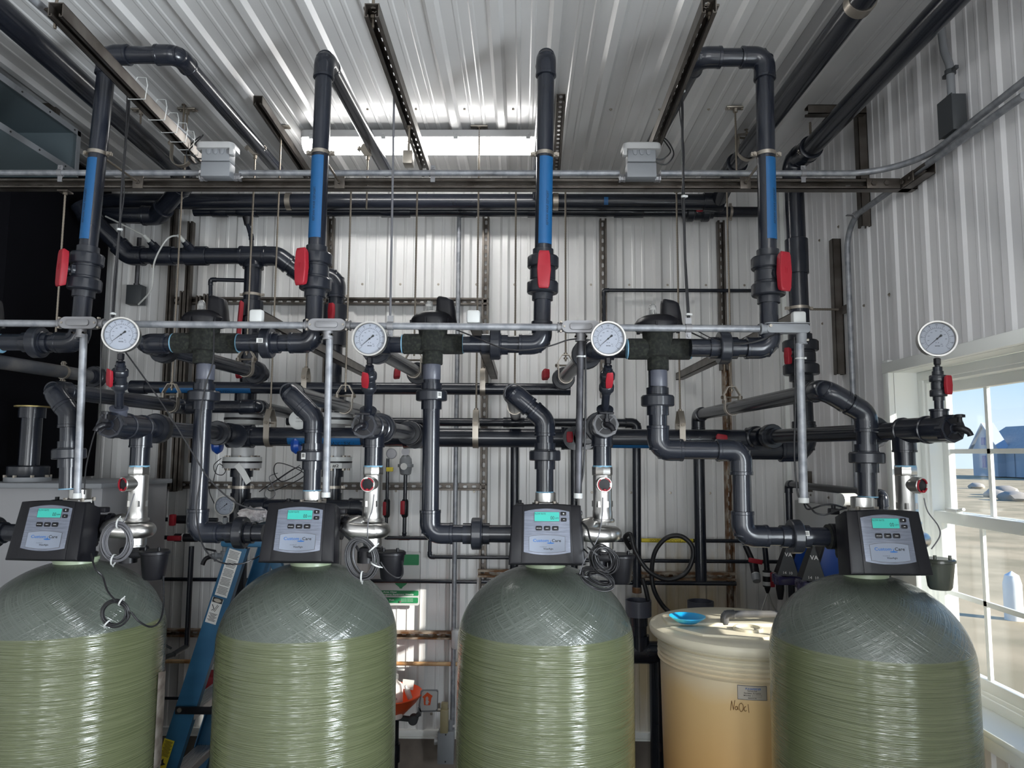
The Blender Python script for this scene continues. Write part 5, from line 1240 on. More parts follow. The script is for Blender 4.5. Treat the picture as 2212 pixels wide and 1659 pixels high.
# wall box with conduit at the upper right
c = PX(2058, 252, XW - .035); t = thing('wall_box', 'grey electrical box on the side wall below a bent conduit, upper right', 'electrical box', c)
MB().box(c, (.05, .085, .13), bev=.002).build('box', 'darkbox', t); MB().box(c - X * .026, (.003, .088, .134)).build('box_cover', 'darkbox', t)
pts = fillet([c + Z * .06, c + Z * .19, c + V((.0, -.0, .20)) + V((0, .03, .06)), c + V((0, .05, .45))], .08, 6); MB().tube(pts, .0135, 14).rev([(0, .018), (.012, .018)], c + Z * .066, Z, 8).build('conduit', 'greybox', t)
MB().rev([(-.008, .014), (-.008, .018), (.008, .018), (.008, .014)], c + Z * .165, Z, 16).box(c + V((0, .025, .165)), (.012, .03, .012)).box(c + V((0, -.025, .165)), (.012, .03, .012)).build('conduit_hanger', 'darkbox', t)
# vertical conduit on the back wall
t = thing('vertical_conduit', 'long mottled conduit running down the back wall in the centre', 'conduit', P(984, 1500, 4.15)); a = P(998, 466, 4.17); b = P(970, 1605, 4.17)
x_ = P(985, 980, 4.17).x; cond(t, V((x_, 4.17, a.z)), V((x_, 4.17, b.z + .1)), .0135); MB().box(V((x_ + .012, 4.17, P(985, 1380, 4.17).z)), (.05, .05, .115), bev=.02).build('conduit_body', 'greycover', t)
# small pipes on the back wall
def small(label, pts, r=.0107, m='pvc', name='small_pipe', y=4.18):
    w_ = [P(a, b, y) for a, b in pts]
    for i in range(1, len(w_)):
        if abs(pts[i][0] - pts[i - 1][0]) >= abs(pts[i][1] - pts[i - 1][1]): w_[i].z = w_[i - 1].z
        else: w_[i].x = w_[i - 1].x
    t = thing(name, label, 'pipe', w_[0], 'small pipes on the back wall'); run(t, w_, r, m); return t, w_
small('thin black pipe with elbow running right from the second wall channel at riser height', [(1305, 700), (1305, 627), (1625, 627)])
small('thin black pipe crossing the wall above the hose loop, with a yellow label', [(1240, 1166), (1690, 1166)])
t, w_ = small('thin black pipe crossing the wall through the hose loop', [(1240, 1210), (1690, 1210)])
small('thin black pipe running behind the ladder and the tank domes', [(345, 1251), (1030, 1250)])
small('thin black pipe with elbow dropping behind the middle drop pipe', [(929, 1150), (929, 1203), (1100, 1203)])
small('thin black pipe low behind the ladder', [(340, 1508), (460, 1508)], r=.008)
small('thin black pipe just above the rusted channel', [(1040, 1256), (1590, 1256)], r=.012, y=4.13)
small('rust-stained thin pipe above the orange bowl', [(340, 1428), (1000, 1428)], m='rustpipe' if 'rustpipe' in M else 'rust', r=.011)
t, w_ = small('vertical dark pipe behind the middle drop, down to the tank dome', [(1112, 960), (1112, 1240)], r=.0241)
small('vertical dark pipe behind the conduit right of the middle', [(1240, 960), (1240, 1240)], r=.020)
a = P(1128 + 257, 1165, 4.18); yl = bpy.data.objects['small_pipe.001']
pz_ = V((P(1385, 1166, 4.18).x, 4.18, P(1240, 1166, 4.18).z)); pipe_label(yl, pz_, V((P(1497, 1166, 4.18).x, 4.18, pz_.z)), .0107, (0, -1, 0), 1.3, 0, 1, '-SODIUM HYPOCHLORITE-', .020, col='yellow', wscale=.88)
t, w_ = small('vertical black pipe between the leftmost tank and the ladder', [(414, 1180), (410, 1396)], r=.0135, y=3.9)
q = MB().cyl(w_[1], w_[1] + V((-.03, -.08, -.02)), .014).tube(cr([w_[1] + V((-.03, -.08, -.02)), w_[1] + V((-.06, -.12, -.03)), w_[1] + V((-.065, -.13, -.07))], 6), .012, 12).box(w_[1] + V((-.055, -.1, .025)), (.05, .012, .01), Matrix.Rotation(.5, 3, 'Y'), bev=.003); q.build('hose_bib', 'darkbox', t)
# the two dark horizontal valves left of the drop pipe
for (py, hw_, lb) in ((1122, 'v', 'upper'), (1161, 'h', 'lower')):
    a = P(345, py, 3.9); b = P(470, py, 3.9); b.z = a.z; t = thing('small_valve_line', lb + ' thin line with a red valve between the leftmost flow meter and the drop pipe', 'pipe', a)
    pipe(t, a, b, .011); c = a.lerp(b, .27 if lb == 'upper' else .3); MB().rev([(-.06, .016), (-.06, .022), (.06, .022), (.06, .016)], c + X * .05, X, 20).build('valve_body', 'black', t)
    MB().box(c + V((.0, -.03, 0)), (.03, .03, .06) if lb == 'upper' else (.07, .03, .026), bev=.006).build('handle', 'red', t); MB().rev([(0, .0225), (.008, .0225)], c + X * (.03 if lb == 'lower' else -.03), X, 16).build('white_tag', 'white', t)
M['marker'] = mat('brown_marker', (.16, .07, .015), .6)
# ------------------------------------------------------------------ left side: dark board, cabinet, duct
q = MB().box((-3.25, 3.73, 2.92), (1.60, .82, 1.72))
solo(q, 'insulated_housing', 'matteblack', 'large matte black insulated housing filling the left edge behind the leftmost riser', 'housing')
zt0 = P(90, 1043, 3.25).z
q = thing('cabinet', 'pale grey steel cabinet behind the leftmost tank', 'cabinet', (-2.9, 3.6, 0))
cx1 = P(213, 1150, 3.25).x
MB().box(((-4.0 + cx1) / 2, 3.56, zt0 / 2), (cx1 + 4.0, .60, zt0 - .03), bev=.004).build('cabinet_body', 'cabinet', q)
MB().box(((-4.0 + cx1) / 2, 3.555, zt0 - .012), (cx1 + 4.03, .66, .024), bev=.005).build('cabinet_top', 'greybox', q)
c = P(60, 1034, 3.36); c.z = zt0; t = thing('flanged_stub', 'dark flanged pipe stub standing on the grey cabinet at the left edge', 'pipe', c)
MB().rev([(0.001, .095), (.022, .095)], c, Z, 40).build('flange', 'greybox', t)
for k in range(8): a = k * PI / 4; MB().rev([(.02, .009), (.032, .009)], c + V((math.cos(a) * .089, math.sin(a) * .089, 0)), Z, 6).build('flange_bolt', 'clamp', t)
MB().rev([(.022, .050), (.022, .082), (.03, .086), (.07, .086), (.075, .078), (.075, .05)], c, Z, 60, mod=groove).build('collar', 'pvc_nut', t)
h_ = P(60, 880, 3.36).z - zt0
MB().rev([(.07, .044), (h_ - .05, .044), (h_ - .05, .056), (h_, .056)], c, Z, 32).build('pipe', 'pvc', t); MB().rev([(0, .075), (.006, .075)], c + Z * h_, Z, 24).build('gasket', 'brass', t)
# louvre duct
xd = -2.12; y0, y1, z0, z1 = 2.2, 3.30, 3.50, 3.72; t = thing('duct', 'blue-grey sheet metal duct with an open side, upper left corner', 'duct', (xd - .3, 2.7, z1))
MB().box((xd - .3, (y0 + y1) / 2, z1), (.6, y1 - y0, .004)).box((xd - .3, (y0 + y1) / 2, z0), (.6, y1 - y0, .004)).box((xd - .3, y1, (z0 + z1) / 2), (.6, .004, z1 - z0)).box((xd - .6, (y0 + y1) / 2, (z0 + z1) / 2), (.004, y1 - y0, z1 - z0)).build('duct_shell', 'duct', t)
q = MB().box((xd, (y0 + y1) / 2, z1 - .010), (.004, y1 - y0, .028)).box((xd, (y0 + y1) / 2, z0 + .012), (.004, y1 - y0, .028)).box((xd, y1 - .012, (z0 + z1) / 2), (.004, .026, z1 - z0)); q.build('flange', 'greybox', t)
q = MB()
for k in range(6): q.cyl((xd + .002, y0 + .1 + k * .18, z0 + .012), (xd + .005, y0 + .1 + k * .18, z0 + .012), .004, n=8); q.cyl((xd + .002, y0 + .15 + k * .18, z1 - .01), (xd + .005, y0 + .15 + k * .18, z1 - .01), .004, n=8)
q.build('rivets', 'ink', t); MB().box((xd - .30, y1 - .1, z1 + .046), (.5, .03, .09)).build('hanger_bar', 'strut', t)
# extra pipe of the unit beyond the left edge
t = thing('branch_pipe', 'dusty pipe entering at the left edge and running back behind the leftmost vertical conduit', 'pipe', P(60, 790, 3.0), 'branches running back to the wall headers')
a = P(-90, 768, 2.8); b = P(205, 822, 3.6); b.z = a.z; pipe(t, a, b, R2 * 1.0, 'pvc_dusty'); union(t, b, (b - a).normalized()); band_clamp(t, a.lerp(b, .72), (b - a).normalized(), R2, (0, 0, 1))
t = thing('wall_pipe', 'grey vertical pipe on the back wall just right of the black housing', 'pipe', P(166, 760, 4.1)); pipe(t, P(178, 500, 4.05), P(168, 1035, 4.05), .012, 'emtdark')
c = P(294, 638, 4.19); t = thing('wall_box', 'dark electrical box with conduit on the back wall, right of the leftmost valve', 'electrical box', c); MB().box(c, (.09, .06, .115), bev=.002).build('box', 'darkbox', t); MB().cyl(c + Z * .057, c + Z * .35, .0125).rev([(0, .018), (.012, .018)], c + Z * .058, Z, 8).build('conduit', 'emtdark', t)

# ------------------------------------------------------------------ clevis hangers
def online(a, b, y): return a + (b - a) * ((y - a.y) / (b.y - a.y))
def hang(pc, axis, rp, tz=None, lb='', yoke=.07): return clevis(lb, pc, axis, rp, V((pc.x, pc.y, (zk - .02) if tz is None else tz)), yoke=yoke)
YB_ = (0, 1, 0)
def oc_(px, py, Y_, back): c = P(px, py, Y_); return c, backto(c, *back)
for (px, py, Y_, back, lb) in ((112, 842, 2.55, (3.47, 392, 883), 'clevis hanger on the long dusty pipe, between the leftmost gauge valve and the drop pipe'), (622, 846, 2.55, (4.08, 812, 897), 'clevis hanger right of the vertical conduit, on the back-running outlet pipe'),
                               (1108, 848, 2.55, (4.08, 1114, 898), 'clevis hanger on the outlet pipe above the middle control head'), (1782, 842, 2.40, (3.95, 1508, 905), 'clevis hanger at the right on the outlet pipe that slants to the back wall')):
    c, b_ = oc_(px, py, Y_, back); hang(online(c, b_, YK), b_ - c, R2, lb=lb)
for (cor, xr, bk, Y_, lb) in (((312, 742), (374, 742), (556, 826), 2.55, 'clevis hanger on the branch pipe behind the left drop pipe'), ((795, 744), (868, 744), (905, 826), 2.55, 'clevis hanger on the branch pipe behind the second gauge'), ((1277, 755), (1354, 755), (1216, 832), 2.50, 'clevis hanger on the branch pipe left of the third gauge')):
    c = P(*cor, Y_); b_ = P(*bk, 3.50); b_.z = c.z; hang(online(c, b_, YK), b_ - c, R2, lb=lb)
hz = lambda px, Yh, z: V((P(px, 946, Yh).x, Yh, z))
for (px, lb) in ((582, 'clevis hanger on the thick header, its long rod reaching the ceiling left'), (1028, 'clevis hanger on the thick header, its long rod rising in front of the light')):
    t = hang(hz(px, YH, zH), X, R3, tz=ZC - .01, lb=lb, yoke=.085); q = MB().box(V((t.location.x, YH, ZC - .006)), (.085, .035, .008), bev=.002); q.build('ceiling_plate', 'clamp', t)
hang(hz(1470, YH, zH), X, R3, lb='clevis hanger on the thick header right of the right black valve drop', yoke=.085)
za_ = P(1021, 680, 2.35).z
for (px, lb) in ((660, 'clevis hanger on the blue-labelled pipe left of the vertical conduit, centre left'), (1043, 'clevis hanger on the blue-labelled pipe right of the middle drop')): hang(V((P(px, 840, y2).x, y2, z_2)), X, R2, tz=za_ + .05, lb=lb)
c = PZ(1614, 326, 3.70); clevis('clevis hanger on the inner ceiling pipe at the upper right', c, (-.2, 1, 0), R3, V((c.x, c.y, ZC)), yoke=.04)
c = PZ(392, 338, 3.56); clevis('clevis hanger on the large slanting pipe beside the left junction box', c, (.0, 1, 0), R3, V((c.x, c.y, ZC)), yoke=.06)

# ------------------------------------------------------------------ well flanges behind the thick header
def wflange(px, lb, tagtext=None, tilt=0):
    Yf = 3.66; c = P(px, 1000, Yf); t = thing('well_flange', lb, 'pipe flange', c, 'flanged well pipes')
    zf = lambda py: P(px, py, Yf).z
    o = V((c.x, Yf, 0))
    for (y_a, y_b, m_) in ((893, 903, 'greycover'), (908, 917, 'white'), (987, 996, 'white'), (1000, 1011, 'greycover')): MB().rev([(zf(y_b), .094), (zf(y_a), .094)], o, Z, 40).build('flange', m_, t)
    MB().rev([(zf(908), .096), (zf(903), .096)], o, Z, 40).build('gasket', 'black', t); MB().rev([(zf(1000), .096), (zf(996), .096)], o, Z, 40).build('gasket', 'black', t)
    for k in range(8):
        a = k * PI / 4 + .2; p = V((c.x + math.cos(a) * .078, Yf + math.sin(a) * .078, 0)); MB().rev([(zf(1016), .008), (zf(984), .008)], p, Z, 6).build('flange_bolt', 'clamp', t)
    MB().rev([(zf(990), .055), (zf(915), .055)], o, Z, 28).build('flange_neck', 'greycover', t)
    MB().rev([(0.02, .0445), (zf(1010), .0445)], o, Z, 28).rev([(zf(1030), .055), (zf(1012), .055)], o, Z, 28).rev([(zf(1130), .050), (zf(1065), .050)], o, Z, 28).build('well_pipe', 'pvc', t)
    band_clamp(t, o + Z * zf(1052), Z, .0445, (1, 0, 0))
    MB().rev([(zf(893), .05), (zf(850), .05)], o, Z, 28).build('upper_neck', 'pvc', t)
    if tagtext:
        p = V((c.x, Yf - .096, zf(1005.5))); g = MB().box(p, (.14, .002, .026)).build('name_tag', 'paper', t); q = MB(); text(q, tagtext, p + V((-.002, -.0014, -.007)), X, Z, .020, .115, bold=True); q.build('tag_text', 'ink', g)
    else:
        p = V((c.x + .045, Yf - .096, zf(1020))); MB().ribbon([p + V((-.035, 0, .04)), p + V((0, -.002, .0)), p + V((.03, -.004, -.05))], (.8, 0, .6), .03, .001).build('peeling_tag', 'paper', t)
    return t
wflange(523, 'bolted grey and white pipe flanges behind the thick header, left of the ladder top')
wflange(719, 'bolted grey and white pipe flanges tagged number two, right of the vertical conduit', 'WELL #2')
c = P(645, 907, 3.34); t = thing('round_tag', 'round white plastic cap with print hanging left of the vertical conduit', 'cap', c); MB().rev([(-.02, .044), (0, .044), (.004, .036)], c + V((0, 0, 0)), (.3, -1, 0), 32).build('cap', 'white', t); q = MB(); text(q, 'WARNING', c + V((.008, -.0065, .004)), V((1, .3, 0)), Z, .010, .034); text(q, 'CLOSE VALVE', c + V((.008, -.0065, -.010)), V((1, .3, 0)), Z, .007, .038); q.build('cap_print', 'ink', t)
for (px, lb) in ((470, 'blue half-round lever under the header end, left'), (640, 'blue half-round lever under the header beside the round white cap')):
    c = P(px, 962, 3.40); solo(MB().rev([(-.02, .0), (-.018, .03), (0, .042), (.018, .03), (.02, 0)], c, X, 24), 'blue_lever', 'bluebox', lb, 'valve lever')
t = thing('cross_pipe', 'dark pipe passing behind the control head right of the ladder', 'pipe', P(640, 1092, 3.48)); a = P(532, 1094, 3.5); b = P(798, 1092, 3.5); b.z = a.z; run(t, [a - Z * .12 + V((0, .1, 0)), a, b, b - Z * .09], .036)
q = MB(); bm = bmesh.new(); bmesh.ops.create_icosphere(bm, subdivisions=3, radius=1); c = P(545, 1112, 3.36)
for vv in bm.verts:
    n_ = 1 + .16 * math.sin(9 * vv.co.x + 4 * vv.co.z) + .12 * math.sin(13 * vv.co.y + 3 * vv.co.x); vv.co = V((vv.co.x * .062 * n_, vv.co.y * .05 * n_, vv.co.z * .034 * n_))
bm.verts.index_update(); q.add([c + vv.co for vv in bm.verts], [tuple(a.index for a in f.verts) for f in bm.faces]); bm.free(); solo(q, 'rag', 'cloth', 'crumpled white rag stuffed above the pipe left of the second control head', 'rag')
# little drain bib below the small gauge
t = thing('drain_tap', 'small black drain tap behind the ladder top', 'tap', P(487, 1190, 3.35)); a = P(487, 1150, 3.35); b = P(486, 1200, 3.35); MB().cyl(P(487, 1118, 3.35), b, .012).rev([(-.02, .02), (.02, .02)], b, Z, 16).cyl(b, b + V((-.05, -.03, 0)), .013).rev([(0, .024), (.01, .024)], b + V((-.03, -.02, -.0)), V((-1, -.6, 0)), 8).build('pipe', 'greybox', t)
MB().tube(cr([b + V((-.05, -.03, 0)), b + V((-.07, -.045, -.01)), b + V((-.08, -.05, -.035))], 5), .010, 12).box(b + V((-.055, -.035, .03)), (.055, .012, .008), Matrix.Rotation(.2, 3, 'Y'), bev=.003).build('tap', 'black', t)
# sensor lines with a regulator right of the second flow meter
y_ = 4.08; t = thing('sample_line', 'thin line with a small dial and yellow tag beside the second flow meter', 'pipe', P(840, 1050, y_), 'thin sample lines'); a = P(838, 990, y_); b = P(834, 1165, y_); b.x = a.x; pipe(t, a, b, .009); g = P(846, 980, y_)
MB().rev([(-.012, .028), (.008, .028), (.009, .024)], g, -YY, 28).build('dial', 'dial', t); MB().rev([(.008, .03), (.010, .026), (.006, .026)], g, -YY, 28).build('dial_rim', 'greybox', t); MB().box(P(842, 1014, y_ - .02), (.038, .02, .024), bev=.003).build('tag', 'yellow', t)
c = P(836, 1098, y_); MB().rev([(-.05, .014), (-.04, .018), (.04, .018), (.05, .014)], V((a.x, y_, c.z)), Z, 20).build('valve_body', 'black', t); MB().box(V((a.x - .008, y_ - .026, c.z)), (.018, .016, .075), bev=.004).build('handle', 'red', t)
t = thing('sample_line', 'thin line with a grey regulator carrying a round sticker, centre', 'pipe', P(878, 1050, y_), 'thin sample lines'); a = P(876, 1025, y_); b = P(877, 1162, y_); b.x = a.x; e = P(925, 1160, y_); e.z = b.z; a2 = P(835, 1160, y_); pipe(t, a, b, .0107); pipe(t, V((a2.x, y_, b.z)), V((e.x, y_, b.z)), .0107); tee(t, V((b.x, y_, b.z)), X, Z, r=.0107, L=.03)
o = P(877, 1005, y_); MB().rev([(-.055, .018), (-.05, .030), (-.012, .036), (-.010, .044), (.006, .044), (.008, .036), (.035, .033), (.052, .022), (.058, .012)], V((a.x, y_, o.z)), Z, 28).build('regulator', 'greybox', t)
MB().rev([(0, .019), (.002, .019)], V((a.x - .004, y_ - .042, o.z - .006)), -YY, 24).build('sticker', 'paper', t); MB().rev([(0, .022), (.014, .022)], V((a.x, y_ - .01, o.z + .076)), -YY, 24).build('dial', 'dial', t)
c = P(877, 1098, y_); MB().rev([(-.05, .014), (-.04, .019), (.04, .019), (.05, .014)], V((a.x, y_, c.z)), Z, 20).build('valve_body', 'black', t); MB().box(V((a.x - .008, y_ - .028, c.z + .005)), (.024, .016, .075), bev=.004).build('handle', 'red', t)

# ------------------------------------------------------------------ cables
def cable(label, pts, r=.0032, m='rubber', name='cable', grp=None, n=8, ties=()):
    w_ = [P(a, b, c) for a, b, c in pts]; q = cr(w_, n); t = thing(name, label, 'cable', w_[0], grp); MB().tube(q, r, 8).build('cable_jacket', m, t)
    for i in ties: k = min(len(q) - 2, int(i * len(q))); tie(t, q[k], (q[k + 1] - q[k]), r * 1.6, w=.007, tail=(.8, -.3, 0))
    return t
cable('black cord hanging from the upper left channel to the lower conduit, left', [(277, 184, 2.44), (272, 300, 2.43), (262, 420, 2.42), (259, 484, 2.42), (248, 600, 2.42), (243, 685, 2.40)], .0042, ties=(.02, .62, .97))
cable('thinner black cord beside the first one, crossing it loosely', [(281, 186, 2.44), (278, 260, 2.43), (267, 350, 2.42), (268, 420, 2.42), (260, 484, 2.42), (252, 600, 2.42), (246, 684, 2.40)], .0022)
cable('grey cord dropping straight from the hung channel left of centre to the lower conduit', [(852, 168, 2.42), (848, 400, 2.42), (843, 684, 2.40)], .0040, 'greycable')
cable('black cord dropping from the hung channel at the right to the lower conduit', [(1470, 176, 2.44), (1474, 230, 2.43), (1474, 310, 2.42), (1477, 425, 2.42), (1480, 560, 2.42), (1487, 690, 2.40)], .0045, ties=(.1, .6, .96))
cable('thin black cord beside the one from the right hung channel', [(1468, 178, 2.44), (1468, 240, 2.43), (1478, 330, 2.42), (1473, 425, 2.42), (1479, 520, 2.42), (1490, 692, 2.40)], .0020)
cable('black cord sagging from the leftmost gauge across the drop pipe to the second head', [(262, 748, 2.36), (320, 828, 2.36), (362, 890, 2.36), (420, 985, 2.36), (452, 1035, 2.36), (500, 1080, 2.36), (540, 1098, 2.37), (572, 1101, 2.40)], .0026)
cable('black cord running down the left drop pipe and looping under its elbow', [(462, 708, 2.46), (460, 780, 2.44), (445, 830, 2.44), (433, 905, 2.46), (436, 1010, 2.46), (424, 1100, 2.46), (437, 1175, 2.42), (470, 1212, 2.40), (520, 1218, 2.38), (562, 1200, 2.42)], .0026)
cable('thin cord hanging beside the leftmost vertical conduit', [(219, 722, 2.44), (217, 800, 2.46), (216, 895, 2.46), (200, 950, 2.46), (186, 1010, 2.46), (182, 1068, 2.45)], .0022)
cable('black cord from the middle black valve to the third conduit fitting', [(985, 712, 2.46), (1030, 730, 2.43), (1085, 752, 2.40), (1130, 757, 2.38), (1185, 748, 2.38), (1225, 735, 2.38), (1248, 732, 2.37)], .0024)
cable('black cord from the right black valve to the corner fitting', [(1492, 718, 2.40), (1540, 738, 2.38), (1590, 744, 2.36), (1640, 736, 2.36), (1680, 718, 2.37)], .0026)
cable('second black cord looping under the right riser elbow', [(1508, 716, 2.40), (1552, 736, 2.37), (1610, 741, 2.35), (1655, 730, 2.34), (1690, 716, 2.37)], .0018)
cable('black cord beside the conduit that ends at the middle control head', [(1264, 722, 2.37), (1265, 850, 2.37), (1262, 985, 2.37), (1256, 1040, 2.38), (1244, 1082, 2.42)], .0034)
cable('black cord beside the right vertical conduit', [(1716, 728, 2.38), (1718, 880, 2.38), (1716, 980, 2.38), (1722, 1060, 2.38), (1730, 1082, 2.38)], .0030)
cable('upper black wire looping from the right conduit end to the control head', [(1736, 1084, 2.38), (1745, 1100, 2.36), (1775, 1092, 2.32), (1800, 1090, 2.32), (1828, 1098, 2.34)], .0028)
cable('lower black wire looping from the right conduit end to the control head', [(1738, 1084, 2.38), (1752, 1098, 2.34), (1762, 1108, 2.32), (1782, 1112, 2.31), (1805, 1104, 2.32), (1828, 1097, 2.34)], .0028)
for (i, pts, lb) in ((0, [(290, 1066, 2.28), (280, 1098, 2.28), (268, 1125, 2.28), (250, 1140, 2.24)], 'thin grey wire from the leftmost flow meter to the cable coil'), (1, [(808, 1068, 2.34), (804, 1100, 2.33), (795, 1130, 2.31), (794, 1170, 2.29)], 'thin grey wire from the second flow meter to the coil below'),
                     (2, [(1302, 1075, 2.32), (1300, 1120, 2.30), (1290, 1165, 2.28), (1262, 1212, 2.26), (1252, 1240, 2.26)], 'thin grey wire from the third flow meter down to the messy coil'), (3, [(1996, 1076, 2.14), (2004, 1105, 2.14), (2026, 1135, 2.16), (2030, 1158, 2.18), (2012, 1186, 2.18)], 'thin wire curling from the sunlit flow meter at the window')):
    cable(lb, pts, .0018, 'greycable', 'sensor_wire', 'flow meter wires')
def coil(label, c, rx, rz, turns, r, m, tilt=0.0, jit=.006, ties=((90, 0), (270, 0)), lead=None, wob=.0, tiem='white', out=(0, -1, 0)):
    """a hank of cable: several loose turns in one long tube"""
    c = V(c); rnd = random.Random(int(c.x * 1000)); t = thing('cable_coil', label, 'cable coil', c, 'tied cable coils'); pts = []
    u = V((math.cos(tilt), 0, math.sin(tilt))); v = V((-math.sin(tilt), 0, math.cos(tilt))); w_ = u.cross(v); N = 22; jr = 0; jy = 0
    for i in range(turns * N):
        if i % N == 0: nr = rnd.uniform(-1, 1) * jit * 1.6; ny = rnd.uniform(-1, 1) * jit * 1.3; nx = rnd.uniform(-1, 1) * jit; nz = rnd.uniform(-1, 1) * jit
        jr += (nr - jr) * .12; jy += (ny - jy) * .12; a = 2 * PI * i / N
        pts.append(c + u * (math.cos(a) * (rx + jr) + nx * math.sin(a * .5)) + v * (math.sin(a) * (rz + jr)) + w_ * (jy + wob * math.sin(2 * a + i / N)))
    if lead: pts = pts + [V(p) for p in lead]
    MB().tube(cr(pts, 2), r, 7).build('cable_turns', m, t)
    for (ad, _) in ties:
        a = math.radians(ad); p = c + u * math.cos(a) * rx + v * math.sin(a) * rz; d_ = (-u * math.sin(a) * rx + v * math.cos(a) * rz).normalized(); rad = (p - c).normalized(); k = jit * 1.25 + r * 1.6
        loop = [p + rad * math.cos(b) * k * 1.3 + w_ * math.sin(b) * k * 1.1 for b in [2 * PI * j / 16 for j in range(16)]]
        q = MB().ribbon(loop, d_, .0045, .0014, closed=True); q.ribbon([p + rad * k * 1.25, p + rad * (k * 1.25 + .006) - w_ * .004], d_, .003, .0014); q.build('cable_tie', tiem, t)
    return t
M['dkgreycable'] = mat('dark_grey_cable_jacket', (.035, .035, .038), .4)
coil('oval coil of grey cable tied twice, right of the leftmost control head', P(252, 1170, 2.22), .044, .055, 13, .0024, 'greycable', jit=.007, ties=((85, 0), (262, 0)))
coil('oval coil of dark cable with a red tie, right of the second control head', P(783, 1205, 2.22), .040, .058, 13, .0025, 'dkgreycable', tilt=.25, jit=.007, ties=((20, 0), (330, 0), (250, 0)))
coil('untidy upper bundle of black wire right of the middle control head', P(1303, 1208, 2.22), .028, .036, 8, .0019, 'rubber', tilt=.5, jit=.010, ties=((120, 0),), wob=.006, tiem='rubber')
coil('untidy black coil slumped on the dome of the middle tank', P(1292, 1250, 2.26), .046, .022, 11, .0022, 'rubber', tilt=-.38, jit=.009, ties=((200, 0),), wob=.006, tiem='rubber')
# coil lying on the left tank's dome (hangs in front of the shoulder)
cc_ = P(249, 1325, 2.235)
coil('small round black coil resting against the dome of the leftmost tank', cc_, .040, .038, 7, .0026, 'rubber', jit=.0045, ties=((65, 0), (235, 0)), lead=None)
cable('black cord from the leftmost head down to the small coil on the dome', [(196, 1196, 2.38), (206, 1228, 2.30), (222, 1246, 2.30), (232, 1276, 2.25), (250, 1298, 2.22)], .003)
cable('black cord from the small coil round the shoulder of the leftmost tank', [(283, 1322, 2.225), (300, 1342, 2.23), (325, 1354, 2.28), (344, 1343, 2.38), (353, 1310, 2.45), (353, 1245, 2.50)], .003)
cable('red-ended black wires bundled beside the second control head', [(735, 1145, 2.40), (750, 1160, 2.30), (764, 1172, 2.24), (775, 1190, 2.22)], .004)
cable('black wires leaving the middle control head to the messy bundle', [(1256, 1128, 2.42), (1268, 1140, 2.35), (1275, 1165, 2.30), (1290, 1190, 2.24), (1300, 1200, 2.22)], .003)
cable('second black wire leaving the middle control head', [(1254, 1180, 2.42), (1270, 1195, 2.35), (1282, 1215, 2.28), (1290, 1240, 2.26)], .0024)
cable('black cord loop under the second black bowl', [(822, 1214, 2.30), (838, 1236, 2.30), (858, 1248, 2.30), (870, 1240, 2.32), (868, 1212, 2.36)], .0026)
cable('curly black wire loops left of the second outlet pipe', [(560, 1062, 3.5), (600, 1035, 3.45), (640, 1010, 3.4), (650, 1020, 3.4), (610, 1040, 3.4), (592, 1020, 3.45), (600, 1000, 3.5), (640, 1012, 3.5), (655, 1030, 3.5), (590, 1060, 3.5), (575, 1050, 3.5)], .0024)
cable('grey wire loop hanging left of the second outlet pipe', [(648, 1005, 3.45), (610, 1030, 3.45), (578, 1055, 3.45), (572, 1070, 3.45), (582, 1078, 3.45), (594, 1068, 3.45), (588, 1048, 3.45), (582, 1030, 3.45), (600, 1022, 3.45)], .0020, 'greycable')
cable('wire loop hanging below the first well flange', [(478, 990, 3.6), (462, 1005, 3.6), (466, 1022, 3.6), (480, 1026, 3.6), (487, 1015, 3.6), (472, 1003, 3.6), (460, 1040, 3.6), (452, 1060, 3.6), (464, 1090, 3.5)], .0022)
t = thing('hose', 'black hose looping over the yellow-labelled pipe and rusted channel', 'hose', P(1450, 1200, 4.0)); w_ = [P(a, b, c) for a, b, c in ((1362, 1185, 4.10), (1350, 1162, 4.06), (1362, 1155, 4.02), (1372, 1190, 4.0), (1400, 1232, 3.98), (1440, 1252, 3.98), (1478, 1240, 3.98), (1496, 1208, 3.98), (1494, 1178, 3.98), (1470, 1158, 4.0), (1440, 1162, 4.02), (1416, 1190, 4.04), (1408, 1230, 4.06), (1412, 1272, 4.06), (1430, 1306, 4.06), (1452, 1328, 4.04))]
MB().tube(cr(w_, 8), .0125, 12).build('hose_wall', 'rubber', t); MB().tube(cr([P(1388, 1250, 4.0), P(1394, 1270, 4.0), P(1400, 1296, 4.0)], 6), .012, 12).build('hose_end', 'rubber', t)
cable('clear tubing hanging from the red valve at the right', [(1668, 1252, 3.9), (1660, 1275, 3.9), (1648, 1310, 3.9), (1642, 1332, 3.9)], .004, 'tube', 'tubing')
cable('clear tubing curving behind the tank from the red valve', [(1660, 1280, 3.9), (1668, 1305, 3.92), (1684, 1330, 3.95), (1700, 1350, 3.95)], .004, 'tube', 'tubing')

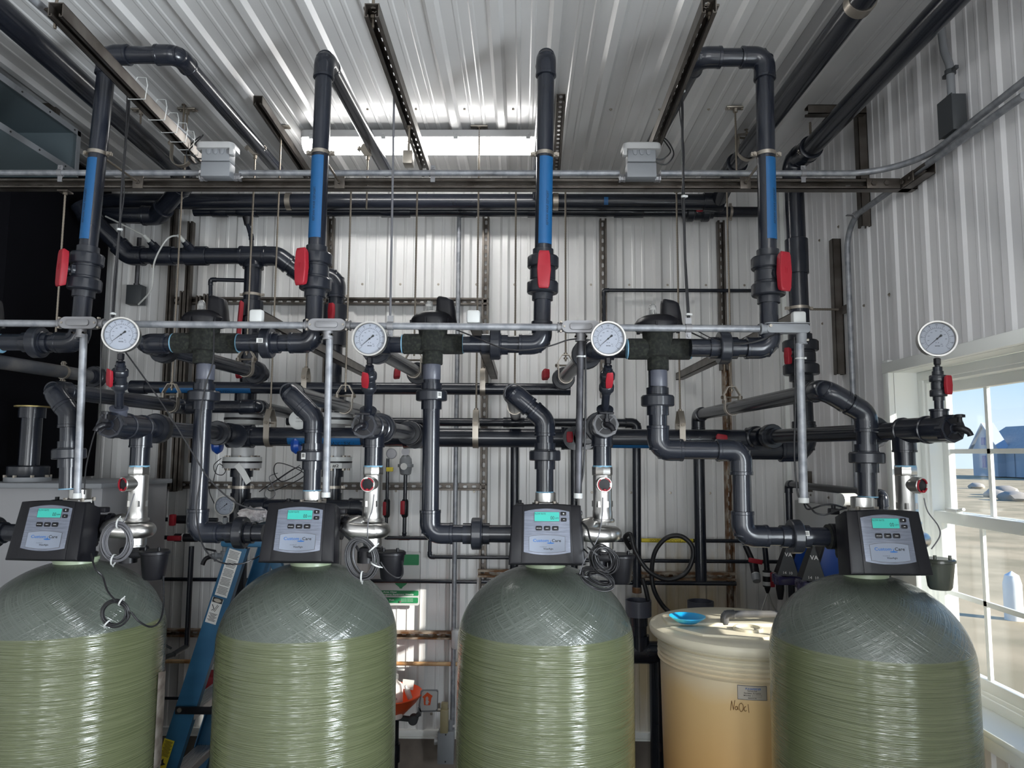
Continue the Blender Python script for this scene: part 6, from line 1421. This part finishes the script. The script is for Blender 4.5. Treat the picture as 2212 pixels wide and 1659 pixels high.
# ------------------------------------------------------------------ right corner: valves, pumps, panel
t = thing('injection_valve', 'black angled valve with red lever and white-tipped drain, left of the blue pumps', 'valve', P(1630, 1215, 3.95)); a = P(1610, 1178, 3.95); b = P(1628, 1218, 3.92); c = P(1632, 1240, 3.88)
MB().cyl(a, b, .015).cyl(b, c, .022).build('valve_body', 'black', t); MB().box(P(1632, 1212, 3.86), (.07, .02, .024), Matrix.Rotation(.18, 3, 'Y'), bev=.004).build('handle', 'red', t); MB().rev([(0, .021), (.02, .021), (.022, .014), (.035, .012)], c, c - b, 20).build('drain_tip', 'white', t); MB().cyl(c + (c - b) * .1, c + (c - b) * .7, .0235, .020).build('drain_collar', 'greybox', t)
t = thing('injection_valve', 'black vertical valve with red lever and white bands, just left of the blue pumps', 'valve', P(1660, 1240, 3.9)); a = P(1652, 1180, 3.9); b = P(1656, 1225, 3.9); b.x = a.x + .008; d_ = P(1658, 1275, 3.9)
MB().cyl(a, V((b.x, 3.9, b.z)), .014).build('pipe', 'pvc', t); o = V((b.x, 3.9, P(1656, 1250, 3.9).z)); MB().rev([(-.075, .006), (-.06, .012), (-.045, .016), (-.04, .023), (.04, .023), (.045, .015), (.06, .014)], o, Z, 24).build('valve_body', 'black', t)
for k in (-1, 1): MB().rev([(-.010, .0238), (.010, .0238)], o + Z * k * .024, Z, 24).build('white_tag', 'white', t)
MB().box(o + V((.020, -.022, -.002)), (.022, .018, .075), bev=.004).build('handle', 'red', t)
brd = thing('wall_board', 'white mounting board on the side wall behind the blue pumps', 'board', (XW - .03, 3.5, 1.6)); ya = PX(1722, 1080, XW - .03).y; zb = PX(1722, 1080, XW - .03).z
MB().box((XW - .035, (ya + 2.85) / 2, (zb + 1.25) / 2), (.02, ya - 2.85, zb - 1.25), bev=.003).build('panel', 'white', brd)
for k, (px, py, Yp, lb) in enumerate(((1722, 1205, 3.72, 'blue dosing pump with a triangular keypad, the left of two'), (1778, 1212, 3.38, 'blue dosing pump with a triangular keypad, the right of two'))):
    c = P(px, py, Yp); t = thing('dosing_pump', lb, 'pump', c, 'blue dosing pumps'); xx = XW - .05
    out = [(-.11, -.09), (.10, -.09), (.10, .11), (.03, .14), (-.03, .13), (-.11, -.04)]
    MB().prism([(-.08, -.08), (.12, -.08), (.12, .13), (-.01, .13)], (c.x + .0, c.y + .08, c.z), X, Z, (0, -.16, 0), bev=.012).build('housing', 'bluebox', t)
    MB().prism([(-.095, -.08), (-.075, -.08), (-.005, .13), (-.012, .13)], (c.x, c.y + .07, c.z), X, Z, (0, -.155, 0), bev=.004).build('keypad_frame', 'black', t)
    kp = MB().prism([(-.055, -.075), (.045, -.075), (0, .09)], (c.x - .075, c.y - .09, c.z), V((.9, -.4, 0)).normalized(), Z, V((-.4, -.9, 0)).normalized() * .01, bev=.003).build('keypad', 'darkbox', t)
    q = MB(); u_ = V((.9, -.4, 0)).normalized(); text(q, '14  10', V((c.x - .08, c.y - .09, c.z - .065)) + V((-.4, -.9, 0)).normalized() * .0115, u_, Z, .018); text(q, 'VA', V((c.x - .075, c.y - .09, c.z + .02)) + V((-.4, -.9, 0)).normalized() * .0115, u_, Z, .026, bold=True); q.build('keypad_print', 'whiteink', kp)
    MB().box(V((c.x - .055, c.y, c.z - .105)), (.12, .11, .045), bev=.008).cyl(V((c.x - .09, c.y, c.z - .13)), V((c.x - .09, c.y, c.z - .10)), .03).build('pump_base', 'purple', t)
    MB().rev([(-.05, .012), (-.03, .016), (0, .020), (.03, .02)], V((c.x - .09, c.y, c.z - .155)), Z, 16).build('fitting', 'black', t)
c = P(1806, 1090, 2.70); t = thing('tape_roll', 'white round fitting behind the left edge of the rightmost control head', 'fitting', P(1815, 1078, 2.66)); c = P(1815, 1080, 2.62); MB().rev([(0, .024), (.06, .024)], c, (1, .3, 0), 28).build('white_cap', 'white', t); MB().cyl(c + V((.05, .01, 0)), c + V((.10, .02, .01)), .014).build('nozzle', 'greybox', t)
t = thing('drain_pipe', 'thin grey pipe with two corners on the side wall behind the right head', 'pipe', (1.48, 4.0, 2.04)); run(t, [V((1.465, 4.02, 1.3)), V((1.465, 4.02, 2.045)), V((1.465, 2.98, 2.045)), V((1.465, 2.98, 1.2))], .018)
# ------------------------------------------------------------------ floor drains, barrel
def funnel(px, ys, lb, tee_=True):
    Yf = 3.98; c = P(px, ys, Yf); t = thing('drain_funnel', lb, 'drain', (c.x, Yf, c.z), 'open drain funnels'); o = V((c.x, Yf, 0)); zf = lambda py: P(px, py, Yf).z
    MB().rev([(zf(ys + 35), .055), (zf(ys + 34), .069), (zf(ys), .069), (zf(ys), .063), (zf(ys + 30), .060), (zf(ys + 33), .03)], o, Z, 40).build('cup', 'pvc_light', t)
    if tee_:
        MB().rev([(zf(ys + 55), .045), (zf(ys + 54), .049), (zf(ys + 34), .049)], o, Z, 32).rev([(zf(ys + 110), .043), (zf(ys + 52), .043)], o, Z, 32).build('neck', 'pvc', t)
        z_ = zf(ys + 113); MB().cyl((c.x - .35, Yf, z_), (c.x + .25, Yf, z_), .058, n=32).cyl((c.x, Yf, z_), (c.x, Yf, z_ + .09), .056, n=32).build('drain_tee', 'pvc', t)
        MB().cyl((c.x + .1, Yf, .0), (c.x + .1, Yf, z_), .045, n=28).build('standpipe', 'pvc', t)
    else: MB().cyl((c.x, Yf, 0), (c.x, Yf, zf(ys + 34)), .043, n=28).build('standpipe', 'pvc', t)
    return t
funnel(1379, 1296, 'open grey drain cup on a tee, left of the cream barrel'); funnel(1513, 1298, 'open grey drain cup just above the lid of the cream barrel', False)
BY = 3.10; BX = P(1405, 1360, BY).x + .362; zl0 = P(1598, 1402, BY - .36).z; zl1 = P(1598, 1423, BY - .355).z; zr1 = P(1598, 1481, BY - .33).z; ZLD = zl0 + .012
t = thing('chemical_barrel', 'cream polyethylene barrel of chemical with handwritten formula, between the middle and right tanks', 'barrel', (BX, BY, 0)); o = V((BX, BY, 0))
prof = [(.0, .27), (.02, .29), (zr1 - .004, .318)]; nr = 5; pr_ = (zl1 - .012 - zr1) / nr
for k in range(nr): z_ = zr1 + k * pr_; prof += [(z_, .319), (z_ + pr_ * .2, .325), (z_ + pr_ * .62, .329), (z_ + pr_ * .82, .321)]
prof += [(zl1 - .01, .326), (zl1 + .02, .330)]
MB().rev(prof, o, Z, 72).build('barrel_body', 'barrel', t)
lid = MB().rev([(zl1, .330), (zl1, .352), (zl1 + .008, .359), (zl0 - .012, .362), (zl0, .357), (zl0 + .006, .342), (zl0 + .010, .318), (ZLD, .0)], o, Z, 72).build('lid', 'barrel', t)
MB().prism(rrect(.60, .17, .03), V((BX, BY + .03, ZLD - .003)), X, YY, (0, 0, .014), bev=.008).build('raised_bar', 'barrel', lid)
MB().prism([(-.30, -.10), (.30, -.10), (.20, -.22), (0, -.27), (-.20, -.22)], V((BX, BY + .0, ZLD - .003)), X, YY, (0, 0, .010), bev=.005).build('raised_panel', 'barrel', lid)
MB().rev([(ZLD + .006, .058), (ZLD + .017, .056), (ZLD + .017, .046), (ZLD + .008, .040), (ZLD + .008, 0)], V((BX - .0, BY - .14, 0)), Z, 32).build('lid_recess', 'barrel', lid)
def bwrap(r, a0, z0): return lambda x, y: V((BX + r * math.sin(a0 + x / r), BY - r * math.cos(a0 + x / r), z0 + y))
lc_ = P(1625, 1497, BY - .315); al = math.asin((lc_.x - BX) / .318); n = 8
def patch(w_, h_, r, m_, nm, par, z0, a0=None):
    a0 = al if a0 is None else a0; f = bwrap(r, a0, z0); vs = [f(-w_ / 2 + w_ * k / n, s * h_ / 2) for s in (-1, 1) for k in range(n + 1)]; return MB().add(vs, [(k, k + 1, n + 2 + k, n + 1 + k) for k in range(n)]).build(nm, m_, par)
M['foil'] = mat('silver_sticker', (.42, .38, .32), .4, .2)
zz_ = lc_.z; pb = patch(.106, .052, .3192, 'inkgrey', 'maker_sticker', t, zz_); patch(.102, .048, .3196, 'foil', 'sticker_ground', pb, zz_)
q = MB(); f = bwrap(.3201, al, zz_)
text(q, 'PULSAFEEDER', 0 * X, X, Z, .0095, .056, bold=True, wrap=lambda x, y: f(x + .003 + y * .2, y + .011)); q.build('maker_name', 'logo_blue', pb)
q = MB()
for s_, y_, w_, dx in (('Punta Gorda, Florida', .005, .034, 0), ('Description:  PE Tank/Lid', -.003, .060, 0), ('MFG Date:', -.0115, .026, -.018), ('MADE IN USA', -.0205, .030, 0)): text(q, s_, 0 * X, X, Z, .0062, w_, bold=True, wrap=lambda x, y, y_=y_, dx=dx: f(x + dx, y + y_))
for (x0_, x1_, y0_, y1_) in ((0, .034, -.0065, -.006), (0, .034, -.0135, -.013), (0, .0005, -.0135, -.006), (.0335, .034, -.0135, -.006)): q.add([f(x0_, y0_), f(x1_, y0_), f(x1_, y1_), f(x0_, y1_)], [(0, 1, 2, 3)])
q.build('sticker_print', 'ink', pb)
q = MB(); hc = P(1599, 1528, BY - .315); ah = math.asin((hc.x - BX) / .318); f2 = bwrap(.3190, ah, hc.z); k = .0021 * .30
def stroke(pts): q.tube([f2(x * .064 / 44, y * .064 / 44) for x, y in cr([V((a, b, 0)) for a, b in pts], 5) and [(p.x, p.y) for p in cr([V((a, b, 0)) for a, b in pts], 5)]], .0010, 5)
for st in ([(-22, -12), (-19, 12)], [(-19, 12), (-15, -10)], [(-15, -10), (-11, 14)], [(-5, -1), (-9, -1), (-11, -6), (-8, -9), (-5, -6), (-5, -1), (-3, -9)], [(5, 9), (0, 5), (-1, -4), (3, -12), (8, -8), (9, 3), (5, 9)], [(16, 1), (12, -1), (11, -7), (14, -10), (17, -8)], [(21, 7), (23, -13)]): stroke([(a * 1.0, b * 1.0) for a, b in st])
q.build('handwriting', 'marker' if 'marker' in M else 'ink', t)
c = V((P(1467, 1353, 3.2).x, 3.04, ZLD + .014)); t = thing('dish', 'shallow bright blue translucent dish on the barrel lid', 'dish', c); MB().rev([(0, .0), (0, .038), (.018, .066), (.024, .073), (.026, .073), (.020, .062), (.003, .034), (.003, 0)], c, Z, 40).build('dish', 'cyan', t)
c = V((P(1560, 1352, 3.1).x, 3.06, ZLD + .044)); t = thing('pipe_offcut', 'dusty grey pipe with an elbow lying across the barrel lid', 'pipe', c); run(t, [c - Z * .024 + V((0, .0, 0)), c, c + V((.48, .02, 0))], .0145, 'pvc_dusty')
# ------------------------------------------------------------------ ladder
t = thing('stepladder', 'blue fibreglass stepladder standing between the two left tanks', 'ladder', (P(440, 1600, 3.1).x, 3.2, 0)); Yn_, Yf_ = 3.02, 3.44
A0 = P(350, 1690, Yn_); A1 = P(514, 1180, Yn_); sl = (A1 - A0).normalized(); A0 = A0 + sl * ((0.02 - A0.z) / sl.z); wv = V((sl.z, 0, -sl.x))
R_ = Matrix((sl, (0, 1, 0), wv)).transposed()
def rail(y, s_, nm='front_rail'):
    a = V((A0.x, y, A0.z)); b = V((A1.x, y, A1.z)); L = (b - a).length; m_ = (a + b) / 2
    return MB().box(m_, (L, .004, .082), R_).box(m_ + wv * .039 + V((0, .016 * s_, 0)), (L, .032, .004), R_).box(m_ - wv * .039 + V((0, .016 * s_, 0)), (L, .032, .004), R_).build(nm, 'ladder', t)
ra = rail(Yn_, 1); rail(Yf_, -1)
for k in range(6):
    z_ = .28 + k * .29; p = A0 + sl * ((z_ - A0.z) / sl.z)
    if z_ < A1.z - .1:
        q = MB().box(V((p.x, (Yn_ + Yf_) / 2, z_)), (.080, Yf_ - Yn_, .003)).box(V((p.x - .04, (Yn_ + Yf_) / 2, z_ - .014)), (.003, Yf_ - Yn_, .028)).box(V((p.x + .04, (Yn_ + Yf_) / 2, z_ - .014)), (.003, Yf_ - Yn_, .028))
        for j in range(8): q.box(V((p.x - .034 + j * .0097, (Yn_ + Yf_) / 2, z_ + .0025)), (.003, Yf_ - Yn_, .003))
        q.build('step', 'alu', t)
tp = A1 + V((.03, 0, .0)); MB().box(V((tp.x + .03, (Yn_ + Yf_) / 2, A1.z + .03)), (.24, .50, .06), bev=.012).build('top_cap', 'ladder', t)
B1 = V((tp.x + .10, 0, A1.z)); B0 = V((tp.x + .70, 0, .02)); sb = (B0 - B1).normalized(); wb = V((sb.z, 0, -sb.x)); Rb = Matrix((sb, (0, 1, 0), wb)).transposed()
for y in (Yn_ + .03, Yf_ - .03): MB().box((B0 + B1) / 2 + V((0, y, 0)), ((B0 - B1).length, .028, .045), Rb, bev=.003).build('rear_rail', 'ladder', t)
s0 = P(384, 1531, Yn_ - .02); MB().box(s0 + V((.19, 0, -.006)), (.40, .010, .030), bev=.004).build('spreader', 'black', t); MB().cyl(s0 + V((.01, -.01, -.003)), s0 + V((.01, .01, -.003)), .009, n=12).build('rivet', 'clamp', t)
def stick(px0, py0, w_, h_, m_, nm, par):
    c = P(px0, py0, Yn_ - .0045); MB().box(c, (h_, .001, w_), R_).build(nm, m_, par); return c
st1 = MB().box(P(493, 1238, Yn_ - .0035), (.195, .002, .052), R_).build('instruction_sticker', 'paper', ra)
q = MB(); c = P(493, 1238, Yn_ - .0052)
for i in range(34):
    if i % 7 == 6: continue
    q.box(c + sl * (.088 - i * .0053) + wv * (-.001), (.0016, .0006, .044 - .010 * ((i * 7) % 5) / 5), R_)
q.build('fine_print', 'ink', st1)
st2 = MB().box(P(463, 1319, Yn_ - .0035), (.105, .002, .046), R_).build('warning_sticker', 'paper', ra); c = P(463, 1319, Yn_ - .0052)
MB().box(c + sl * .042, (.020, .0006, .042), R_).build('warning_panel', 'ink', st2); el = [(.016 * math.cos(a), .007 * math.sin(a)) for a in [2 * PI * k / 20 for k in range(20)]]
MB().prism(el, c + sl * .042 + V((0, -.0005, 0)), wv, sl, (0, -.0005, 0)).build('warning_oval', 'foil', st2)
q = MB().ribbon([c + wv * .012 + sl * .024, c + wv * .002 - sl * .004], (0, 1, 0), .0006, .0014).ribbon([c + wv * .006 + sl * .026, c + wv * -.004 - sl * .002], (0, 1, 0), .0006, .0014)
for i in range(5): q.ribbon([c + wv * (.011 - i * .002) + sl * (.020 - i * .0055), c + wv * (.005 - i * .002) + sl * (.022 - i * .0055)], (0, 1, 0), .0006, .0012)
for i in range(8): q.box(c + sl * (-.013 - i * .0042), (.0016, .0006, .036 - .008 * (i % 3)), R_)
q.ribbon([c - wv * .016 + sl * .022, c - wv * .004 + sl * .006, c - wv * .012 - sl * .002], (0, 1, 0), .0006, .003); q.build('warning_print', 'ink', st2)
st3 = MB().box(P(356, 1630, Yn_ - .0035), (.12, .002, .042), R_).build('yellow_sticker', 'yellow', ra); q = MB(); c = P(356, 1630, Yn_ - .0052)
for i in range(14): q.box(c + sl * (.052 - i * .0045), (.0015, .0006, .034 - .010 * (i % 3) / 2), R_)
q.prism([(-.012, 0), (.0, .02), (.004, .004), (.014, .0), (.0, -.01)], c - sl * .035, wv, sl, (0, -.0006, 0)); q.build('yellow_print', 'ink', st3)
c = P(456, 1480, 3.9); t = thing('red_valve_box', 'small red handle seen between the ladder rails', 'handle', c); MB().box(c, (.05, .05, .10), bev=.008).build('body', 'red', t); MB().box(c + Z * .055, (.075, .04, .04), bev=.01).build('cap', 'red', t)

# ------------------------------------------------------------------ eyewash corner
Ye = 3.88; ec = V((P(838, 1495, Ye).x, Ye, P(838, 1497, Ye).z)); t = thing('eyewash_bowl', 'orange eyewash bowl on a grey stand behind the second tank', 'eyewash', ec)
MB().rev([(-.125, .0), (-.125, .05), (-.115, .075), (-.04, .150), (-.004, .176), (.0, .182), (.004, .178), (-.036, .145), (-.108, .07), (-.114, 0)], ec, Z, 56).build('bowl', 'orange', t)
MB().cyl(V((ec.x + .035, Ye, 0)), V((ec.x + .035, Ye, ec.z - .12)), .026, n=24).rev([(.0, .034), (.09, .034)], V((ec.x + .035, Ye, ec.z - .34)), Z, 24).build('stand', 'pvc', t)
c = V((ec.x + .06, Ye - .03, P(870, 1546, Ye).z)); e = V((P(893, 1551, Ye - .05).x, Ye - .05, c.z)); MB().cyl(c, e, .014).rev([(-.02, .024), (.02, .024), (.025, .018)], e, -YY, 20).cyl(e, e + V((.03, .0, .03)), .012).build('valve', 'darkbox', t)
f = P(925, 1514, Ye - .02); out = [(-.045, -.055), (.042, -.052), (.050, -.045), (.052, .05), (.045, .058), (-.030, .058), (-.040, .05), (-.050, -.02)]
fl = MB().prism(out, f, X, Z, (0, -.008, 0), bev=.003).prism([(-.055, -.075), (-.035, -.075), (-.03, -.04), (-.052, -.03)], f, X, Z, (0, -.008, 0)).build('push_flag', 'greybox', t)
MB().prism([(p[0] * .86 + .003, p[1] * .86 + .002) for p in out], f - YY * .0082, X, Z, (0, -.0008, 0)).build('flag_plate', 'alu', fl)
hp_ = f + V((.0, -.0098, .01)); MB().prism([(-.020, -.028), (-.023, .006), (-.030, .012), (-.004, .036), (.024, .018), (.018, .008), (.012, -.028)], hp_, X, Z, (0, -.0006, 0)).build('flag_symbol', 'orange', fl)
q = MB().prism(rrect(.014, .022, .005), hp_ + V((-.005, -.001, -.014)), X, Z, (0, -.0006, 0))
for i, h_ in enumerate((.014, .018, .018, .014)): q.prism(rrect(.0028, h_, .0013), hp_ + V((-.0105 + i * .0037, -.001, .001 + h_ / 2 - .004)), X, Z, (0, -.0006, 0))
q.prism(rrect(.0026, .012, .0012), hp_ + V((.004, -.001, -.010)), V((.8, 0, .5)), V((-.5, 0, .8)), (0, -.0006, 0)); q.build('flag_hand', 'alu', fl)
b0 = V((ec.x + .045, Ye - .055, ec.z - .104)); t = thing('soap_bottle', 'white pump soap bottle standing in the orange bowl', 'bottle', b0)
MB().rev([(0, .038), (.004, .042), (.15, .042), (.168, .036), (.180, .018), (.186, .014), (.196, .014)], b0, Z, 40).build('bottle', 'soap', t)
MB().rev([(.194, .017), (.214, .016), (.216, .006), (.236, .006)], b0, Z, 20).box(b0 + V((.018, 0, .238)), (.06, .014, .009), bev=.003).build('pump', 'white', t)
q = MB(); fb = lambda y0: (lambda x, y: V((b0.x + .0426 * math.sin(x / .0426 - .15), b0.y - .0426 * math.cos(x / .0426 - .15), b0.z + y0 + y)))
text(q, 'Cresalva', 0 * X, X, Z, .024, .062, wrap=fb(.10)); text(q, 'TRAVELER', 0 * X, X, Z, .007, .030, bold=True, wrap=fb(.142)); q.build('bottle_name', 'inkgrey', t) if False else None
q = MB(); text(q, 'esalva', 0 * X, X, Z, .024, .052, wrap=fb(.10)); q.build('bottle_name', 'inkgrey', t)
q = MB(); text(q, 'moisturizing', 0 * X, X, Z, .008, .030, wrap=fb(.070)); text(q, 'lotion soap', 0 * X, X, Z, .008, .026, wrap=fb(.058)); q.build('bottle_print', 'orange', t)
c = ec + V((.115, .01, -.03)); t = thing('tube_dispenser', 'small white tube lying in the orange bowl beside the soap bottle', 'tube', c); MB().rev([(0, .013), (.05, .015), (.055, .006), (.07, .006)], c, V((-.4, 0, 1)), 18).build('tube', 'white', t); MB().box(c + V((-.02, .05, .055)), (.06, .002, .05), Matrix.Rotation(.1, 3, 'Y')).build('paper_slip', 'paper', t)
c = P(960, 1556, 4.05); t = thing('flow_switch', 'olive flow switch bolted above a grey box, right of the eyewash', 'switch', c); MB().box(c, (.042, .05, .12), bev=.004).box(c + Z * .075, (.036, .04, .035), bev=.004).build('body', 'tan', t); MB().cyl(c + V((-.03, 0, .05)), c + V((-.03, 0, .09)), .007).cyl(c + V((-.045, 0, .055)), c + V((.0, 0, .055)), .010).build('arm', 'clamp', t)
c = P(964, 1610, 4.10); t = thing('wall_box', 'grey electrical box low on the concrete base behind the middle tank', 'electrical box', c); MB().box(c, (.085, .07, .165), bev=.002).build('box', 'greybox', t); MB().box(c - YY * .036, (.088, .003, .168), bev=.001).build('box_cover', 'greybox', t); MB().cyl(c + V((0, -.037, .07)), c + V((0, -.041, .07)), .004, n=8).cyl(c + V((0, -.037, -.07)), c + V((0, -.041, -.07)), .004, n=8).build('screws', 'ink', t); MB().cyl(c + V((.02, 0, .08)), c + V((.02, 0, .13)), .014).build('connector', 'greybox', t)
c = P(943, 1599, 4.10); solo(MB().rev([(0, .024), (.018, .022), (.02, .013), (.04, .013)], c + V((-.01, .0, 0)), X, 20), 'knockout_fitting', 'greycover', 'round pipe fitting on the left side of the low grey box', 'fitting')
# sign
s1 = P(908, 1193, 4.215); s0 = P(800, 1307, 4.215); sw_ = s1.x - s0.x; sh_ = s1.z - s0.z; sc = (s0 + s1) / 2; t = thing('safety_sign', 'white and green emergency eyewash sign on the back wall right of the second tank', 'sign', sc)
MB().prism(rrect(sw_, sh_, .012), sc, X, Z, (0, -.003, 0)).build('sign_panel', 'white', t)
def gp_(x0, y0, x1, y1, nm):
    a = P(x0, y0, 4.211); b = P(x1, y1, 4.211); MB().prism(rrect(b.x - a.x, a.z - b.z, .006), (a + b) / 2, X, Z, (0, -.0006, 0)).build(nm, 'green', t)
gp_(804, 1197, 905, 1221, 'green_header'); gp_(804, 1275, 904, 1287, 'green_band'); gp_(804, 1290, 903, 1303, 'green_band')
bp_ = P(866, 1266, 4.211); MB().prism([(-.036, .018), (.036, .018), (.030, .009), (.010, -.006), (.006, -.014), (-.006, -.014), (-.010, -.006), (-.030, .009)], bp_, X, Z, (0, -.0006, 0)).build('bowl_symbol', 'green', t)
q = MB(); 
for s_ in (-1, 1): q.ribbon([bp_ + V((s_ * .028, -.0006, .018)), bp_ + V((s_ * .026, -.0006, .026)), bp_ + V((s_ * .030, -.0006, .031)), bp_ + V((s_ * .016, -.0006, .030))], YY, .0006, .005)
for k in range(5): q.box(bp_ + V(((k - 2) * .006, -.0004, .029)), (.002, .0006, .003))
q.build('spray_symbol', 'ink', t)
q = MB(); w2 = lambda px, py: P(px, py, 4.2098)
def rtext(s, pxr, py, wpx, h):
    a = w2(pxr - wpx / 2, py); q = MB(); text(q, s, a, X, Z, h, wpx / 1560 * 4.21, bold=True); q.build('lettering', 'whiteink', t)
rtext('Emergency', 871, 1207, 62, .028); rtext('Keep Area Clear', 857, 1280, 44, .010); rtext('Test Emergency Equipment Weekly', 893, 1285, 84, .010); rtext('Run', 851, 1297, 10, .010)
for k in range(3): rtext('inspection record', 878, 1294 + k * 2.6, 12, .003); rtext('date and initials', 892, 1294 + k * 2.6, 12, .003)
MB().rev([(0, .006), (.004, .006)], w2(865, 1299.5), -YY, 12).build('sign_screw', 'clamp', t)
